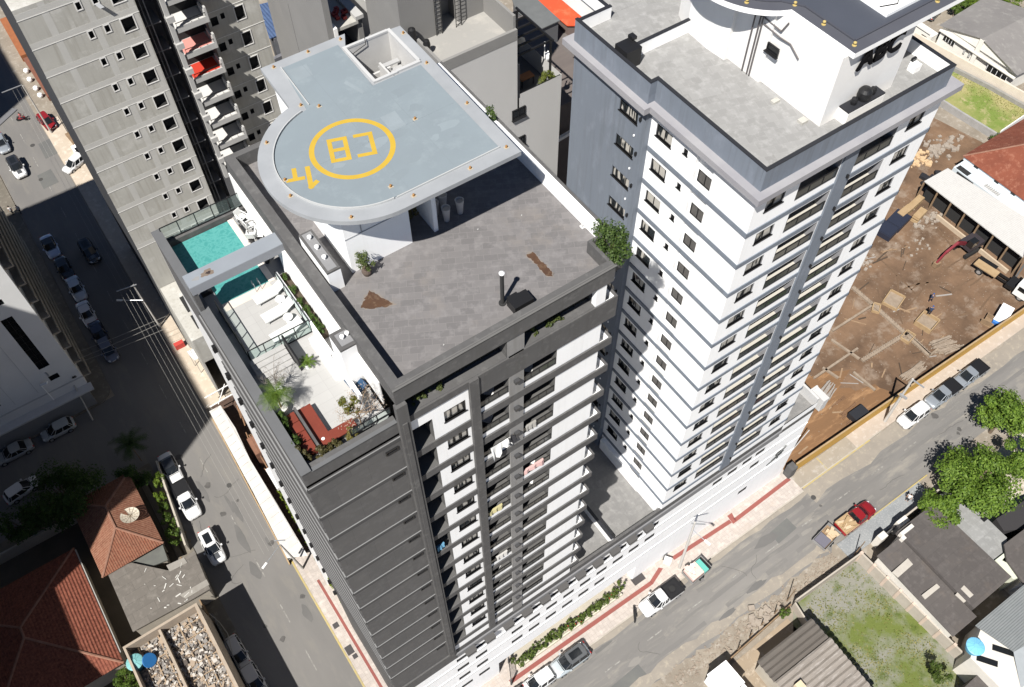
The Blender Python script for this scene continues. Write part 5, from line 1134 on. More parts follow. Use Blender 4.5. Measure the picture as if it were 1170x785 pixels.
# its lower terrace
b = MB(); b.box(30.15,YN+.15,49.6,34.15,52,49.8); b.build('terrace_floor', mat('terrace_dark',(.09,.09,.095),.7,(.13,.13,.13),.6), NG)
b = MB(); b.box(30.1,YN,49.8,30.25,48.5,52.4); b.box(30.1,YN-.02,51.2,30.3,YN+.1,54.2); b.build('dark_side', blk_c, NG)
glass_fence(NG,[(30.2,YN+.12),(34.05,YN+.12)],50.4,1.05,.95,'terrace_railing')
b = MB(); b.box(30.4,47.6,49.8,31.9,51,54.0); b.build('terrace_block', white_a, NG)
t = thing('pergola', 'dark beamed pergola over the roof terrace of the light grey tower', 'pergola', (32,48,50))
b = MB()
for i in range(6): yy_ = 44.9+i*.85; b.beam((30.2,yy_,53.6),(34.2,yy_,53.6),.10,.16)
b.beam((34.15,44.6,53.75),(34.15,49.4,53.75),.12,.18); b.build('beam', blk, t)
b = MB(); b.box(34.0,44.7,49.8,34.12,44.84,53.6); b.box(34.0,49.1,49.8,34.12,49.25,53.6); b.build('post', blk, t)
t = thing('terrace_table','wooden table under the pergola','table',(32.4,45.8,49.8)); b = MB(); b.box(31.9,45.4,50.5,33.1,46.1,50.58); b.build('table_top', plain('orange_wood',(.32,.14,.05),.6), t)
for x,y in ((31.95,45.45),(33.0,45.45),(31.95,46.0),(33.0,46.0)): b = MB(); b.box(x,y,49.8,x+.07,y+.07,50.5); b.build('leg', blk, t)
t = thing('terrace_parasol','cream parasol under the dark pergola beams','parasol',(33.2,48.0,49.8)); b = MB(); b.lathe(33.2,48.0,[(.75,52.0),(.4,52.25),(.03,52.4)],8); b.build('canopy', plain('cream_cloth',(.60,.53,.40),.8), t); b = MB(); b.tube((33.2,48,49.8),(33.2,48,52.3),.03); b.build('pole', steel, t)
tree_clump('terrace_tree',33.4,44.3,49.8,.75,.65,.95,1500,.13,leaf_mat('olive_bright',(.09,.12,.02),(.20,.22,.05)),'bushy yellow-green tree in the corner of the grey tower terrace','tree',seed=15)
# white slanting gutter pipes beside it
t = thing('antenna_mast','thin white mast with a round white box beside the grey tower terrace','mast',(35.2,47.0,50.0))
b = MB(); b.tube((34.8,46.5,46),(34.8,46.5,52.2),.04); b.beam((34.3,46.2,50.2),(35.9,47.5,50.2),.1,.1); b.build('mast', white_p, t); b = MB(); b.lathe(35.2,46.7,[(.2,50.3),(.25,50.5),(.2,50.8)],12); b.build('box', white_p, t)
b = MB(); b.box(34.15,YN+4,0,42,YN+16,44); tag(b.build('brown_block', mat('brown_roofing',(.13,.11,.10),.9,(.10,.085,.08),.6,stretch=(.3,2,1))), 'dark brown flat-roofed block in the gap between the grey tower and the white tower', 'building')
b = MB(); b.beam((34.6,YN+4.5,44.3),(38.5,YN+6.5,44.3),.25,.4); b.beam((34.3,YN+3.2,41),(39,YN+3.6,41),.3,.3); tag(b.build('roof_beam', white_a), 'pale concrete beams crossing the gap beside the white tower', 'beam')

# ================================================================ buildings along the top edge
def prism_house(nm, lab, pts, z, wall, roof, cat='house', base=0, over=.35, slope=None, roof_t=.15):
    cxm = sum(p[0] for p in pts)/len(pts); cym = sum(p[1] for p in pts)/len(pts)
    t = thing(nm, lab, cat, (cxm,cym,base)); b = MB(); b.prism([(cxm+(x-cxm)*.94, cym+(y-cym)*.94) for x,y in pts], base, (lambda x,y: z(x,y)-.02) if callable(z) else z-.02); b.build('wall', wall, t)
    b = MB(); zz = z if callable(z) else (lambda x,y: z); b.prism(pts, zz, lambda x,y: zz(x,y)+roof_t); b.build('roof', roof, t); return t
# grey ribbed tower pieces beside the helipad's top corner
t = thing('slatted_tower', 'grey tower with broad ledges and a white pier behind the helipad corner', 'tower', (22,62,0))
b = MB(); x,y = 18.6,52
def col(px,py,z,w_=.9,d_=1.2,z0=20): x,y = G(px,py,z); return (x,y)
b.box(20.25,53.0,10,20.72,60,60.0); b.build('pier', gryd, t); b = MB(); b.box(20.72,52.9,10,21.0,53.6,55.4); b.build('white_edge', white_a, t)
b = MB(); b.box(20.9,54.2,10,22.9,62,52.2); b.build('core', plain('core_dark',(.05,.05,.05),.9), t)
for i,z in enumerate((55.0,52.1,49.2)): b = MB(); b.box(21.0,53.4,z-.3,22.9,57.5,z-.05); b.build('ledge', conc, t)
b = MB(); b.box(22.9,53.6,10,23.3,70,55.0); b.build('side_wall', gryd, t); b = MB(); b.box(22.75,53.4,55.0,23.4,70,55.3); b.build('side_cap', lightc, t)
b = MB(); b.box(23.4,53.0,10,25.0,75,53.0); b.build('grey_block', gryd, t); b = MB(); b.box(25.0,52.4,10,26.2,75,54.0); b.build('broad_ledge', lightc, t)
b = MB(); rn_ = random.Random(3)
for _ in range(10): x_,y_ = 21.3+rn_.random()*1.2, 53.9+rn_.random()*1.5; b.box(x_,y_,54.96,x_+.3,y_+.3,55.2)
tag(b.build('drying_clothes', plain('red_cloth',(.30,.05,.045),.85)), 'reddish clothes laid out on a balcony ledge behind the helipad corner', 'laundry')
# low roofs in shade between the towers at the top
def GP(pts, z): return [G(x,y,z) for x,y in pts]
prism_house('warehouse','long low building with a blue metal roof edge in the shade behind the concrete tower',GP([(296,6),(352,-8),(368,22),(308,45)],7),7,plain('shed_wall',(.10,.10,.105),.9),wave_mat('blue_roof',(.07,.11,.20),(.05,.08,.16),.5,'X'),'building')
prism_house('low_building','small dark-roofed building with white fittings just left of the helipad',GP([(312,50),(385,22),(398,60),(330,100)],6),6,plain('dark_wall',(.05,.05,.055),.9),mat('tar_roof',(.035,.038,.042),.9,(.06,.06,.065),.6),'building')
prism_house('beige_house','pale-roofed building peeping out at the top edge left of the slatted tower',GP([(338,-6),(390,-20),(396,8),(350,12)],8),8,white_a,mat('beige_roof',(.42,.39,.32),.9,(.36,.33,.27),1),'building')
b = MB(); rn_ = random.Random(12)
for _ in range(26):
    x_,y_ = G(rn_.uniform(315,390),rn_.uniform(28,92),6.4); b.obox(x_,y_,6.16,6.16+rn_.uniform(.2,.8),rn_.uniform(.4,1.6),rn_.uniform(.3,.9),rn_.uniform(0,3))
tag(b.build('roof_clutter', mat('clutter_grey',(.20,.20,.21),.8,(.1,.1,.11),1)), 'scattered grey vents and boxes on the dark roof left of the helipad', 'roof equipment')
prism_house('orange_roof_house','building with a large bright orange-red roof at the top between the two towers',GP([(607,-4),(700,-30),(712,4),(660,30),(648,30)],9),9,plain('brown_wall',(.12,.09,.08),.9),mat('orange_roof',(.56,.085,.03),.75,(.50,.07,.028),.25,(.60,.13,.06),.7),'building')
prism_house('grey_shed','dark grey sheet-roofed shed in front of the orange roof',GP([(585,0),(605,-8),(640,24),(618,34),(590,14)],11),11,plain('shed_wall',(.10,.10,.105),.9),mat('grey_sheet',(.13,.135,.135),.8,(.10,.105,.105),.6),'shed')
prism_house('brown_roof_building','dark brown flat-roofed building right below the orange roof',GP([(615,34),(660,22),(668,60),(600,90)],7),7,plain('brown_wall',(.12,.09,.08),.9),mat('dark_roof',(.10,.09,.085),.9,(.14,.12,.11),.8),'building')
b = MB(); x,y = G(690,4,11); b.obox(x,y,9.2,9.8,3,1.2,.4); tag(b.build('roof_unit', lightc), 'pale box at the right end of the orange roof', 'roof equipment')

# ================================================================ corner building, far left
CB = thing('corner_building', 'white corner building with a tall dark window strip at the street crossing', 'building', (-10,77,0))
hl = [(-12.85,-11.62,9.5,18.95,.35),(-12.6,-11.5,6.9,7.75,.3),(-12.9,-11.42,21.0,21.75,.2),(-13,-11.4,24.4,25.2,.2),(-19.5,-18.4,6.9,7.7,.3)]
b = MB(); b.facade(0,77,1,0,0,-1,-40,-9.55,3.6,30,hl,0,1,1)
b.face([(-9.55,77,3.6),(-9.55,103,3.6),(-9.55,103,30),(-9.55,77,30)]); b.face([(-40,77,30),(-9.55,77,30),(-9.55,103,30),(-40,103,30)]); b.build('wall', [mat('off_white',(.66,.66,.65),.8,(.60,.60,.59),.4), glass_d], CB)
b = MB()
for i in range(8): b.box(-12.85,76.95,9.6+i*1.2,-11.62,76.98,9.64+i*1.2)
b.box(-12.26,76.94,9.5,-12.22,76.97,18.95); b.build('window_bars', blk, CB)
b = MB()
for z in (5.2,):
    b.box(-40,76.88,z,-9.5,77,z+.12)
for x in (-14.5,-17.2,-20.0,-22.7): b.box(x,76.97,6,x+.05,77,30)
b.build('facade_rib', plain('rib_grey',(.45,.45,.45),.8), CB)
b = MB(); b.box(-40,75.9,3.4,-9.2,77,3.65); b.box(-40,76.4,.12,-9.9,77,3.4,1); b.build('shop_canopy', [mat('canopy_white',(.55,.55,.55),.8), plain('shopfront',(.22,.225,.23),.5)], CB)
for k in range(9):
    z = 4.2+k*2.9
    b = MB(); b.box(-9.55,77.6,z,-8.6,103,z+.22); o = b.build('balcony_slab', walk_dull, CB)
    b = MB(); b.box(-8.72,77.6,z+.22,-8.62,103,z+1.15)
    b.build('balcony_front', [mat('beige_rail',(.30,.27,.22),.8,(.22,.20,.165),.8)], o)
b = MB(); b.tube((-13.6,76.7,4),(-13.7,76.7,7.6),.06); b.beam((-13.7,76.7,7.4),(-12.9,76.2,7.9),.3,.15); b.build('camera_arm', white_p, CB)
text_mesh('40', .5, .01, blk, 'house_number', CB, (-10.6,76.95,5.6), (math.pi/2,0,0))
# tall neighbours outside the picture's left edge; their shadows lie over the crossing
for (y0,y1,lab) in ((45.2,92.3,'tall plain apartment block standing left of the crossing'),(116.2,165,'tall plain apartment block further up the street')):
    t = thing('apartment_block', lab, 'building', (-50,y0,0)); b = MB(); b.box(-62,y0,0,-35.6,y1,60); b.build('wall', mat('block_render',(.5,.49,.47),.85), t)
    b = MB()
    for k in range(19):
        for j in range(int((y1-y0)/4)): b.box(-35.6,y0+1+j*4,2+k*3,-35.55,y0+2.6+j*4,3.4+k*3)
    b.build('windows', glass_d, t)
    b = MB()
    for j in range(3): b.box(-44,y0+5+j*11,60,-40,y0+9+j*11,63)
    b.build('roof_house', conc, t)

t = thing('apartment_block','lower plain apartment block standing left of the large tiled house','building',(-45,30,0)); b = MB(); b.box(-60,22,0,-35.5,45.1,25); b.box(-35.5,22,0,-33.4,48.2,25); b.build('wall', MATS['block_render'], t)
# ================================================================ houses, lower left
def PW(p, z): return [(*G(x,y,z), z) for x,y in p]
terra = wave_mat('clay_tiles',(.165,.053,.028),(.10,.032,.018),.24,'X',.85,(.19,.09,.055),.5); terra_y = wave_mat('clay_tiles_hip',(.18,.068,.04),(.12,.042,.025),.24,'Y',.85,(.24,.125,.08),.5)
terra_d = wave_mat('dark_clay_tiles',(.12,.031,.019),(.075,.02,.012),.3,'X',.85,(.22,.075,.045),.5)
def hip_roof(t, x0,y0,x1,y1,ze,zr, m1, m2, ridge_axis='x', inset=None, cut=None):
    """hipped roof over a rectangle; m1 for slopes draining along y, m2 for the ends"""
    if ridge_axis == 'y':
        s_ = (x1-x0)/2 if inset is None else inset; A,B = ((x0+x1)/2,y0+s_,zr),((x0+x1)/2,y1-s_,zr)
        q = [([(x0,y0,ze),(x0,y1,ze),B,A],1),([(x1,y1,ze),(x1,y0,ze),A,B],1),([(x1,y0,ze),(x0,y0,ze),A],0),([(x0,y1,ze),(x1,y1,ze),B],0)]
    else:
        s_ = (y1-y0)/2 if inset is None else inset; A,B = (x0+s_,(y0+y1)/2,zr),(x1-s_,(y0+y1)/2,zr)
        q = [([(x0,y0,ze),(x1,y0,ze),B,A],0),([(x1,y1,ze),(x0,y1,ze),A,B],0),([(x0,y1,ze),(x0,y0,ze),A],1),([(x1,y0,ze),(x1,y1,ze),B],1)]
    b = MB()
    for f,m in q: b.face(f,m)
    b.face([(x0,y0,ze-.06),(x0,y1,ze-.06),(x1,y1,ze-.06),(x1,y0,ze-.06)],0)
    r = b.build('roof', [m1,m2], t)
    b = MB(); rc = [((x0,y0,ze),A),((x1,y0,ze),B if ridge_axis=='x' else A),((x0,y1,ze),A if ridge_axis=='x' else B),((x1,y1,ze),B),(A,B)]
    for p,q_ in rc: b.tube(p,q_,.13,seg=6)
    b.build('ridge_tiles', mat('ridge_clay',(.25,.14,.10),.9,(.18,.085,.055),1.5), r); return r
wallm = mat('old_plaster',(.42,.38,.32),.9,(.33,.30,.25),.8)
t = thing('tiled_house','red clay-tiled hip roof house with a satellite dish beside the parked white pickup','house',(-13,57.5,0))
b = MB(); b.box(-16.3,53.3,0,-10.3,62.2,3.7); b.build('wall', wallm, t); hip_roof(t,-16.7,52.6,-9.9,62.8,3.7,5.3,terra,terra_y,'y',3.6)
t2 = thing('satellite_dish','round mesh satellite dish on the red tiled roof','satellite dish',(-11.6,55.9,4.6))
b = MB(); c_ = Vector((-11.5,56.6,5.3)); n_ = Vector((.12,.1,1)).normalized(); rr=[]
a_ = n_.orthogonal().normalized(); b_ = n_.cross(a_)
for k in range(4):
    r0 = 1.0*k/4+.02; r1 = 1.0*(k+1)/4
    for i in range(24):
        if (i//2) in (2,) and k > 0: continue
        t0, t1 = 6.283*i/24, 6.283*(i+1)/24; P_ = lambda r,q: tuple(c_ + (a_*math.cos(q)+b_*math.sin(q))*r + n_*(r*r*.22))
        b.face([P_(r0,t0),P_(r1,t0),P_(r1,t1),P_(r0,t1)])
b.build('dish', mat('mesh_dish',(.48,.44,.36),.7,(.40,.36,.29),2), t2)
b = MB()
for i in range(12): q = 6.283*i/12; b.tube(c_+n_*.0, c_+(a_*math.cos(q)+b_*math.sin(q))*1.0+n_*.23, .015, seg=4, m=0)
b.tube(c_, c_+n_*.5, .02); b.tube(c_, (c_.x,c_.y,4.3), .05); b.build('frame', plain('rusty_frame',(.20,.15,.10),.8), t2)
t = thing('large_tiled_house','large dark red hip-roofed house half in shade at the left edge','house',(-23,50,0))
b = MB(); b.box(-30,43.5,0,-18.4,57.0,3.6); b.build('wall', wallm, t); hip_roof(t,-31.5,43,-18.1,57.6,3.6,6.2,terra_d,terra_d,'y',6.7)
b = MB(); b.box(-18.08,44.2,3.4,-17.96,57.4,3.52); b.build('gutter', plain('gutter_grey',(.3,.29,.27),.7), t)
# flat sheet-roofed annex
sheet = tile_mat('fibre_cement_sheets',(.135,.122,.108),(.115,.104,.092),(.085,.078,.07),2.4,1.1,.015,rough=.95,stain=(.20,.185,.165),stain_scale=.5)
t = thing('sheet_roof_annex','low annex with worn brown-grey sheet roofing in front of the tiled house','annex',(-12,49,0))
pts = GP([(123,655),(150,643),(192,652),(222,629),(240,673),(218,686),(152,722)],3.4); b = MB(); b.prism(pts,3.3,3.45); b.build('roof', sheet, t); b = MB(); b.prism([(-12+(x+12)*.95,48.5+(y-48.5)*.93) for x,y in pts],0,3.29); b.build('wall', wallm, t)
for q_ in ([(190,646),(210,637),(214,643),(194,653)],[(205,680),(236,662),(239,668),(212,684)]): b = MB(); b.prism(GP(q_,3.5),3.46,3.51); b.build('pale_sheet', mat('pale_sheet',(.27,.255,.23),.9,(.20,.185,.165),1), t)
b = MB(); rn = random.Random(6)
for _ in range(26): x_,y_ = G(rn.uniform(165,225),rn.uniform(645,695),3.5); b.obox(x_,y_,3.46,3.52,rn.uniform(.1,.7),rn.uniform(.03,.12),rn.uniform(0,3))
tag(b.build('litter', plain('litter_white',(.5,.49,.46),.8)), 'bits of pale litter scattered on the brown sheet roof', 'litter', kind='stuff')
t = thing('stair_hood','small grey-green lean-to roof between the tiled house and the sheet roof','annex',(-12.6,51.8,0)); b = MB(); b.prism(GP([(125,655),(185,620),(192,640),(150,656),(130,662)],2.9),2.8,2.95); b.build('roof', mat('green_grey_sheet',(.12,.125,.11),.9,(.09,.09,.085),1), t); b = MB(); b.prism(GP([(128,655),(183,624),(188,638),(150,654)],2.7),0,2.79); b.build('wall', wallm, t)
# roofless ruin full of rubble
RH = 7.0
x0,y0 = G(132,738,RH); x1,y1 = G(220,687,RH); x2,y2 = G(268,785,RH)
XL,XR,YT = -17.0,-9.3,42.9
t = thing('roofless_building','roofless building with cream wall tops and its floor strewn with rubble','ruin',((XL+XR)/2,36,0))
cream_w = mat('cream_wall_top',(.36,.30,.235),.9,(.28,.23,.18),1.2)
b = MB(); b.box(XL,YT-.25,0,XR,YT,RH); b.box(XL,24,0,XL+.22,YT-.25,RH); b.box(XR-.3,24,0,XR,YT-.25,RH); b.box(-13.6,24,0,-13.35,YT-.25,RH-.4); b.build('wall', [cream_w], t)
b = MB(); b.box(XL+.22,24,0,XR-.3,YT-.25,RH-1.5); b.build('slab', mat('dusty_slab',(.25,.22,.19),.95,(.17,.15,.13),.8), t)
b = MB()
for i in range(7): xx = XL+.9+i*1.05; b.box(xx,26,RH-1.5,xx+.12,YT-.3,RH-1.28)
for i in range(12): b.box(XL+.3,27+i*1.35,RH-1.5,XR-.35,27.1+i*1.35,RH-1.3)
b.build('joist', mat('old_joist',(.33,.25,.17),.9,(.24,.17,.11),1.5), t)
b = MB(); rn = random.Random(99)
for _ in range(3200):
    x_,y_ = rn.uniform(XL+.4,XR-.5), rn.uniform(29,YT-.5); s_ = abs(rn.gauss(0,.10))+.05; z_ = RH-1.5+rn.uniform(0,.2)
    k = len(b.v); b.obox(x_,y_,z_,z_+s_*rn.uniform(.1,.8),s_*rn.uniform(.6,2.4),s_*rn.uniform(.6,1.5),rn.uniform(0,3),rn.randrange(4))
tag(b.build('rubble_heap', [mat('rub_white',(.46,.43,.39),.9),mat('rub_tan',(.33,.26,.195),.9),mat('rub_grey',(.23,.215,.20),.9),mat('rub_dark',(.09,.075,.065),.9)]), None, None, kind='stuff')
def tank(cx,cy,z,r,h,m1,m2,lab):
    t = thing('water_tank',lab,'water tank',(cx,cy,z)); b = MB(); b.lathe(cx,cy,[(r*.86,z),(r,z+h)],28); b.build('tank', m1, t)
    b = MB(); b.lathe(cx,cy,[(r*1.05,z+h),(r*1.05,z+h+.08),(r*.95,z+h+.12),(r*.3,z+h+.25),(r*.28,z+h+.3)],28)
    for i in range(12): q = 6.283*i/12; b.beam((cx+.25*r*math.cos(q),cy+.25*r*math.sin(q),z+h+.26),(cx+r*math.cos(q),cy+r*math.sin(q),z+h+.13),.05,.05)
    b.build('lid', m2, t); return t
x_,y_ = G(152,755,7); tank(x_,y_,RH-1.5,.78,1.0,plain('teal_tank',(.06,.20,.22),.5),plain('teal_lid',(.16,.36,.36),.5),'teal water tank standing in the rubble of the roofless building')
x_,y_ = G(166,751,7); 
t = thing('blue_disc','deep blue tank lid leaning against the teal water tank','tank lid',(x_,y_,RH-1.4)); b = MB(); cc = Vector((x_+.1,y_-.15,RH-.75)); nn_ = Vector((.45,-.5,.75)).normalized(); b.tube(cc, cc+nn_*.08, .72, .66, 28); b.build('disc', plain('blue_lid',(.015,.10,.26),.45), t)
# garden wall, side fences at left street
b = MB(); 
for (pa,pb) in (((181,530),(214,626)),): 
    xa,ya = G(*pa,1); xb,yb = G(*pb,1); b.beam((xa,ya,.9),(xb,yb,.9),.2,1.8)
tag(b.build('garden_wall', wallm), 'weathered pale garden wall along the hedge by the parked pickup', 'wall')
b = MB(); b.beam((-9.5,44,1.0),(-9.2,51,1.0),.12,2.0); tag(b.build('side_wall', brownw), 'brown fence beside the sheet-roofed annex', 'fence')
b = MB(); 
for i in range(9): b.beam((-8.9,53.5+i*1.2,.06),(-7.7,53.2+i*1.2,.06),.25,.1)
b.box(-9.0,52,0,-8.85,64,.12); tag(b.build('rough_kerb', brownw), 'rough brown planks and kerb between the white cars and the garden wall', 'kerb')
b = MB(); b.beam((-9.1,34,.9),(-9.0,43.5,.9),.08,1.8); tag(b.build('low_fence', char), 'dark fence along the roofless building', 'fence')
x_,y_ = -8.5,44.0
b = MB(); b.poly_tube([(-9.2,43.5,1.9),(-8.7,42.0,1.9),(-8.5,40.5,1.85),(-8.9,38.5,1.8)],.04); pass; tag(b.build('loose_cable', plain('cable_grey',(.3,.28,.25),.8)), 'curved loose cable over the shaded pavement by the roofless building', 'cable')
# long wall of the side street house plots (in shade)
b = MB(); b.beam((-60,62.8,.9),(-17,62.6,.9),.2,1.8); tag(b.build('plot_wall', wallm), 'shaded wall along the side street behind the big tree', 'wall')

# hoarding with a slanting white top along the excavation by the dark tower
t = thing('white_hoarding','white sheet hoarding with a slanting top along the excavation beside the dark tower','hoarding',(1.8,55,0))
LH = [(*G(px,py,1.9),1.9) for px,py in ((239,470),(289,562),(328,638))]; RH_ = [(*G(px,py,2.3),2.3) for px,py in ((351.7,635),(307,560),(286,525.6),(269,489),(252,463))]
b = MB(); b.face(LH+RH_); b.face([(LH[0][0],LH[0][1],0),(LH[2][0],LH[2][1],0),LH[2],LH[0]]); pass
b.build('panel', [mat('white_sheet',(.50,.485,.465),.6,(.42,.40,.375),.8)], t)
b = MB()
for i in range(22): q = i/21; y_s = 67.0-23.0*q; b.beam((LH[0][0]+(LH[2][0]-LH[0][0])*q+.02,y_s,1.93),(1.75+.25*abs(q-.5)*2,y_s,2.32),.03,.02)
b.build('seam', plain('seam_grey',(.45,.44,.42),.7), t)
b = MB(); b.beam((LH[0][0]-.08,LH[0][1],.1),(LH[2][0]-.08,LH[2][1],.1),.12,.2); b.build('timber_foot', timber, t)
b = MB(); b.face([(1.4,44.5,.02),(8.2,44.5,.02),(8.2,68,.02),(1.4,68,.02)]); struct('excavation', b, mat('excavated_earth',(.10,.06,.042),.95,(.05,.035,.03),.5,(.16,.10,.07),1.5,bump=.8,bscale=4))
t = thing('timber_frame','timber frame and boards standing in the excavation behind the white hoarding','scaffold',(4.5,60,0))
b = MB(); rn = random.Random(14)
for i in range(30):
    x_,y_ = rn.uniform(3.2,6.5), rn.uniform(46,67); b.beam((x_,y_,rn.uniform(.1,2.5)),(x_+rn.uniform(-1,1),y_+rn.uniform(-3,3),rn.uniform(.1,2.8)),.12,.06)
b.build('boards', mat('board_brown',(.25,.14,.08),.9,(.16,.09,.05),1), t); b = MB()
for y_ in (67.8,66.3): b.beam((1.2,y_,2.5),(5.4,y_,2.7),.12,.12)
b.beam((2.2,66.0,2.6),(4.0,68.2,2.6),.1,.1); b.box(3.0,52,2.0,3.5,55,2.5); b.build('white_beam', white_a, t)
b = MB(); b.box(2.9,57,.0,4.1,59.5,3.0); b.build('brick_pier', mat('brick_brown',(.22,.11,.07),.9,(.17,.085,.055),2), t)
t = thing('wall_hedge','narrow bright green hedge between the white hoarding and the dark tower','hedge',(3.0,44.5,0))
b = MB(); rn = random.Random(20)
for i in range(46):
    y_ = 34.5+i*.40; leaves(b, 2.95+.012*(y_-34)+rn.uniform(-.1,.1), y_, 1.15+rn.uniform(-.1,.2), .38,.38,.6, 95, .17, 5, rn)
b.build('foliage', leaf_mat('lime_leaf',(.09,.14,.012),(.22,.28,.03)), t)
x_,y_ = G(326,617,1.5); b = MB(); b.box(x_-.35,y_-.35,0,x_+.35,y_+.35,1.2); b.prism([(x_-.45,y_-.45),(x_+.45,y_-.45),(x_+.45,y_+.45),(x_-.45,y_+.45)],1.2,1.4); tag(b.build('red_cabinet', plain('red_box',(.5,.06,.04),.5)), 'small red box at the end of the white hoarding by the hedge', 'box')
# bits on the sidewalk at the concrete podium
b = MB(); x_,y_ = G(206,394,.5); b.box(x_-.7,y_-.3,.12,x_+.5,y_+.3,1.0); tag(b.build('red_crate', plain('red_crate',(.42,.05,.04),.6)), 'small red crate on the sunlit pavement by the concrete podium', 'crate')
t = thing('site_canopy','white corrugated canopy strip at the corner of the concrete podium','canopy',(3.6,72,0)); b = MB(); b.face(PW([(213,402),(238,390),(246,398),(222,412)],3.2)); b.build('roof', wave_mat('white_corrugated',(.62,.62,.62),(.55,.55,.55),.2,'X'), t)
b = MB(); 
for p_ in PW([(215,403),(222,411),(244,398)],3.1): b.box(p_[0]-.04,p_[1]-.04,0,p_[0]+.04,p_[1]+.04,3.1)
b.build('post', steel, t)

# ================================================================ houses, lower right
dsheet = tile_mat('dark_sheet_roof',(.088,.079,.074),(.077,.069,.065),(.062,.056,.052),3.0,1.2,.012,rough=.95,stain=(.115,.095,.08),stain_scale=.5)
whs = mat('white_house_render',(.50,.48,.44),.85,(.62,.58,.52),.7)
t = thing('sheet_roof_house','long house with a dark brown sheet roof and two pale skylights beside the scrub lot','house',(53.5,2.5,0))
A = GP([(997,637),(1022,619),(1110,690),(1078,717)],3.6)
b = MB(); b.prism([(51.9,8.0),(55.3,8.0),(55.2,-2.3),(51.8,-2.3)],3.45,lambda x,y: 3.55+(x-51.8)*.10); b.build('roof', dsheet, t); b = MB(); b.box(52.1,-2.1,0,55.0,7.8,3.44); b.build('wall', whs, t)
for pz in ([(1019,654),(1037,638),(1043,645),(1026,660)],[(1053,680),(1070,667),(1074,671),(1057,685)]):
    b = MB(); b.prism(GP(pz,3.9),3.85,3.95); b.build('skylight', mat('skylight_pale',(.42,.39,.34),.7,(.36,.33,.29),1), t)
t = thing('sheet_roof_house','wide house with a plain dark sheet roof below the big green tree','house',(58.3,3,0))
b = MB(); b.prism([(55.35,8.6),(61.4,8.6),(61.6,-1.6),(55.35,-1.6)],3.6,lambda x,y: 4.35-(x-55.35)*.09); b.build('roof', dsheet, t); b = MB(); b.box(55.6,-1.4,0,61.1,8.3,3.59); b.build('wall', whs, t)
b = MB(); b.prism(GP([(1091,680),(1101,669),(1112,680),(1101,689)],4.2),4.22,4.3); b.build('skylight', mat('skylight_pale',(.42,.39,.34)), t)
b = MB(); b.box(55.2,7.9,4.0,57.0,8.3,4.75); b.box(55.0,7.5,3.9,55.5,7.9,4.5); b.build('parapet_step', whs, t)
t = thing('concrete_annex','low annex with a grey concrete slab roof beside the big tree','annex',(63.3,3.5,0)); b = MB(); b.prism([(61.65,9.2),(65.4,8.8),(65.3,1.5),(61.7,-1.0)],0,3.0,0,1); b.build('slab', [whs, tile_mat('slab_grey',(.24,.24,.235),(.21,.21,.205),(.18,.18,.175),1.5,1.5,.01,stain=(.28,.28,.27))], t)
b = MB(); x_,y_ = G(1125,592,3.05); b.obox(x_,y_,3.0,3.06,.8,.55,.0); b.build('roof_hatch', blk, t)
t = thing('ribbed_roof_house','pale yellow-white house with a grey ribbed metal roof at the right edge','house',(58,-6,0))
rib = wave_mat('grey_ribbed_metal',(.19,.20,.20),(.16,.17,.17),.22,'Y',.5,None,.5)
z5 = 5.0
b = MB(); b.face(PW([(1114,715),(1170,668),(1240,700),(1158,745)],z5)); b.face([(*G(1158,745,z5),z5),(*G(1240,700,z5),z5),(*G(1260,760,z5-.8),z5-.8),(*G(1175,830,z5-.8),z5-.8)],1); b.build('roof', [rib, mat('light_metal',(.30,.32,.33),.5)], t)
pA,pB,pC = G(1118,718,4.9),G(1160,748,4.9),G(1190,830,4.2)
b = MB(); b.prism([G(1118,718,4.8),G(1157,746,4.8),G(1200,840,4.8),G(1080,760,4.8)] if False else [(54.9,-3.0),(62,-3.0),(62,-20),(51.2,-20),(51.0,-4.6)],0,4.6,0,0); b.build('wall', whs, t)
for px,py in ((1128,755),(1146,743)):
    x_,y_ = G(px,py,4.66); b = MB(); b.obox(x_,y_,4.61,4.66,2.0,.6,-.95); b.build('window_slot', glass_d, t)
x_,y_ = G(1114,739,5.2); tank(x_,y_,4.6,.85,.7,plain('sky_tank',(.10,.32,.48),.5),plain('sky_lid',(.16,.42,.60),.45),'round sky-blue water tank on the white house wall')
t = thing('gabled_garage','dark gable-roofed garage at the bottom right edge','garage',(50,-10,0)); b = MB(); b.prism(GP([(1102,785),(1122,766),(1150,800),(1120,830)],3),0,3.1); b.build('roof', dsheet, t)
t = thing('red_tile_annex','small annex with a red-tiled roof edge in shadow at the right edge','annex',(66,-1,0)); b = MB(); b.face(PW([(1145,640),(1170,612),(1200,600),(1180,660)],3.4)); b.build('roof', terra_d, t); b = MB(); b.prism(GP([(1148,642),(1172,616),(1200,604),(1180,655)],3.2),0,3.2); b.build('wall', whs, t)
t = thing('cream_terrace','pale cream flat-roofed annex at the right edge beside the orange debris','annex',(62.5,-2.5,0)); b = MB(); b.prism(GP([(1137,640),(1150,630),(1176,655),(1158,662)],3.4),0,3.4); b.build('slab', mat('cream_slab',(.56,.58,.47),.8), t)
t = thing('shadow_house','grey flat-roofed house cut by the right edge of the picture','house',(68,-3,0)); b = MB(); b.prism(GP([(1147,622),(1190,590),(1230,640),(1170,668),(1150,640)],3.8),3.6,3.85); b.build('roof', dsheet, t); b = MB(); b.prism(GP([(1152,625),(1190,596),(1225,640),(1170,662)],3.6),0,3.59); b.build('wall', whs, t)
b = MB(); rn = random.Random(23)
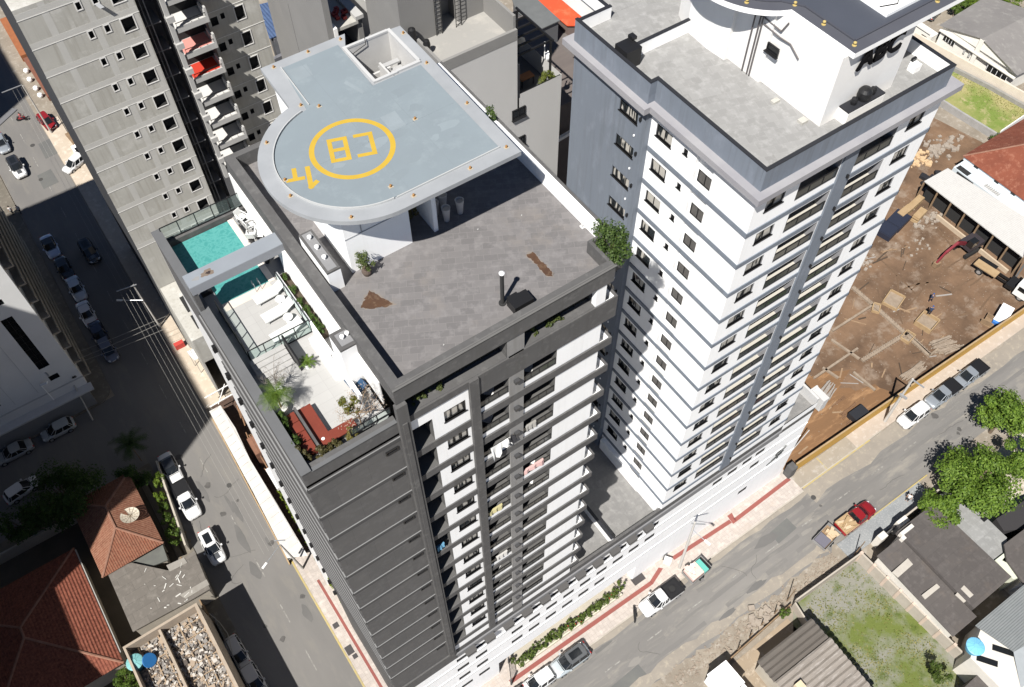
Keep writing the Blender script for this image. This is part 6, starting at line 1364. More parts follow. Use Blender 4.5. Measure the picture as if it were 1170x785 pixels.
for _ in range(45): x_,y_ = G(rn.uniform(1128,1141),rn.uniform(622,640),1.5); b.obox(x_,y_,1.2,1.2+rn.uniform(.1,.6),.35,.25,rn.uniform(0,3))
tag(b.build('brick_pile', mat('orange_brick',(.36,.14,.07),.9,(.25,.10,.05),3)), 'heap of orange broken bricks between the roofs at the right', 'brick pile')
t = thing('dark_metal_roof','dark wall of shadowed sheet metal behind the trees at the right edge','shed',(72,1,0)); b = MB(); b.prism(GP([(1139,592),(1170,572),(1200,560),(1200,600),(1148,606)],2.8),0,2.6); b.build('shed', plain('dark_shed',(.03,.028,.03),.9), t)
# lot walls
lotw = mat('lot_wall',(.40,.36,.31),.9,(.32,.285,.24),.7)
def wall_line(nm, lab, pts, h, wd, m, cat='wall', piers=0, cap=None):
    t = thing(nm, lab, cat, (pts[0][0],pts[0][1],0)); b = MB()
    for p_, q_ in zip(pts, pts[1:]): b.beam((*p_,h/2),(*q_,h/2),wd,h)
    b.build('wall', m, t)
    if piers:
        b = MB()
        for p_, q_ in zip(pts, pts[1:]):
            n = max(1,int(math.hypot(q_[0]-p_[0],q_[1]-p_[1])/piers))
            for i in range(n+1): x_,y_ = p_[0]+(q_[0]-p_[0])*i/n, p_[1]+(q_[1]-p_[1])*i/n; b.box(x_-wd*.8,y_-wd*.8,0,x_+wd*.8,y_+wd*.8,h+.12)
        b.build('pier', cap or m, t)
    return t
wall_line('lot_wall','pale front wall of the grassy lot along the gravel pavement',[(42.3,9.6),(51.6,9.35)],1.9,.16,lotw)
wall_line('lot_wall','pale side wall between the grassy lot and the dark sheet roofs',[(51.7,9.3),(52.3,-6.5)],2.0,.2,lotw,piers=1.6,cap=mat('pier_pinkish',(.50,.40,.33),.9))
wall_line('lot_wall','short pale wall between the big tree and the gravel pavement',[(57.6,9.5),(66.0,9.6)],2.1,.18,lotw)
wall_line('lot_wall','low wall between the grassy lot and the bare yard',[(42.1,9.5),(41.6,6.8)],1.6,.16,lotw)
wall_line('yard_wall','thin worn wall at the edge of the bare yard next to the dirt road edge',[(30.6,9.0),(42.0,9.7)],.8,.12,brownw,cat='wall')
t = thing('gate_pillars','white gate pillar and dark opening between the two dark sheet roofs and the gravel','gate',(55,9.4,0)); b = MB(); b.box(54.4,9.0,0,55.4,9.7,2.3); b.box(57.2,8.9,0,58.6,9.6,2.5); b.build('pillar', whs, t); b = MB(); b.box(55.4,9.3,0,57.2,9.4,1.9); b.build('gate', char, t)
# weathered wooden-ribbed roof with trough tiles
t = thing('trough_roof_shed','shed with a weathered grey trough-sheet roof beside the grassy lot','shed',(38,3,0))
b = MB(); rn = random.Random(4)
def rp(u,v): # u along eaves (x), v down slope (y)
    return None
x0_,x1_ = 33.9,41.5
n = 15
wt_m = mat('weathered_trough',(.27,.24,.21),.9,(.18,.16,.14),.8,(.36,.33,.30),1.6,stretch=(.35,2.2,1)); 
for i in range(n):
    ya = 7.2-i*.62; zc_ = 3.3+ (.35 if i>=4 else .0) - max(0,i-4)*.05
    b.face([(x0_,ya,zc_),(x1_,ya,zc_),(x1_,ya-.20,zc_+.16),(x0_,ya-.20,zc_+.16)],1 if i<4 else 0); b.face([(x0_,ya-.20,zc_+.16),(x1_,ya-.20,zc_+.16),(x1_,ya-.45,zc_+.16),(x0_,ya-.45,zc_+.16)],1 if i<4 else 0); b.face([(x0_,ya-.45,zc_+.16),(x1_,ya-.45,zc_+.16),(x1_,ya-.62,zc_-.02),(x0_,ya-.62,zc_-.02)],1 if i<4 else 0)
b.build('roof', [wt_m, mat('dark_trough',(.13,.115,.10),.9,(.09,.08,.07),.8,stretch=(.35,2.2,1))], t)
b = MB(); b.box(34.3,-3,0,41.2,6.9,3.2); b.build('wall', wallm, t)
b = MB(); b.box(35.1,2.6,3.5,35.9,3.4,4.3); b.build('cream_box', mat('cream_box',(.55,.46,.32),.9), t)
t = thing('white_shed','small white box shed by the dirt edge of the road','shed',(31,7.5,0)); b = MB(); b.prism([(29.3,9.0),(31.6,9.0),(31.7,6.5),(29.4,6.5)],0,2.6); b.build('body', white_p, t); b = MB(); b.prism([(29.2,9.1),(31.7,9.1),(31.8,6.4),(29.3,6.4)],2.6,2.72); b.build('roof', white_p, t); b = MB(); b.box(29.4,9.0,.1,30.4,9.04,2.1); b.build('door', lightc, t)
wall_line('white_yard_wall','white wall running down from the small white shed',[(31.7,6.4),(31.9,0)],2.1,.3,white_a)
for i,(x_,y_) in enumerate(((38.0,9.9),(40.0,10.0),(36.2,9.7),(34.2,9.4))):
    b = MB(); b.tube((x_,y_,0),(x_,y_,1.4+.3*(i%2)),.06,seg=6); tag(b.build('fence_post', brownw), ('thin wooden fence post nearest the grassy lot','thin wooden fence post beside the lot corner bush','thin wooden fence post in the middle of the worn yard wall','thin wooden fence post nearest the white shed')[(1,0,2,3)[i]], 'post', 'posts along the yard edge')
# pole stubs that throw shadows on the dirt
for (px,py,lab) in ((899,687,'short wooden pole at the corner of the grassy lot'),(976,634,'short wooden pole beside the pale lot wall and gravel pavement')):
    x_,y_ = G(px,py,0); b = MB(); b.tube((x_,y_,0),(x_,y_,3.8),.07,.05,7); tag(b.build('wooden_pole', brownw), lab, 'pole', 'short wooden poles by the lot')

# ================================================================ building site
t = thing('site_hoarding','ochre plywood hoarding along the building site beside the road','hoarding',(53.5,20.9,0))
b = MB(); b.beam((53.4,20.95,1.1),(97,20.3,1.1),.06,2.2); b.build('panel', mat('ochre_ply',(.50,.30,.065),.8,(.42,.25,.06),.5), t)
b = MB()
for i in range(26): x_ = 54+i*1.7; b.box(x_,21.0-.015*(x_-53),0,x_+.08,21.15-.015*(x_-53),2.15)
b.beam((53.4,21.0,2.22),(97,20.35,2.22),.2,.05); b.build('frame', timber, t)
t = thing('site_gate','dark end frame of the ochre hoarding where it meets the white podium','gate',(53,20.8,0)); b = MB(); b.box(52.4,20.6,0,53.3,21.5,2.2); b.build('frame', char, t)
b = MB(); b.tube((53.2,22.3,.1),(55.0,24.0,3.4),.07); b.tube((55.2,23,.1),(57.2,23.1,3.2),.06); tag(b.build('leaning_poles', lightc),'two thin white poles leaning at the near corner of the building site','pole')
t = thing('corrugated_shed','long shed with a white corrugated roof and open dark front on the building site','shed',(100,34,0))
zt = 3.8
b = MB(); b.face(PW([(1056,207),(1083,192),(1176,251),(1169,294)],zt)); b.face([(x,y,z-.1) for x,y,z in PW([(1056,207),(1083,192),(1176,251),(1169,294)],zt)][::-1]); b.build('roof', wave_mat('white_ribbed_roof',(.46,.45,.425),(.41,.40,.38),.25,'Y',.6,(.48,.47,.45),.15), t)
A_ = PW([(1056,207),(1083,192),(1176,251),(1169,294)],zt)
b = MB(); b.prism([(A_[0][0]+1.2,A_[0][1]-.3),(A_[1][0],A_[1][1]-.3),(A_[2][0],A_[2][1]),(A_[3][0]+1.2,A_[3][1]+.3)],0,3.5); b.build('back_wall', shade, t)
b = MB()
for i in range(8):
    q = i/7; x_ = A_[0][0]+(A_[3][0]-A_[0][0])*q+.15; y_ = A_[0][1]+(A_[3][1]-A_[0][1])*q; b.box(x_,y_-.1,0,x_+.2,y_+.1,3.7); b.beam((x_+.1,y_,2.6),(x_+.9,y_,3.5),.1,.1)
b.build('post', brownw, t)
b = MB(); b.beam((A_[0][0]-.2,A_[0][1]-4,.35),(A_[3][0]-.2,A_[3][1]+.5,.35),.25,.7); b.build('low_wall', mat('sand_wall',(.46,.38,.28),.9,(.38,.30,.22),1), t)
t = thing('red_roof_house','pale blue-walled building with a weathered red tiled roof behind the corrugated shed','house',(110,36,0))
b = MB(); b.prism([(104.2,41.8),(116.5,41.8),(116.5,22),(104.2,22)],0,3.6); b.build('wall', mat('pale_blue_render',(.58,.63,.66),.8,(.50,.55,.58),.6), t)
hip_roof(t,106.2,24,120,42.2,4.3,8.0,mat('old_red_tiles',(.20,.062,.035),.9,(.14,.042,.025),.4,(.26,.11,.07),1.4,bump=1,bscale=14),mat('old_red_tiles',(.3,.1,.05)),'y',6.0)
b = MB(); b.box(106.4,24.2,3.6,119.5,42.0,4.3); b.build('upper_wall', MATS['pale_blue_render'], t)
for i,y_ in enumerate((39.5,36.0,33.2,30.5)): b = MB(); b.box(106.36,y_,3.75,106.4,y_+.7,4.2); b.build('window', blk, t)
b = MB(); b.box(104.1,38.2,2.2,104.19,41.0,3.4); b.box(104.3,39.5,3.6,105.2,41.5,3.65); b.build('dark_opening', shade, t)
b = MB(); b.box(104.6,34.5,3.62,105.2,37,3.7)
for i in range(8): b.box(104.6+.0,34.6+i*.3,3.7,105.2,34.65+i*.3,3.95)
b.build('skylight_frame', lightc, t)
# white gabled house at the top right
t = thing('gabled_house','white house with a grey gabled roof at the top right corner','house',(130,56,0))
gz = 4.2
roofg = mat('grey_roof',(.20,.19,.18),.9,(.165,.155,.15),.3,(.24,.23,.215),1,stretch=(1,.6,1))
zr_ = 5.0
b = MB(); b.prism([(127.8,63.8),(136,64),(139,49),(128.3,49.8)],0,3.7); b.build('wall', mat('house_white',(.72,.70,.65),.85,(.62,.60,.55),.6), t)
ap = (*G(1127,37,6.0),6.0)
b = MB(); P1=(*G(1080,28,4.2),4.2); P2=(*G(1155,78,4.0),4.0); P3=(*G(1119,1,6),6.0); P4=(*G(1180,40,6),6.0)
b.face([(127.2,64.3,3.8),(127.6,57.0,5.6),(140,56.6,5.6),(140,65,3.8)]); b.face([(127.6,57.0,5.6),(127.4,49.2,3.8),(140,48.4,3.8),(140,56.6,5.6)]); b.build('roof', roofg, t)
b = MB(); b.face([(127.8,64.0,3.7),(127.8,49.6,3.7),(127.9,57.0,5.45)]); b.box(127.55,56.5,0,127.8,57.2,5.5); b.box(127.4,49.4,2.9,127.8,64,3.1); b.build('gable', MATS['house_white'], t)
for y_,w__,z_ in ((60.8,2.2,1.7),(50.6,3.6,1.2)):
    b = MB(); b.box(127.74,y_,z_,127.78,y_+w__,z_+1.3); b.build('window', glass_d, t)
    b = MB()
    for i in range(5): b.box(127.70,y_+w__*i/4-.03,z_,127.74,y_+w__*i/4+.03,z_+1.3)
    b.build('window_bar', white_p, t)
for y_ in (57.6,58.6): b = MB(); b.box(127.76,y_,1.6,127.79,y_+.3,2.6); b.build('vent_slot', plain('slot_grey',(.35,.35,.34),.8), t)
b = MB(); b.box(126.0,64.0,0,127.6,67.5,2.3); b.box(125.8,64.3,2.6,126.0,67.8,2.9); b.build('porch', MATS['house_white'], t)
b = MB(); b.box(125.96,64.8,.6,125.99,65.8,1.8); b.build('porch_window', glass_d, t)
wall_line('boundary_wall','long cream boundary wall in front of the white gabled house',[(125.2,66.5),(126.3,57),(128.0,44)],2.0,.3,mat('cream_wall',(.60,.54,.45),.9,(.5,.44,.37),.7))
wall_line('boundary_wall','low grey stone wall between the dry lawn and the cream wall',[(124.8,60),(126.4,52),(127.3,44)],.7,.5,mat('stone_grey',(.27,.26,.24),.95,(.19,.185,.17),1.2))
wall_line('boundary_wall','grey wall between the building site and the dry lawn',[(116.6,60),(117.2,50),(117.8,43.5)],1.2,.35,mat('stone_grey2',(.32,.31,.30),.95,(.24,.235,.225),1.2))
wall_line('boundary_wall','thin white wall between the dry lawn and the red-roofed building',[(118,43.6),(128,44.0)],1.8,.15,white_a)
b = MB(); b.face([(118,66,.02),(126,68,.02),(150,75,.02),(150,95,.02),(100,95,.02),(100,66,.02)]); struct('back_street', b, mat('beige_street',(.32,.27,.215),.95,(.26,.215,.17),.3,(.38,.33,.27),1))
# cars parked at the very top are added with the vehicles
# foundation beams with starter bars
fb = mat('fresh_concrete_beam',(.29,.235,.18),.9,(.19,.145,.105),1.6)
beams = [((974,328),(1004,354)),((1004,354),(1062,406)),((951,378),(998,348)),((985,412),(1037,380)),((1037,380),(1062,404)),((950,388),(982,410)),((1062,406),(1080,393)),((930,432),(980,398)),((1004,470),(1030,449)),((940,420),(958,432)),((975,425),(1000,446))]
for i,(p_,q_) in enumerate(beams):
    t = thing('foundation_beam','','foundation beam',(*G(*p_,.2),0),0,'foundation beams of the building site')
    t['label'] = 'cast concrete foundation beam with starter bars, one of the crossing strips in the brown earth'
    a_,c_2 = Vector((*G(*p_,.2),.16)), Vector((*G(*q_,.2),.16)); b = MB(); b.beam(a_,c_2,.5 if i in (1,3,0) else .28,.3); b.build('beam', fb, t)
    if i in (0,1,3,4):
        b = MB(); L_ = (c_2-a_).length; d_ = (c_2-a_).normalized(); s_ = d_.cross(Vector((0,0,1)))
        for k in range(int(L_/.42)): p0 = a_+d_*(.2+k*.42); b.beam(p0-s_*.42,p0+s_*.42,.035,.03) ; b.tube(p0+Vector((0,0,.1)),p0+Vector((.03,0,.6)),.015,seg=4)
        b.build('starter_bars', plain('dry_steel',(.30,.24,.19),.8), t)
def pad(px,py,lx,ly,h,ang,lab):
    x_,y_ = G(px,py,h/2); t = thing('foundation_pit',lab,'formwork',(x_,y_,0)); b = MB(); wd_=.14
    b.obox(x_,y_,0,h*.35,lx,ly,ang); b.build('block', fb, t); b = MB(); c,s = math.cos(ang),math.sin(ang)
    for (u,v,a,e) in ((0,ly/2,lx,wd_),(0,-ly/2,lx,wd_),(lx/2,0,wd_,ly),(-lx/2,0,wd_,ly)): b.obox(x_+u*c-v*s,y_+u*s+v*c,0,h,a,e,ang)
    b.build('formwork', timber, t)
pad(1021,343,2.6,2.0,.5,.3,'square concrete footing in timber formwork nearer the lumber stacks'); pad(1059,368,2.3,2.2,.8,.2,'square timber-walled footing box beside the plank pile')
pad(1037,385,1.6,1.2,.5,.2,'small concrete pad at the crossing of the foundation beams'); pad(1001,352,1.4,.9,.4,.6,'small concrete pad at the far crossing of the foundation beams')
def plank_pile(px,py,n,lx,ly,ang,m,lab,nm='plank_pile',h=.35,seed=1):
    rn = random.Random(seed); x_,y_ = G(px,py,.2); b = MB()
    for i in range(n): b.obox(x_+rn.uniform(-ly,ly)*math.sin(ang)*-.5+rn.uniform(-.2,.2), y_+rn.uniform(-ly,ly)*.5, .03+h*rn.random(), .08+h*rn.random()+.05, lx*rn.uniform(.6,1), .14, ang+rn.uniform(-.12,.12))
    return tag(b.build(nm, m), lab, 'timber pile')
plank_pile(1080,395,34,3.4,2.2,-.25,mat('grey_planks',(.30,.245,.19),.9,(.19,.15,.115),2),'heap of grey-brown planks between the footing box and the hoarding',seed=2)
plank_pile(946,447,16,2.6,1.6,.3,mat('grey_planks2',(.30,.27,.24),.9,(.2,.18,.16),2),'small stack of grey boards near the end terrace of the podium',seed=3)
plank_pile(1045,425,22,4.0,1.0,.05,mat('grey_planks',(.4,.35,.28)),'row of loose boards along the foundation near the leaning pole',seed=5)
plank_pile(968,468,10,3.2,3.0,.05,mat('dark_boards',(.16,.09,.05),.9),'dark boards lying on the orange earth near the hoarding',seed=8,h=.1)
for i,(px,py,lx,ly,an_) in enumerate(((1045,233,3.2,.9,.15),(1033,243,2.6,1.0,.1),(1050,246,2.4,1.0,.2))):
    x_,y_ = G(px,py,.6); t = thing('lumber_stack',('farthest of three pale lumber stacks','leftmost of three pale lumber stacks, next to the black tarpaulin','nearest of three pale lumber stacks, toward the excavator')[i],'lumber stack',(x_,y_,0),0,'pale lumber stacks on the site'); b = MB()
    for k in range(5): b.obox(x_+rn.uniform(-.1,.1),y_,.05+k*.22+i*.013,.24+k*.22+i*.013,lx+rn.uniform(-.3,.2),ly,an_)
    b.build('boards', timber, t)
for i,(px,py,lx,ly) in enumerate(((1026,252,3.2,2.2),(1012,263,2.4,2.6))):
    x_,y_ = G(px,py,.5); b = MB(); b.obox(x_,y_,0,.9,lx,ly,.2); b.obox(x_,y_,.9,1.0,lx*.9,ly*.92,.2); tag(b.build('covered_stack', plain('black_tarp',(.02,.024,.04),.5)), ('stack covered with black-blue tarpaulin beside the pale lumber','black covered stack half hidden by the white tower')[i], 'covered stack')
x_,y_ = G(983,473,.9); b = MB(); b.obox(x_,y_,0,1.0,2.2,1.8,.0); tag(b.build('black_bin', blk_c), 'large black open container just inside the ochre hoarding', 'container')
def heap(px,py,n,spread,m,lab,seed,s0=.35,nm='stone_heap'):
    rn = random.Random(seed); x0,y0 = G(px,py,.2); b = MB()
    for _ in range(n): s_ = rn.uniform(.3,1)*s0; b.obox(x0+rn.gauss(0,spread),y0+rn.gauss(0,spread*.6),0,s_*.7,s_*1.2,s_,rn.uniform(0,3))
    tag(b.build(nm,m), None, None, kind='stuff')
wr = mat('pale_stone',(.31,.27,.225),.9,(.23,.19,.155),1.5)
heap(1076,167,80,1.5,wr,'heap of pale broken concrete below the dry lawn',1,.6); heap(1053,182,60,1.2,mat('tan_stone',(.55,.40,.24),.9,(.42,.29,.17),1.5),'tan sand and stone heap beside the white tower edge',2,.5)
heap(1058,253,40,1.3,wr,'scatter of pale stones beside the lumber stacks',3,.45); heap(1050,280,18,1.2,wr,'scatter of pale stones in the grey mud',4,.32); heap(990,300,20,.7,wr,'small pale rubble near the white tower wall',5,.4)
heap(868,707,40,.8,wr,'pale concrete lumps on the dirt beside the road',6,.55)
heap(1065,206,24,.8,plain('black_debris',(.015,.015,.018),.8),'black heap of sheeting beside the end of the corrugated shed',7,.9,'sheeting_heap')
# excavator: tracks, body, cab, boom, arm, bucket
ex_ = Vector((*G(1106,281,.8),0)); t = local(thing('excavator','small dark red excavator with its boom lowered on the building site','excavator',(ex_.x,ex_.y,0),R(178)))
redx = plain('excavator_red',(.17,.022,.03),.45)
for s_ in (-1,1):
    b = MB(); b.prism([(-1.5,s_*1.0-.22),(1.5,s_*1.0-.22),(1.5,s_*1.0+.22),(-1.5,s_*1.0+.22)],.05,.7); tr_ = b.build('track', rubber, t); tr_.rotation_euler=(0,0,0)
b = MB(); b.box(-1.7,-1.0,.85,.9,1.0,1.7); b.box(-1.9,-.9,.9,-1.7,.9,1.6); b.tube((0,0,.6),(0,0,.9),.5,seg=16); b.build('body', plain('excavator_dark',(.035,.03,.035),.5), t)
b = MB(); b.prism([(-.1,.1),(1.0,.1),(1.0,.95),(-.1,.95)],1.7,2.7); b.build('cab', glass_d, t)
b = MB(); b.beam((.7,-.2,1.6),(3.2,-.2,3.2),.35,.45); b.beam((3.1,-.2,3.2),(5.0,-.2,2.3),.3,.4); b.build('boom', redx, t)
b = MB(); b.beam((4.9,-.2,2.5),(5.9,-.2,.9),.25,.3); b.build('arm', redx, t)
b = MB(); b.prism([(5.4,-.6),(6.2,-.5),(6.2,.1),(5.4,.2)],.1,.9); b.build('bucket', brownw, t)
b = MB(); b.beam((1.2,-.2,1.3),(2.6,-.2,2.5),.1,.1); b.build('cylinder', steel, t)
# trucks and containers on the site
def wheel(t, x, y, r=.33, w=.22, nm='wheel'):
    b = MB(); b.tube((x,y-w/2,r),(x,y+w/2,r),r,seg=18); o = b.build(nm, rubber, t); b = MB(); b.tube((x,y-w/2-.01,r),(x,y+w/2+.01,r),r*.6,seg=12); b.build('rim', steel, o)
tx,ty = G(1148,318,1); t = local(thing('flatbed_truck','white-cabbed truck with an empty dark chassis bed at the right edge of the site','truck',(tx,ty,0),R(-82)))
b = MB(); b.prism([(1.9,-1.15),(3.7,-1.15),(3.9,-.9),(3.9,.9),(3.7,1.15),(1.9,1.15)],.6,2.6); b.build('cab', plain('truck_white',(.72,.72,.70),.4), t)
b = MB(); b.face([(3.91,-.9,1.6),(3.91,.9,1.6),(3.91,.9,2.4),(3.91,-.9,2.4)]); b.box(2.2,-1.17,1.6,3.2,-1.151,2.3); b.box(2.3,-.5,2.6,2.9,.3,2.62); b.build('window_glass', glass_d, t)
b = MB(); b.box(-4.2,-.45,.7,1.9,-.3,1.0); b.box(-4.2,.3,.7,1.9,.45,1.0); b.box(-4.2,-1.1,1.0,-1.6,1.1,1.12); b.box(.6,-1.0,.7,1.7,1.0,1.3); b.build('chassis', blk, t)
b = MB(); b.box(-4.1,-1.05,1.12,-.9,.2,1.3); b.build('load', timber, t)
for x_ in (-3.0,3.0):
    for y_ in (-.98,.98): wheel(t,x_,y_,.48,.3)
for x_ in (.9,):
    b = MB(); b.beam((x_,1.1,1.2),(x_-.3,3.4,2.6),.25,.25); b.build('crane_arm', blk, t)
bx,by = G(1146,360,.7); t = thing('portable_tank','white and blue plastic tank block behind the ochre hoarding','tank',(bx,by,0)); b = MB(); b.obox(bx,by,.5,1.5,2.4,1.5,.3); b.build('tank', white_p, t); b = MB(); b.obox(bx-.4,by-.2,0,.5,2.3,1.5,.3); b.build('base', plain('blue_plastic',(.03,.14,.42),.5), t)
bx,by = G(1131,366,.5); b = MB(); b.obox(bx,by,0,.15,1.6,1.4,.3); b.obox(bx-.7,by,0,.9,.1,1.4,.3); b.obox(bx+.7,by,0,.8,.1,1.4,.3); b.obox(bx,by+.6,0,.8,1.5,.1,.3); tag(b.build('open_crate', brownw), 'open wooden crate beside the white and blue tank', 'crate')
# ================================================================ vehicles
def car_paint(nm, c, rough=.25, metal=.0):
    if nm in MATS: return MATS[nm]
    m = plain(nm, c, rough, .5, metal); m.node_tree.nodes['Principled BSDF'].inputs['Coat Weight'].default_value = .5; return m
def body_loft(L, W, sect, seg=1):
    """lower body: sections (x, half width, z bottom, z belt, z deck)"""
    b = MB(); k0 = len(b.v); rings = []
    for x, hw, zb, zm, zt in sect:
        ring = [(x,-hw*.96,zb),(x,-hw,zb+.12),(x,-hw,zm),(x,-hw*.90,zt-.02),(x,-hw*.55,zt+.01),(x,0,zt+.03),(x,hw*.55,zt+.01),(x,hw*.90,zt-.02),(x,hw,zm),(x,hw,zb+.12),(x,hw*.96,zb)]
        rings.append(len(b.v)); b.v += ring
    n = 11
    for a, c in zip(rings, rings[1:]):
        for i in range(n-1): b.f.append((a+i, c+i, c+i+1, a+i+1)); b.m.append(0)
        b.f.append((a+n-1, c+n-1, c, a)); b.m.append(0)
    b.f.append(tuple(rings[0]+i for i in range(n))); b.m.append(0); b.f.append(tuple(rings[-1]+n-1-i for i in range(n))); b.m.append(0)
    return b
def make_car(kind, paint, lab, group=None, roof=None, glassroof=False, scale=1.0, nm=None):
    L, W = {'hatch':(4.0,1.72),'sedan':(4.5,1.78),'suv':(4.45,1.84),'pickup':(5.15,1.86),'small':(3.7,1.66)}[kind]
    nm = nm or {'pickup':'pickup_truck'}.get(kind,'parked_car'); t = local(thing(nm, lab, 'pickup truck' if kind=='pickup' else 'car', (0,0,0), 0, group)); h = W/2; f, r = L/2, -L/2
    high = {'suv':.12,'pickup':.12}.get(kind,0)
    hood, belt = .86+high, .62+high
    if kind == 'pickup': sect = [(r,h*.93,.38,.7,.98),(r+.15,h*.98,.34,.74,1.0),(r+1.6,h,.32,.74,1.0),(0,h,.3,.74,1.0),(.75,h,.3,.74,.98),(1.5,h*.98,.3,.74,.96),(f-.45,h*.95,.3,.72,.90),(f-.15,h*.86,.32,.68,.82),(f,h*.72,.36,.6,.7)]
    else:
        tail = hood if kind=='sedan' else hood+.06
        sect = [(r,h*.78,.36,.6,.74),(r+.12,h*.9,.3,belt,tail-.03),(r+.7,h*.98,.27,belt+.03,tail+.02),(-.3,h,.26,belt+.03,tail),(.6,h,.26,belt+.03,hood+.02),(f-1.0,h*.98,.27,belt,hood-.01),(f-.45,h*.94,.28,belt-.04,hood-.09),(f-.15,h*.84,.3,.58+high,hood-.2),(f,h*.68,.34,.52+high,hood-.32)]
    bd = body_loft(L, W, sect).build('body', paint, t, smooth=True)
    # greenhouse: glass sides and painted roof
    top = {'hatch':1.47,'sedan':1.42,'suv':1.64,'pickup':1.68,'small':1.46}[kind]
    xa0, xa1 = {'hatch':(-1.75,1.05),'sedan':(-1.55,.95),'suv':(-2.0,1.05),'pickup':(-.55,1.25),'small':(-1.65,1.0)}[kind]
    ra0, ra1 = {'hatch':(-1.45,.30),'sedan':(-.95,.25),'suv':(-1.75,.35),'pickup':(-.35,.55),'small':(-1.4,.3)}[kind]
    zb = hood+.0
    lo = [(xa0,-h*.84),(xa0+.25,-h*.93),(xa1-.5,-h*.93),(xa1,-h*.70),(xa1+.08,0),(xa1,h*.70),(xa1-.5,h*.93),(xa0+.25,h*.93),(xa0,h*.84),(xa0-.04,0)]
    hi = [(ra0,-h*.66),(ra0+.2,-h*.74),(ra1-.2,-h*.74),(ra1,-h*.62),(ra1+.05,0),(ra1,h*.62),(ra1-.2,h*.74),(ra0+.2,h*.74),(ra0,h*.66),(ra0-.03,0)]
    g = MB(); n = len(lo)
    for i in range(n): j = (i+1)%n; g.face([(*lo[i],zb),(*lo[j],zb),(*hi[j],top-.04),(*hi[i],top-.04)])
    g.build('window_glass', glass_mat('car_glass',(.012,.014,.016)), t)
    rf = MB(); big = [(x*1.0+(0 if abs(x)<9 else 0), y*1.03) for x,y in hi]
    k = len(rf.v); rf.v += [(x,y,top-.06) for x,y in big]+[(x*.97+(ra0+ra1)/2*.03,y*.93,top) for x,y in big]
    for i in range(n): j=(i+1)%n; rf.f.append((k+i,k+j,k+n+j,k+n+i)); rf.m.append(0)
    rf.f.append(tuple(k+n+i for i in range(n))); rf.m.append(0)
    for i in (1,2,6,7,3,5,0,8): rf.beam((*[lo[i][0]*.995,lo[i][1]*.995],zb),(*hi[i],top-.05),.05,.05)
    rf.beam(((xa0+xa1)/2-.1,-h*.945,zb),((ra0+ra1)/2-.05,-h*.75,top-.05),.07,.04); rf.beam(((xa0+xa1)/2-.1,h*.945,zb),((ra0+ra1)/2-.05,h*.75,top-.05),.07,.04)
    rf.build('roof', roof or paint, t)
    if glassroof: b = MB(); b.box(ra0+.45,-h*.42,top-.01,ra1-.35,h*.42,top+.012); b.build('sunroof', glass_mat('car_glass'), t)
    for x in (r+.85, f-.85):
        for y in (-h+.1, h-.1): wheel(t, x, y, .33 if kind!='pickup' else .37)
    for y in (-1,1):
        b = MB(); b.prism([(f-.22,y*h*.82),(f-.03,y*h*.62),(f-.04,y*h*.45),(f-.28,y*h*.60)], hood-.30, hood-.17); b.build('headlight', plain('headlight_glass',(.55,.57,.58),.15), t)
        b = MB(); b.box(r-.01,y*h*.55,.62+high,r+.14,y*h*.8,.80+high); b.build('tail_light', plain('tail_red',(.35,.015,.01),.3), t)
        b = MB(); b.box(xa1-.55,y*h*.98,zb+.02,xa1-.35,y*(h+.16),zb+.16); b.build('mirror', paint, t)
    b = MB(); hx = xa1+.12
    b.beam((hx,-h*.72,hood+.032),(hx,h*.72,hood+.032),.07,.012); b.beam((hx,-h*.80,hood+.0),(f-.55,-h*.74,hood-.05),.02,.02); b.beam((hx,h*.80,hood+.0),(f-.55,h*.74,hood-.05),.02,.02)
    for y in (-.3,.25): b.beam((xa1+.02,y,hood+.06),(xa1-.30,y+.35,hood+.27),.02,.015)
    b.build('hood_seam', blk, t)
    b = MB(); b.box(f-.01,-.26,.44,f+.02,.26,.56); b.build('number_plate', plain('plate_grey',(.4,.4,.4),.5), t)
    b = MB(); b.box(f-.09,-h*.4,.42,f+.005,h*.4,.56); b.box(r-.015,-h*.6,.36,r+.03,h*.6,.5); b.build('bumper_grille', blk, t)
    return t
def open_bed(t, W, items=None, liner=blk):
    h = W/2; b = MB(); b.box(-2.5,-h*.86,1.02,-.62,h*.86,1.035); b.build('bed_liner', liner, t)
    b = MB(); b.box(-2.57,-h*.98,1.0,-.55,-h*.86,1.12); b.box(-2.57,h*.86,1.0,-.55,h*.98,1.12); b.box(-2.57,-h*.86,1.0,-2.48,h*.86,1.12); b.build('bed_side', t.children[0].data.materials[0], t)
def place(t, px, py, ang, z=.7, dz=0): x,y = G(px,py,z); t.location = (x,y,dz); t.rotation_euler = (0,0,R(ang)); return t
def remake_roof(o, mt):  # a copied part may be given its own paint: own mesh data
    o.data = o.data.copy(); o.data.materials.clear(); o.data.materials.append(mt)
def repaint(t, mt, parts=('body','roof','mirror','bed_side')):
    for c in t.children:
        if c.name.split('.')[0] in parts: remake_roof(c, mt)
wh = car_paint('car_white',(.58,.58,.575)); sv = car_paint('car_silver',(.36,.39,.42),.3,.5); dk = car_paint('car_dark',(.02,.022,.026)); rd = car_paint('car_red',(.20,.012,.015)); gy = car_paint('car_grey',(.10,.105,.11),.3,.3)
GR_N, GR_W, GR_S = 'vehicles parked along the podium kerb', 'vehicles parked along the left street', 'vehicles parked along the ochre hoarding'
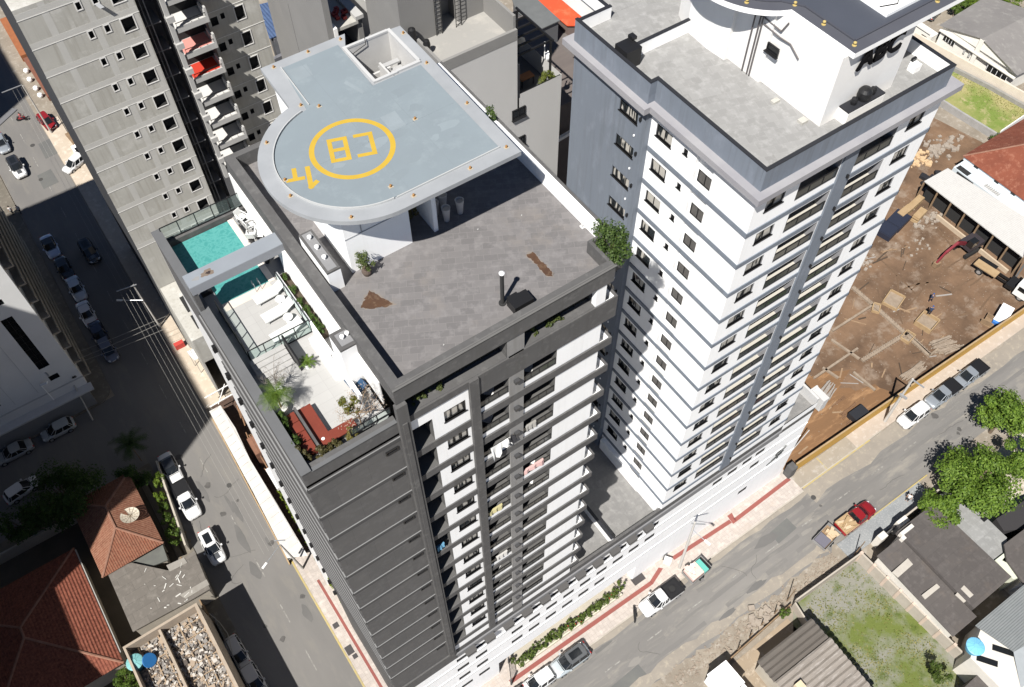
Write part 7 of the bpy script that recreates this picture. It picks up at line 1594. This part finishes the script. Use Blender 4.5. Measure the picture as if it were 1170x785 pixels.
# right street, north kerb
c = make_car('suv', wh, 'white parked car nearest the podium end of the row by the ochre hoarding', GR_S); place(c,1044,474,180)
sp = make_car('pickup', sv, 'silver pickup in the middle of the row of three along the ochre hoarding', GR_S); open_bed(sp,1.86); place(sp,1077,450,180)
c = copy_tree(sp); c['label'] = 'silver-blue pickup with a black bed cover, farthest of the three along the ochre hoarding'; place(c,1108,428,180)
wp = make_car('pickup', wh, 'white pickup with an open black bed parked at the podium kerb behind the loaded cart', GR_N); open_bed(wp,1.86); place(wp,755,683,180)
b = MB(); b.tube((-1.5,0,1.05),(-1.5,0,1.2),.36,seg=18); b.tube((-1.9,0,1.04),(-1.1,.1,1.1),.05); sw_ = b.build('spare_wheel', rubber, wp)
c = make_car('suv', car_paint('car_light_silver',(.48,.53,.55),.3,.4), 'silver car with a dark glass roof parked by the hedge', GR_N, roof=gy, glassroof=True); place(c,651,754,180)
c = make_car('hatch', wh, 'white car parked at the bottom edge behind the silver car', GR_N); place(c,616,778,180)
c = make_car('hatch', dk, 'dark car cut by the bottom edge at the left end of the kerb', GR_N); place(c,583,802,180)
# left street
c = make_car('sedan', wh, 'white parked car with a dark windscreen and roof, nearest the crossing in the sunlit row', GR_W, roof=dk); place(c,195,535,-90)
c = copy_tree(wp); c['label'] = 'white pickup with a long open bed parked by the garden wall'; c['group'] = GR_W; place(c,213,571,-90)
for o in list(c.children):
    if o.name.startswith('spare_wheel'): bpy.data.objects.remove(o)
su = make_car('suv', wh, 'white car with a large black sunroof driving or parked alone in the left street', GR_W, glassroof=True); place(su,242,624,-91)
b = MB(); b.box(1.15,-.3,.93,1.85,.3,1.0); b.build('bonnet_patch', gy, su)
c = make_car('hatch', car_paint('car_cream',(.42,.41,.40),.35), 'pale grey car parked in shade beside the roofless building', GR_W); place(c,271,746,-88)
pc = c; c = copy_tree(pc); c['label'] = 'pale grey car at the bottom edge in the shade, second beside the roofless building'; place(c,290,777,-88)
sd = make_car('sedan', car_paint('car_bluish',(.40,.46,.58),.3,.2), 'pale blue-white car at the far end of the shaded row along the left kerb', GR_W, roof=dk); place(sd,57,281,-90)
c = copy_tree(sd); c['label'] = 'silver car with a dark windscreen in the middle of the shaded row'; place(c,87,329,-90); repaint(c, car_paint('car_pale',(.50,.53,.57),.3,.2))
c = copy_tree(sd); c['label'] = 'white car in the shaded row just above the dark car near the crossing'; place(c,99,358,-90); repaint(c, car_paint('car_offwhite',(.66,.65,.66)))
c = copy_tree(sd); c['label'] = 'nearly black car between the pale blue car and the silver one in the shaded row'; place(c,73,306,-90); repaint(c, dk)
c = copy_tree(sd); c['label'] = 'dark blue car parked nearest the crossing in the shaded row'; place(c,113,381,-90); repaint(c, car_paint('car_navy',(.035,.04,.07)))
c = copy_tree(pc); c['label'] = 'grey-blue small car partly in dappled light at the end of the shaded row'; place(c,123,399,-88); repaint(c, car_paint('car_slate',(.12,.13,.17)))
c = copy_tree(su); c['label'] = 'black car driving along the middle of the shaded street'; c['group'] = GR_W; place(c,102,287,-87); repaint(c, dk)
c = copy_tree(su); c['label'] = 'small white car with a dark roof waiting in the sunlit street at the left edge'; place(c,19,191,-88)
for o in c.children:
    if o.name.startswith('roof'): remake_roof(o, dk)
c = copy_tree(sd); c['label'] = 'silver car cut by the left edge above the white car with a dark roof'; place(c,1,163,-90); repaint(c, sv)
c = copy_tree(pc); c['label'] = 'white hatchback turning out beside the concrete tower'; place(c,85,186,205); repaint(c, wh)
c = copy_tree(pc); c['label'] = 'red car parked half on the pavement beside the concrete tower'; place(c,53,138,-80); repaint(c, rd)
c = copy_tree(pc); c['label'] = 'pale car parked in front of the shaded shop canopy in the side street'; place(c,66,490,180); repaint(c, car_paint('car_grey_white',(.40,.42,.42)))
c = copy_tree(sd); c['label'] = 'dark car with a roof rack parked in the side street at the left edge'; place(c,15,516,180); repaint(c, car_paint('car_grey_white2',(.30,.31,.31)))
c = copy_tree(pc); c['label'] = 'white car on the shaded side street near the big dark tree'; place(c,24,559,10); repaint(c, wh)
# cars in the back street at the very top right
for (px,py,a,l,m_) in ((1067,14,15,'dark car at the top edge between the white tower helipad and the gabled house',gy),(1078,2,20,'pale car at the top edge beside the shrub',sv),(1101,-2,-60,'dark brown car at the top edge above the gabled house',dk)):
    c = copy_tree(pc); c['label'] = l; c['group'] = 'cars in the back street'; place(c,px,py,a); repaint(c, m_)
# red pickup with boards and the trailer behind it
rp_ = make_car('pickup', rd, 'red pickup loaded with boards at the gravel pavement', 'vehicles at the gravel pavement'); open_bed(rp_,1.86, liner=timber); place(rp_,978,591,0)
b = MB(); rn = random.Random(5)
for _ in range(16): b.obox(rn.uniform(-2.2,-.9),rn.uniform(-.5,.5),1.05,1.05+rn.uniform(.05,.4),rn.uniform(.4,1.0),rn.uniform(.15,.5),rn.uniform(-.4,.4),rn.randrange(2))
x,y = rp_.location[:2]; ld = b; o_ = bpy.data.objects.new('scrap_wood', ld.mesh('scrap_wood', [timber, mat('cardboard',(.50,.38,.25),.9)])); COL.objects.link(o_); o_.location = (x,y,0); tag(o_, 'pale scrap boards heaped in the bed of the red pickup', 'scrap wood')
def trailer(px,py,ang,lab,load):
    x,y = G(px,py,.6); t = local(thing('cart', lab, 'cart', (x,y,0), R(ang))); b = MB(); b.box(-1.45,-.8,.5,1.3,.8,.6); b.build('deck', brownw, t)
    b = MB(); b.box(-1.45,-.85,.6,1.3,-.8,1.0); b.box(-1.45,.8,.6,1.3,.85,1.0); b.box(-1.5,-.85,.6,-1.45,.85,1.0); b.box(1.3,-.85,.6,1.35,.85,1.2); b.build('side_board', char_l, t)
    for y_ in (-.9,.9): wheel(t,-.1,y_,.33,.18)
    b = MB(); b.beam((1.3,0,.55),(2.2,0,.5),.08,.08); b.build('drawbar', blk, t); return t, (x,y)
t,(x,y) = trailer(944,614,8,'dark flat cart carrying cardboard behind the red pickup',0)
b = MB(); rn = random.Random(15)
for _ in range(12): b.obox(x+rn.uniform(.1,1.1),y+rn.uniform(-.4,.5),.62,.62+rn.uniform(.1,.5),rn.uniform(.3,.7),rn.uniform(.3,.6),rn.uniform(0,1.5))
tag(b.build('cardboard_boxes', MATS['cardboard']), 'flattened cardboard and small boxes on the dark cart', 'cardboard')
b = MB(); b.obox(x-.7,y-.05,.62,.95,1.3,1.4,.14); tag(b.build('grey_tarp', plain('grey_tarp',(.12,.115,.14),.8)), 'dark grey cover on the rear half of the cart behind the red pickup', 'tarpaulin')
t,(x,y) = trailer(796,652,4,'street cart heaped with pale cardboard under a teal sheet at the podium kerb',0)
b = MB(); rn = random.Random(25); b.obox(x-.5,y,.62,1.3,1.6,1.5,.05)
for _ in range(9): b.obox(x+rn.uniform(-1.2,.1),y+rn.uniform(-.6,.6),1.3,1.36+rn.uniform(0,.2),rn.uniform(.3,.8),rn.uniform(.2,.6),rn.uniform(0,1.5),rn.randrange(2))
tag(b.build('cardboard_load', [mat('pinkish_card',(.60,.47,.42),.9,(.55,.40,.36),2), white_a]), 'pale pinkish cardboard load on the street cart', 'cardboard')
b = MB(); b.obox(x+.6,y-.05,.62,1.42,.55,1.5,.05); tag(b.build('teal_sheet', plain('teal_sheet',(.10,.36,.31),.6)), 'teal plastic sheet across the front of the street cart', 'tarpaulin')
b = MB(); b.obox(x+1.05,y,.62,1.2,.35,1.55,.1); tag(b.build('black_bags', blk), 'black bags at the front end of the street cart', 'bags')
# white bin and crate by the tactile strip
x,y = G(762,640,.5); t = thing('street_bin','white and grey waste bin standing by the red strip near the podium','bin',(x,y,.12)); b = MB(); b.obox(x,y-.1,.12,.95,.6,.8,.6); b.build('body', white_a, t); b = MB(); b.obox(x+.1,y+.45,.12,.9,.7,.3,.6); b.build('back', char, t)
# motorbikes
def motorbike(px,py,ang,lab,m_,rider=None):
    x,y = G(px,py,.5); t = local(thing('motorcycle', lab, 'motorcycle', (x,y,0), R(ang)))
    for x_ in (-.62,.62): b = MB(); b.tube((x_,-.06,.3),(x_,.06,.3),.3,seg=18); b.build('wheel', rubber, t)
    b = MB(); b.prism([(-.5,-.12),(.35,-.14),(.5,0),(.35,.14),(-.5,.12)],.45,.75); b.beam((.45,0,.95),(.62,0,.35),.06,.06); b.build('body', m_, t)
    b = MB(); b.prism([(-.65,-.13),(.05,-.12),(.05,.12),(-.65,.13)],.75,.83); b.build('seat', rubber, t); b = MB(); b.tube((.42,-.33,1.0),(.42,.33,1.0),.025); b.build('handlebar', blk, t); return t
motorbike(725,701,55,'black motorcycle parked on the road edge in front of the white pickup',plain('moto_black',(.015,.015,.015),.4))
motorbike(25,135,-25,'red motorcycle with a rider crossing the sunlit street near the left edge',plain('moto_red',(.30,.03,.04),.4))

# ================================================================ people
def person(px, py, ang, lab, top, legs, skin=(.35,.2,.13), hair=(.02,.015,.012), pose='stand', z0=0.0, loc=None):
    x,y = loc if loc else G(px,py,z0+.9); t = local(thing('person', lab, 'person', (x,y,z0), R(ang)))
    me = bpy.data.meshes.new('body'); sit = pose=='ride'
    hz = .95 if not sit else .85
    V = [(0,0,hz),(0,0,hz+.22),(.02,0,hz+.45),(.03,0,hz+.56),(.05,0,hz+.66),(.06,0,hz+.76)]
    Rr = [(.15,.12),(.14,.11),(.17,.11),(.06,.06),(.085,.095),(.07,.08)]; E_ = [(0,1),(1,2),(2,3),(3,4),(4,5)]
    for s in (-1,1):
        k = len(V); 
        if pose=='ride': arm = [(.03,s*.19,hz+.44),(.2,s*.24,hz+.25),(.42,s*.27,hz+.18)]
        else: arm = [(.02,s*.2,hz+.44),(.0,s*.25,hz+.18),(.10,s*.26,hz-.06)]
        V += arm; Rr += [(.06,.06),(.045,.045),(.035,.035)]; E_ += [(2,k),(k,k+1),(k+1,k+2)]
        # five short fingers reduced to two knuckle stubs at this distance
        a = arm[2]; d = (.05,0,-.07) if pose!='ride' else (.07,0,-.02)
        for fi in range(4): V.append((a[0]+d[0]+.0, a[1]+(fi-1.5)*.02, a[2]+d[2]-.004*abs(fi-1.5))); Rr.append((.012,.012)); E_.append((k+2,len(V)-1))
        V.append((a[0]+d[0]*.4+.02,a[1]-s*.04,a[2]+d[2]*.4)); Rr.append((.012,.012)); E_.append((k+2,len(V)-1))
        k = len(V)
        if pose=='ride': leg = [(.02,s*.12,hz-.04),(.38,s*.16,hz-.12),(.30,s*.16,hz-.5),(.40,s*.16,hz-.54)]
        elif pose=='walk': leg = [(0,s*.1,hz-.06),(.12*s,s*.1,hz-.48),(.18*s-.03,s*.1,.07),(.18*s+.12,s*.1,.04)]
        else: leg = [(0,s*.1,hz-.06),(.02,s*.11,hz-.48),(0,s*.12,.07),(.14,s*.13,.04)]
        V += leg; Rr += [(.1,.1),(.065,.065),(.045,.045),(.04,.035)]; E_ += [(0,k),(k,k+1),(k+1,k+2),(k+2,k+3)]
    me.from_pydata(V,E_,[]); o = bpy.data.objects.new('body', me); COL.objects.link(o); o.parent = t
    me.materials.append(plain('skin_'+str(len(MATS)), skin, .6)); md = o.modifiers.new('skin','SKIN'); me.skin_vertices[0] if me.skin_vertices else None
    for i, r_ in enumerate(Rr): me.skin_vertices[0].data[i].radius = r_; me.skin_vertices[0].data[i].use_root = (i==0)
    ss = o.modifiers.new('sub','SUBSURF'); ss.levels = 1; ss.render_levels = 1
    b = MB(); b.lathe(.02,0,[(.17,hz-.06),(.175,hz+.1),(.17,hz+.3),(.19,hz+.44),(.12,hz+.52),(.07,hz+.55)],14)
    for s in (-1,1):
        if pose=='ride': b.tube((.03,s*.18,hz+.44),(.2,s*.24,hz+.25),.075,.06,8)
        else: b.tube((.02,s*.19,hz+.45),(.0,s*.25,hz+.2),.075,.06,8)
    b.build('shirt', plain('cloth_t'+lab[:9], top, .85), t)
    b = MB()
    for s in (-1,1):
        q = [(.02,s*.12,hz-.04),(.38,s*.16,hz-.12),(.30,s*.16,hz-.5)] if pose=='ride' else ([(0,s*.1,hz),(.12*s,s*.1,hz-.48),(.18*s-.03,s*.1,.1)] if pose=='walk' else [(0,s*.09,hz),(.02,s*.11,hz-.48),(0,s*.12,.1)])
        b.tube(q[0],q[1],.115,.08,9); b.tube(q[1],q[2],.082,.06,9)
    b.build('trousers', plain('cloth_l'+lab[:9], legs, .85), t)
    b = MB(); b.lathe(.045,0,[(.09,hz+.70),(.105,hz+.76),(.08,hz+.83),(.02,hz+.85)],12); b.build('hair', plain('hair_'+lab[:9], hair, .8), t)
    b = MB(); b.tube((.135,-.03,hz+.70),(.145,-.03,hz+.70),.012,seg=6); b.tube((.135,.03,hz+.70),(.145,.03,hz+.70),.012,seg=6); b.build('eye', plain('eye_dark',(.01,.01,.01),.3), t)
    b = MB(); b.beam((.135,0,hz+.67),(.16,0,hz+.655),.025,.03); b.build('nose', plain('skin_nose',skin,.6), t)
    return t
person(1039,568,200,'person in a white top and dark trousers standing on the gravel pavement',(.65,.64,.62),(.03,.03,.035),z0=.1)
person(1065,340,120,'worker in dark blue with a blue cap walking on the brown earth',(.03,.05,.10),(.02,.02,.03),hair=(.02,.08,.25),pose='walk')
person(1062,356,40,'worker in light blue bending over the timber footing box',(.06,.14,.40),(.04,.04,.05),loc=G(1063,356,1.6),z0=1.0)
person(12,240,250,'person in dark clothes walking at the left edge where the street falls into shade',(.03,.03,.03),(.02,.02,.02),pose='walk')
person(21,239,240,'person in dark clothes and pale shoes walking right beside another at the shade edge',(.05,.04,.04),(.02,.02,.025),pose='walk')
x,y = G(25,135,.5); person(0,0,-25,'rider in a red jacket on the red motorcycle in the sunlit street',(.28,.06,.08),(.02,.02,.03),hair=(.03,.03,.03),pose='ride',loc=(x-.1,y),z0=0.0)

# ================================================================ poles and wires
def pole(base, top, lab, arms=(), r=.16, nm='utility_pole', lampa=None):
    t = thing(nm, lab, 'pole', (base[0],base[1],0), 0, 'poles along the streets'); b = MB(); b.tube((*base,0),top,r,r*.6,12); b.build('pole', concpole, t)
    for (a,c,w_) in arms: b = MB(); b.beam(a,c,w_,w_); b.build('crossarm', steel, t)
    for (a,c) in (lampa or []):
        b = MB(); b.tube(a,c,.05,.04,6); o = b.build('lamp_arm', steel, t); d = (Vector(c)-Vector(a)).normalized(); b = MB(); b.beam(Vector(c)-d*.1,Vector(c)+d*.6,.24,.1); b.build('lamp_head', plain('lamp_white',(.66,.66,.64),.4), o)
    return t
def g3(px,py,z): x,y = G(px,py,z); return (x,y,z)
tp = g3(794,597,11.0); pole(G(776,649,0), tp, 'leaning concrete utility pole rising over the loaded street cart', [(g3(790,598,10.8),g3(806,599,10.7),.12)], .17, lampa=[(g3(792,606,10.0),g3(806,618,9.6))])
for q_ in ((808,603),(817,617),(800,638)): pass
tp = g3(1043,433,9.6); pole(G(1010.5,481.6,0), tp, 'concrete utility pole with a cross arm standing by the ochre hoarding', [(g3(1043,434,9.4),g3(1056,443,9.3),.14),(g3(1028,450,6.5),g3(1036,456,6.5),.25)], .2)
TPa = g3(152,325,9.2); ba = (TPa[0]+.35,TPa[1]-.1); pole(ba, TPa, 'street pole with a double lamp arm on the shaded left street', [(g3(133,333,9.3),g3(156,325,9.3),.10)], .15, lampa=[(g3(163,343,7.6),g3(139,343,7.8))])
TPb = g3(26,98,9.2); pole((TPb[0]+.3,TPb[1]-.1), TPb, 'street pole with a white triple-hooked arm near the top left corner', [(g3(2,106,9.3),g3(25,97,9.3),.10)], .15)
TPc = g3(320,622,8.2); pole((1.15,TPc[1]), TPc, 'street lamp pole leaning over the left street at the end of the white hoarding', [(g3(313,618,8.0),g3(326,617,8.0),.1)], .14, nm='street_lamp', lampa=[(TPc, g3(304,644,8.4))])
TPd = g3(62,398,8.8); pole(G(106,480,0), TPd, 'thin white pole in front of the white corner building', [(g3(46,420,8.6),g3(56,430,8.6),.2)], .10)
def wires(lab, a, c, n, spread, sag=.5, r=.012, grp='overhead wires'):
    for i in range(n):
        o_ = spread*(i-(n-1)/2); A, B = Vector(a)+Vector((o_,0,0)), Vector(c)+Vector((o_,0,0)); pts = [A.lerp(B,k/10)-Vector((0,0,sag*4*(k/10)*(1-k/10))) for k in range(11)]
        b = MB(); b.poly_tube(pts, r, 4); tag(b.build('power_line', mat('wire_grey',(.30,.29,.27),.6)), lab.replace('N-TH', ('leftmost','second from the left','third from the left','rightmost')[i if n==4 or i<2 else 3]), 'power line', grp)
wires('N-TH of four overhead wires along the near half of the left street', (TPa[0]-.9,TPa[1],9.1), (TPc[0]-1.0,TPc[1],8.2), 4, .55, .4)
wires('N-TH of three overhead wires along the far half of the left street', (TPb[0]-.9,TPb[1],9.1), (TPa[0]-.9,TPa[1],9.2), 3, .6, .4)
for i,(a,c) in enumerate(((g3(190,361,6),g3(60,413,6)),(g3(190,366,6),g3(62,421,6)),(g3(190,375,6),g3(90,414,6)))):
    b = MB(); b.poly_tube([Vector(a).lerp(Vector(c),k/8)-Vector((0,0,.8*(k/8)*(1-k/8))) for k in range(9)], .018, 4); tag(b.build('power_line', MATS['wire_grey']), ('upper','middle','lower')[i]+' of three thin wires crossing the shaded left street to the corner building', 'power line', 'wires crossing the left street')
TPe = g3(1043,433,9.4); TPf = g3(794,598,8.9)

# ================================================================ trees
def tree(px, py, zc, rx, ry, rz, n, sz, m, lab, seed, clumps=30, trunk_r=.18, nm='tree', loc=None, grp=None):
    x,y = loc if loc else G(px,py,zc); rt = random.Random(seed); t = thing(nm, lab, 'tree', (x,y,0), 0, grp)
    b = MB(); cs = leaves(b, x, y, zc, rx, ry, rz, n, sz, clumps, rt); b.build('crown', m, t)
    b = MB(); b.tube((x,y,0),(x+.1,y+.05,zc-rz*.3),trunk_r,trunk_r*.6,9)
    for c_ in cs[:16]:
        mid = (x+(c_[0]-x)*.45, y+(c_[1]-y)*.45, zc-rz*.35+(c_[2]-zc+rz*.3)*.5); b.tube((x+.08,y+.04,zc-rz*.6),mid,trunk_r*.5,trunk_r*.3,6); b.tube(mid,c_[:3],trunk_r*.3,trunk_r*.1,5)
    b.build('trunk', mat('bark',(.16,.12,.085),.95,(.10,.075,.055),3), t); return t
gl = leaf_mat('bright_leaf',(.045,.095,.010),(.13,.225,.022),(.19,.285,.045))
tree(1118,548,5.0,4.6,4.2,2.7,17000,.34,gl,'big bright green tree overhanging the road and the dark roofs',1,52,.28)
tree(1152,470,5.0,3.2,3.4,2.4,8500,.34,gl,'bright green tree at the right edge behind the big tree',2,34,.22)
tree(1072,583,3.8,2.4,2.3,1.6,5000,.32,gl,'smaller bright green tree hanging over the corner of the dark roofs',3,24,.14)
tree(1180,520,5.0,3.0,3.0,2.2,4500,.34,gl,'green tree cut by the right edge, below the one behind the big tree',4,20,.2)
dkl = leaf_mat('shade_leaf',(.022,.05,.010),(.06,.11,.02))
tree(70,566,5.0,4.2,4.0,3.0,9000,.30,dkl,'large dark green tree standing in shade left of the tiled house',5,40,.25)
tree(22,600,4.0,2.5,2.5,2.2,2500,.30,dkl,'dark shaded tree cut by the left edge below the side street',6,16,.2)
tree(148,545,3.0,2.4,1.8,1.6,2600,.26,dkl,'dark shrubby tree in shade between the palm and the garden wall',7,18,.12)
for i,(px,py,r_) in enumerate(((180,548,.8),(183,565,.8),(186,582,.85),(193,598,.9),(198,612,.95))):
    tree(px,py,1.6,r_,r_*1.3,1.0,620,.2,leaf_mat('hedge_bright',(.06,.11,.012),(.18,.25,.03)) if i<2 else leaf_mat('hedge_mid',(.04,.08,.012),(.12,.18,.03)),('bright lime bush at the top end of the garden wall','second bush along the garden wall','middle bush along the garden wall behind the pickup','fourth bush along the garden wall','last and widest bush along the garden wall')[i],30+i,10,.05,'bush',grp='bushes along the garden wall')
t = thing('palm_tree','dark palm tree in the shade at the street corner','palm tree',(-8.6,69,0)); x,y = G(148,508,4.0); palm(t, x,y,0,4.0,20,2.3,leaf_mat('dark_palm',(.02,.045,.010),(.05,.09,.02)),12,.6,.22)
tree(145,778,4.0,1.9,1.7,1.3,1800,.22,leaf_mat('hedge_mid'),'dense mid-green shrub at the bottom edge beside the roofless building',8,16,.1,'bush') if False else tree(145,776,3.0,1.7,1.5,1.3,1800,.22,MATS['hedge_mid'],'dense mid-green shrub at the bottom edge beside the roofless building',8,16,.1,'bush')
tree(1075,768,2.5,1.3,1.2,1.2,1200,.2,leaf_mat('scrub_leaf',(.04,.075,.012),(.11,.15,.03)),'green shrub in the grassy lot near the blue water tank',9,12,.06,'bush')
tree(896,700,1.4,.75,.6,.7,600,.16,MATS['hedge_mid'],'small green bush at the corner of the grassy lot by the wooden pole',10,8,.04,'bush')
tree(1160,150,2.0,1.2,2.5,1.4,1200,.25,MATS['hedge_mid'],'green bush beside the red roof at the right edge',11,10,.05,'bush',loc=(118.6,46.8)) if False else None
tree(0,0,1.2,1.0,2.0,1.0,900,.25,MATS['hedge_mid'],'dark green bush between the building site and the red tiled roof',12,10,.05,'bush',loc=(117.2,42.6))
for i,(px,py) in enumerate(((1115,2),(1140,0),(1158,8),(1092,10))):
    x,y = G(px,py,1.5); tree(0,0,1.6,2.6,2.0,1.2,1500,.3,MATS['hedge_bright'] if i!=3 else MATS['hedge_mid'],('leftmost bright bush above the grey gabled roof','middle bright bush above the grey gabled roof','bright bush at the top right corner above the gabled roof','flat green hedge between the dark cars and the gabled house')[i],40+i,12,.05,'bush',loc=(x,y),grp='bushes behind the gabled house')
# things along the sandy pavement at the concrete tower: orange material stack, planters
x,y = G(16,45,.8); 
t = thing('orange_pallets','long stack of orange bricks along the concrete tower at the upper left','brick stack',(3,150,0)); b = MB(); p0,p1 = Vector((*G(5,24,.6),.6)), Vector((*G(29,66,.6),.6)); b.beam(p0,p1,1.1,1.2); b.build('bricks', mat('orange_bricks',(.30,.11,.045),.9,(.22,.08,.035),2), t)
b = MB(); p0,p1 = Vector((*G(30,68,.5),.5)), Vector((*G(58,112,.5),.5)); b.beam(p0,p1,.7,.8); tag(b.build('brown_wall', mat('brown_brick',(.20,.08,.05),.9,(.14,.06,.04),2)), 'dark brown low wall along the pavement at the concrete tower', 'wall')
for i,(px,py) in enumerate(((30,81),(34,91),(41,101),(46,109))): x,y = G(px,py,.4); b = MB(); b.lathe(x,y,[(.3,.1),(.42,.45),(.35,.7),(.1,.85)],12); tag(b.build('white_bollard', white_p), ('white round bollard highest of four on the sandy pavement','second white bollard from the top on the sandy pavement','third white bollard from the top on the sandy pavement','lowest of four white bollards, next to the white bench')[i], 'bollard', 'white bollards by the concrete tower')
x,y = G(83,158,.4); b = MB(); b.obox(x,y,.1,.5,1.0,3.2,.1); tag(b.build('wooden_bench', brownw), 'long wooden bench on the sandy pavement beside the concrete tower', 'bench')
x,y = G(88,172,.5); b = MB(); b.obox(x,y,.1,1.1,.9,1.4,.1); b.obox(x+.1,y-.5,.1,1.3,.6,.5,.1,1); tag(b.build('white_kiosk_box', [white_p, blk]), 'white and black cabinet next to the wooden bench', 'cabinet')
b = MB(); b.face([(*G(x_,y_,.0),.0) for x_,y_ in ((0,0),(0,0),(0,0))]) if False else None
# long narrow grate / ramp at the left edge
x,y = G(6,134,.1); b = MB(); b.obox(x,y,.01,.15,4.2,1.0,.55); tag(b.build('steel_ramp', plain('ramp_grey',(.14,.14,.145),.6)), 'dark steel ramp lying on the sunlit street at the left edge', 'ramp')
scene.render.engine = 'CYCLES'
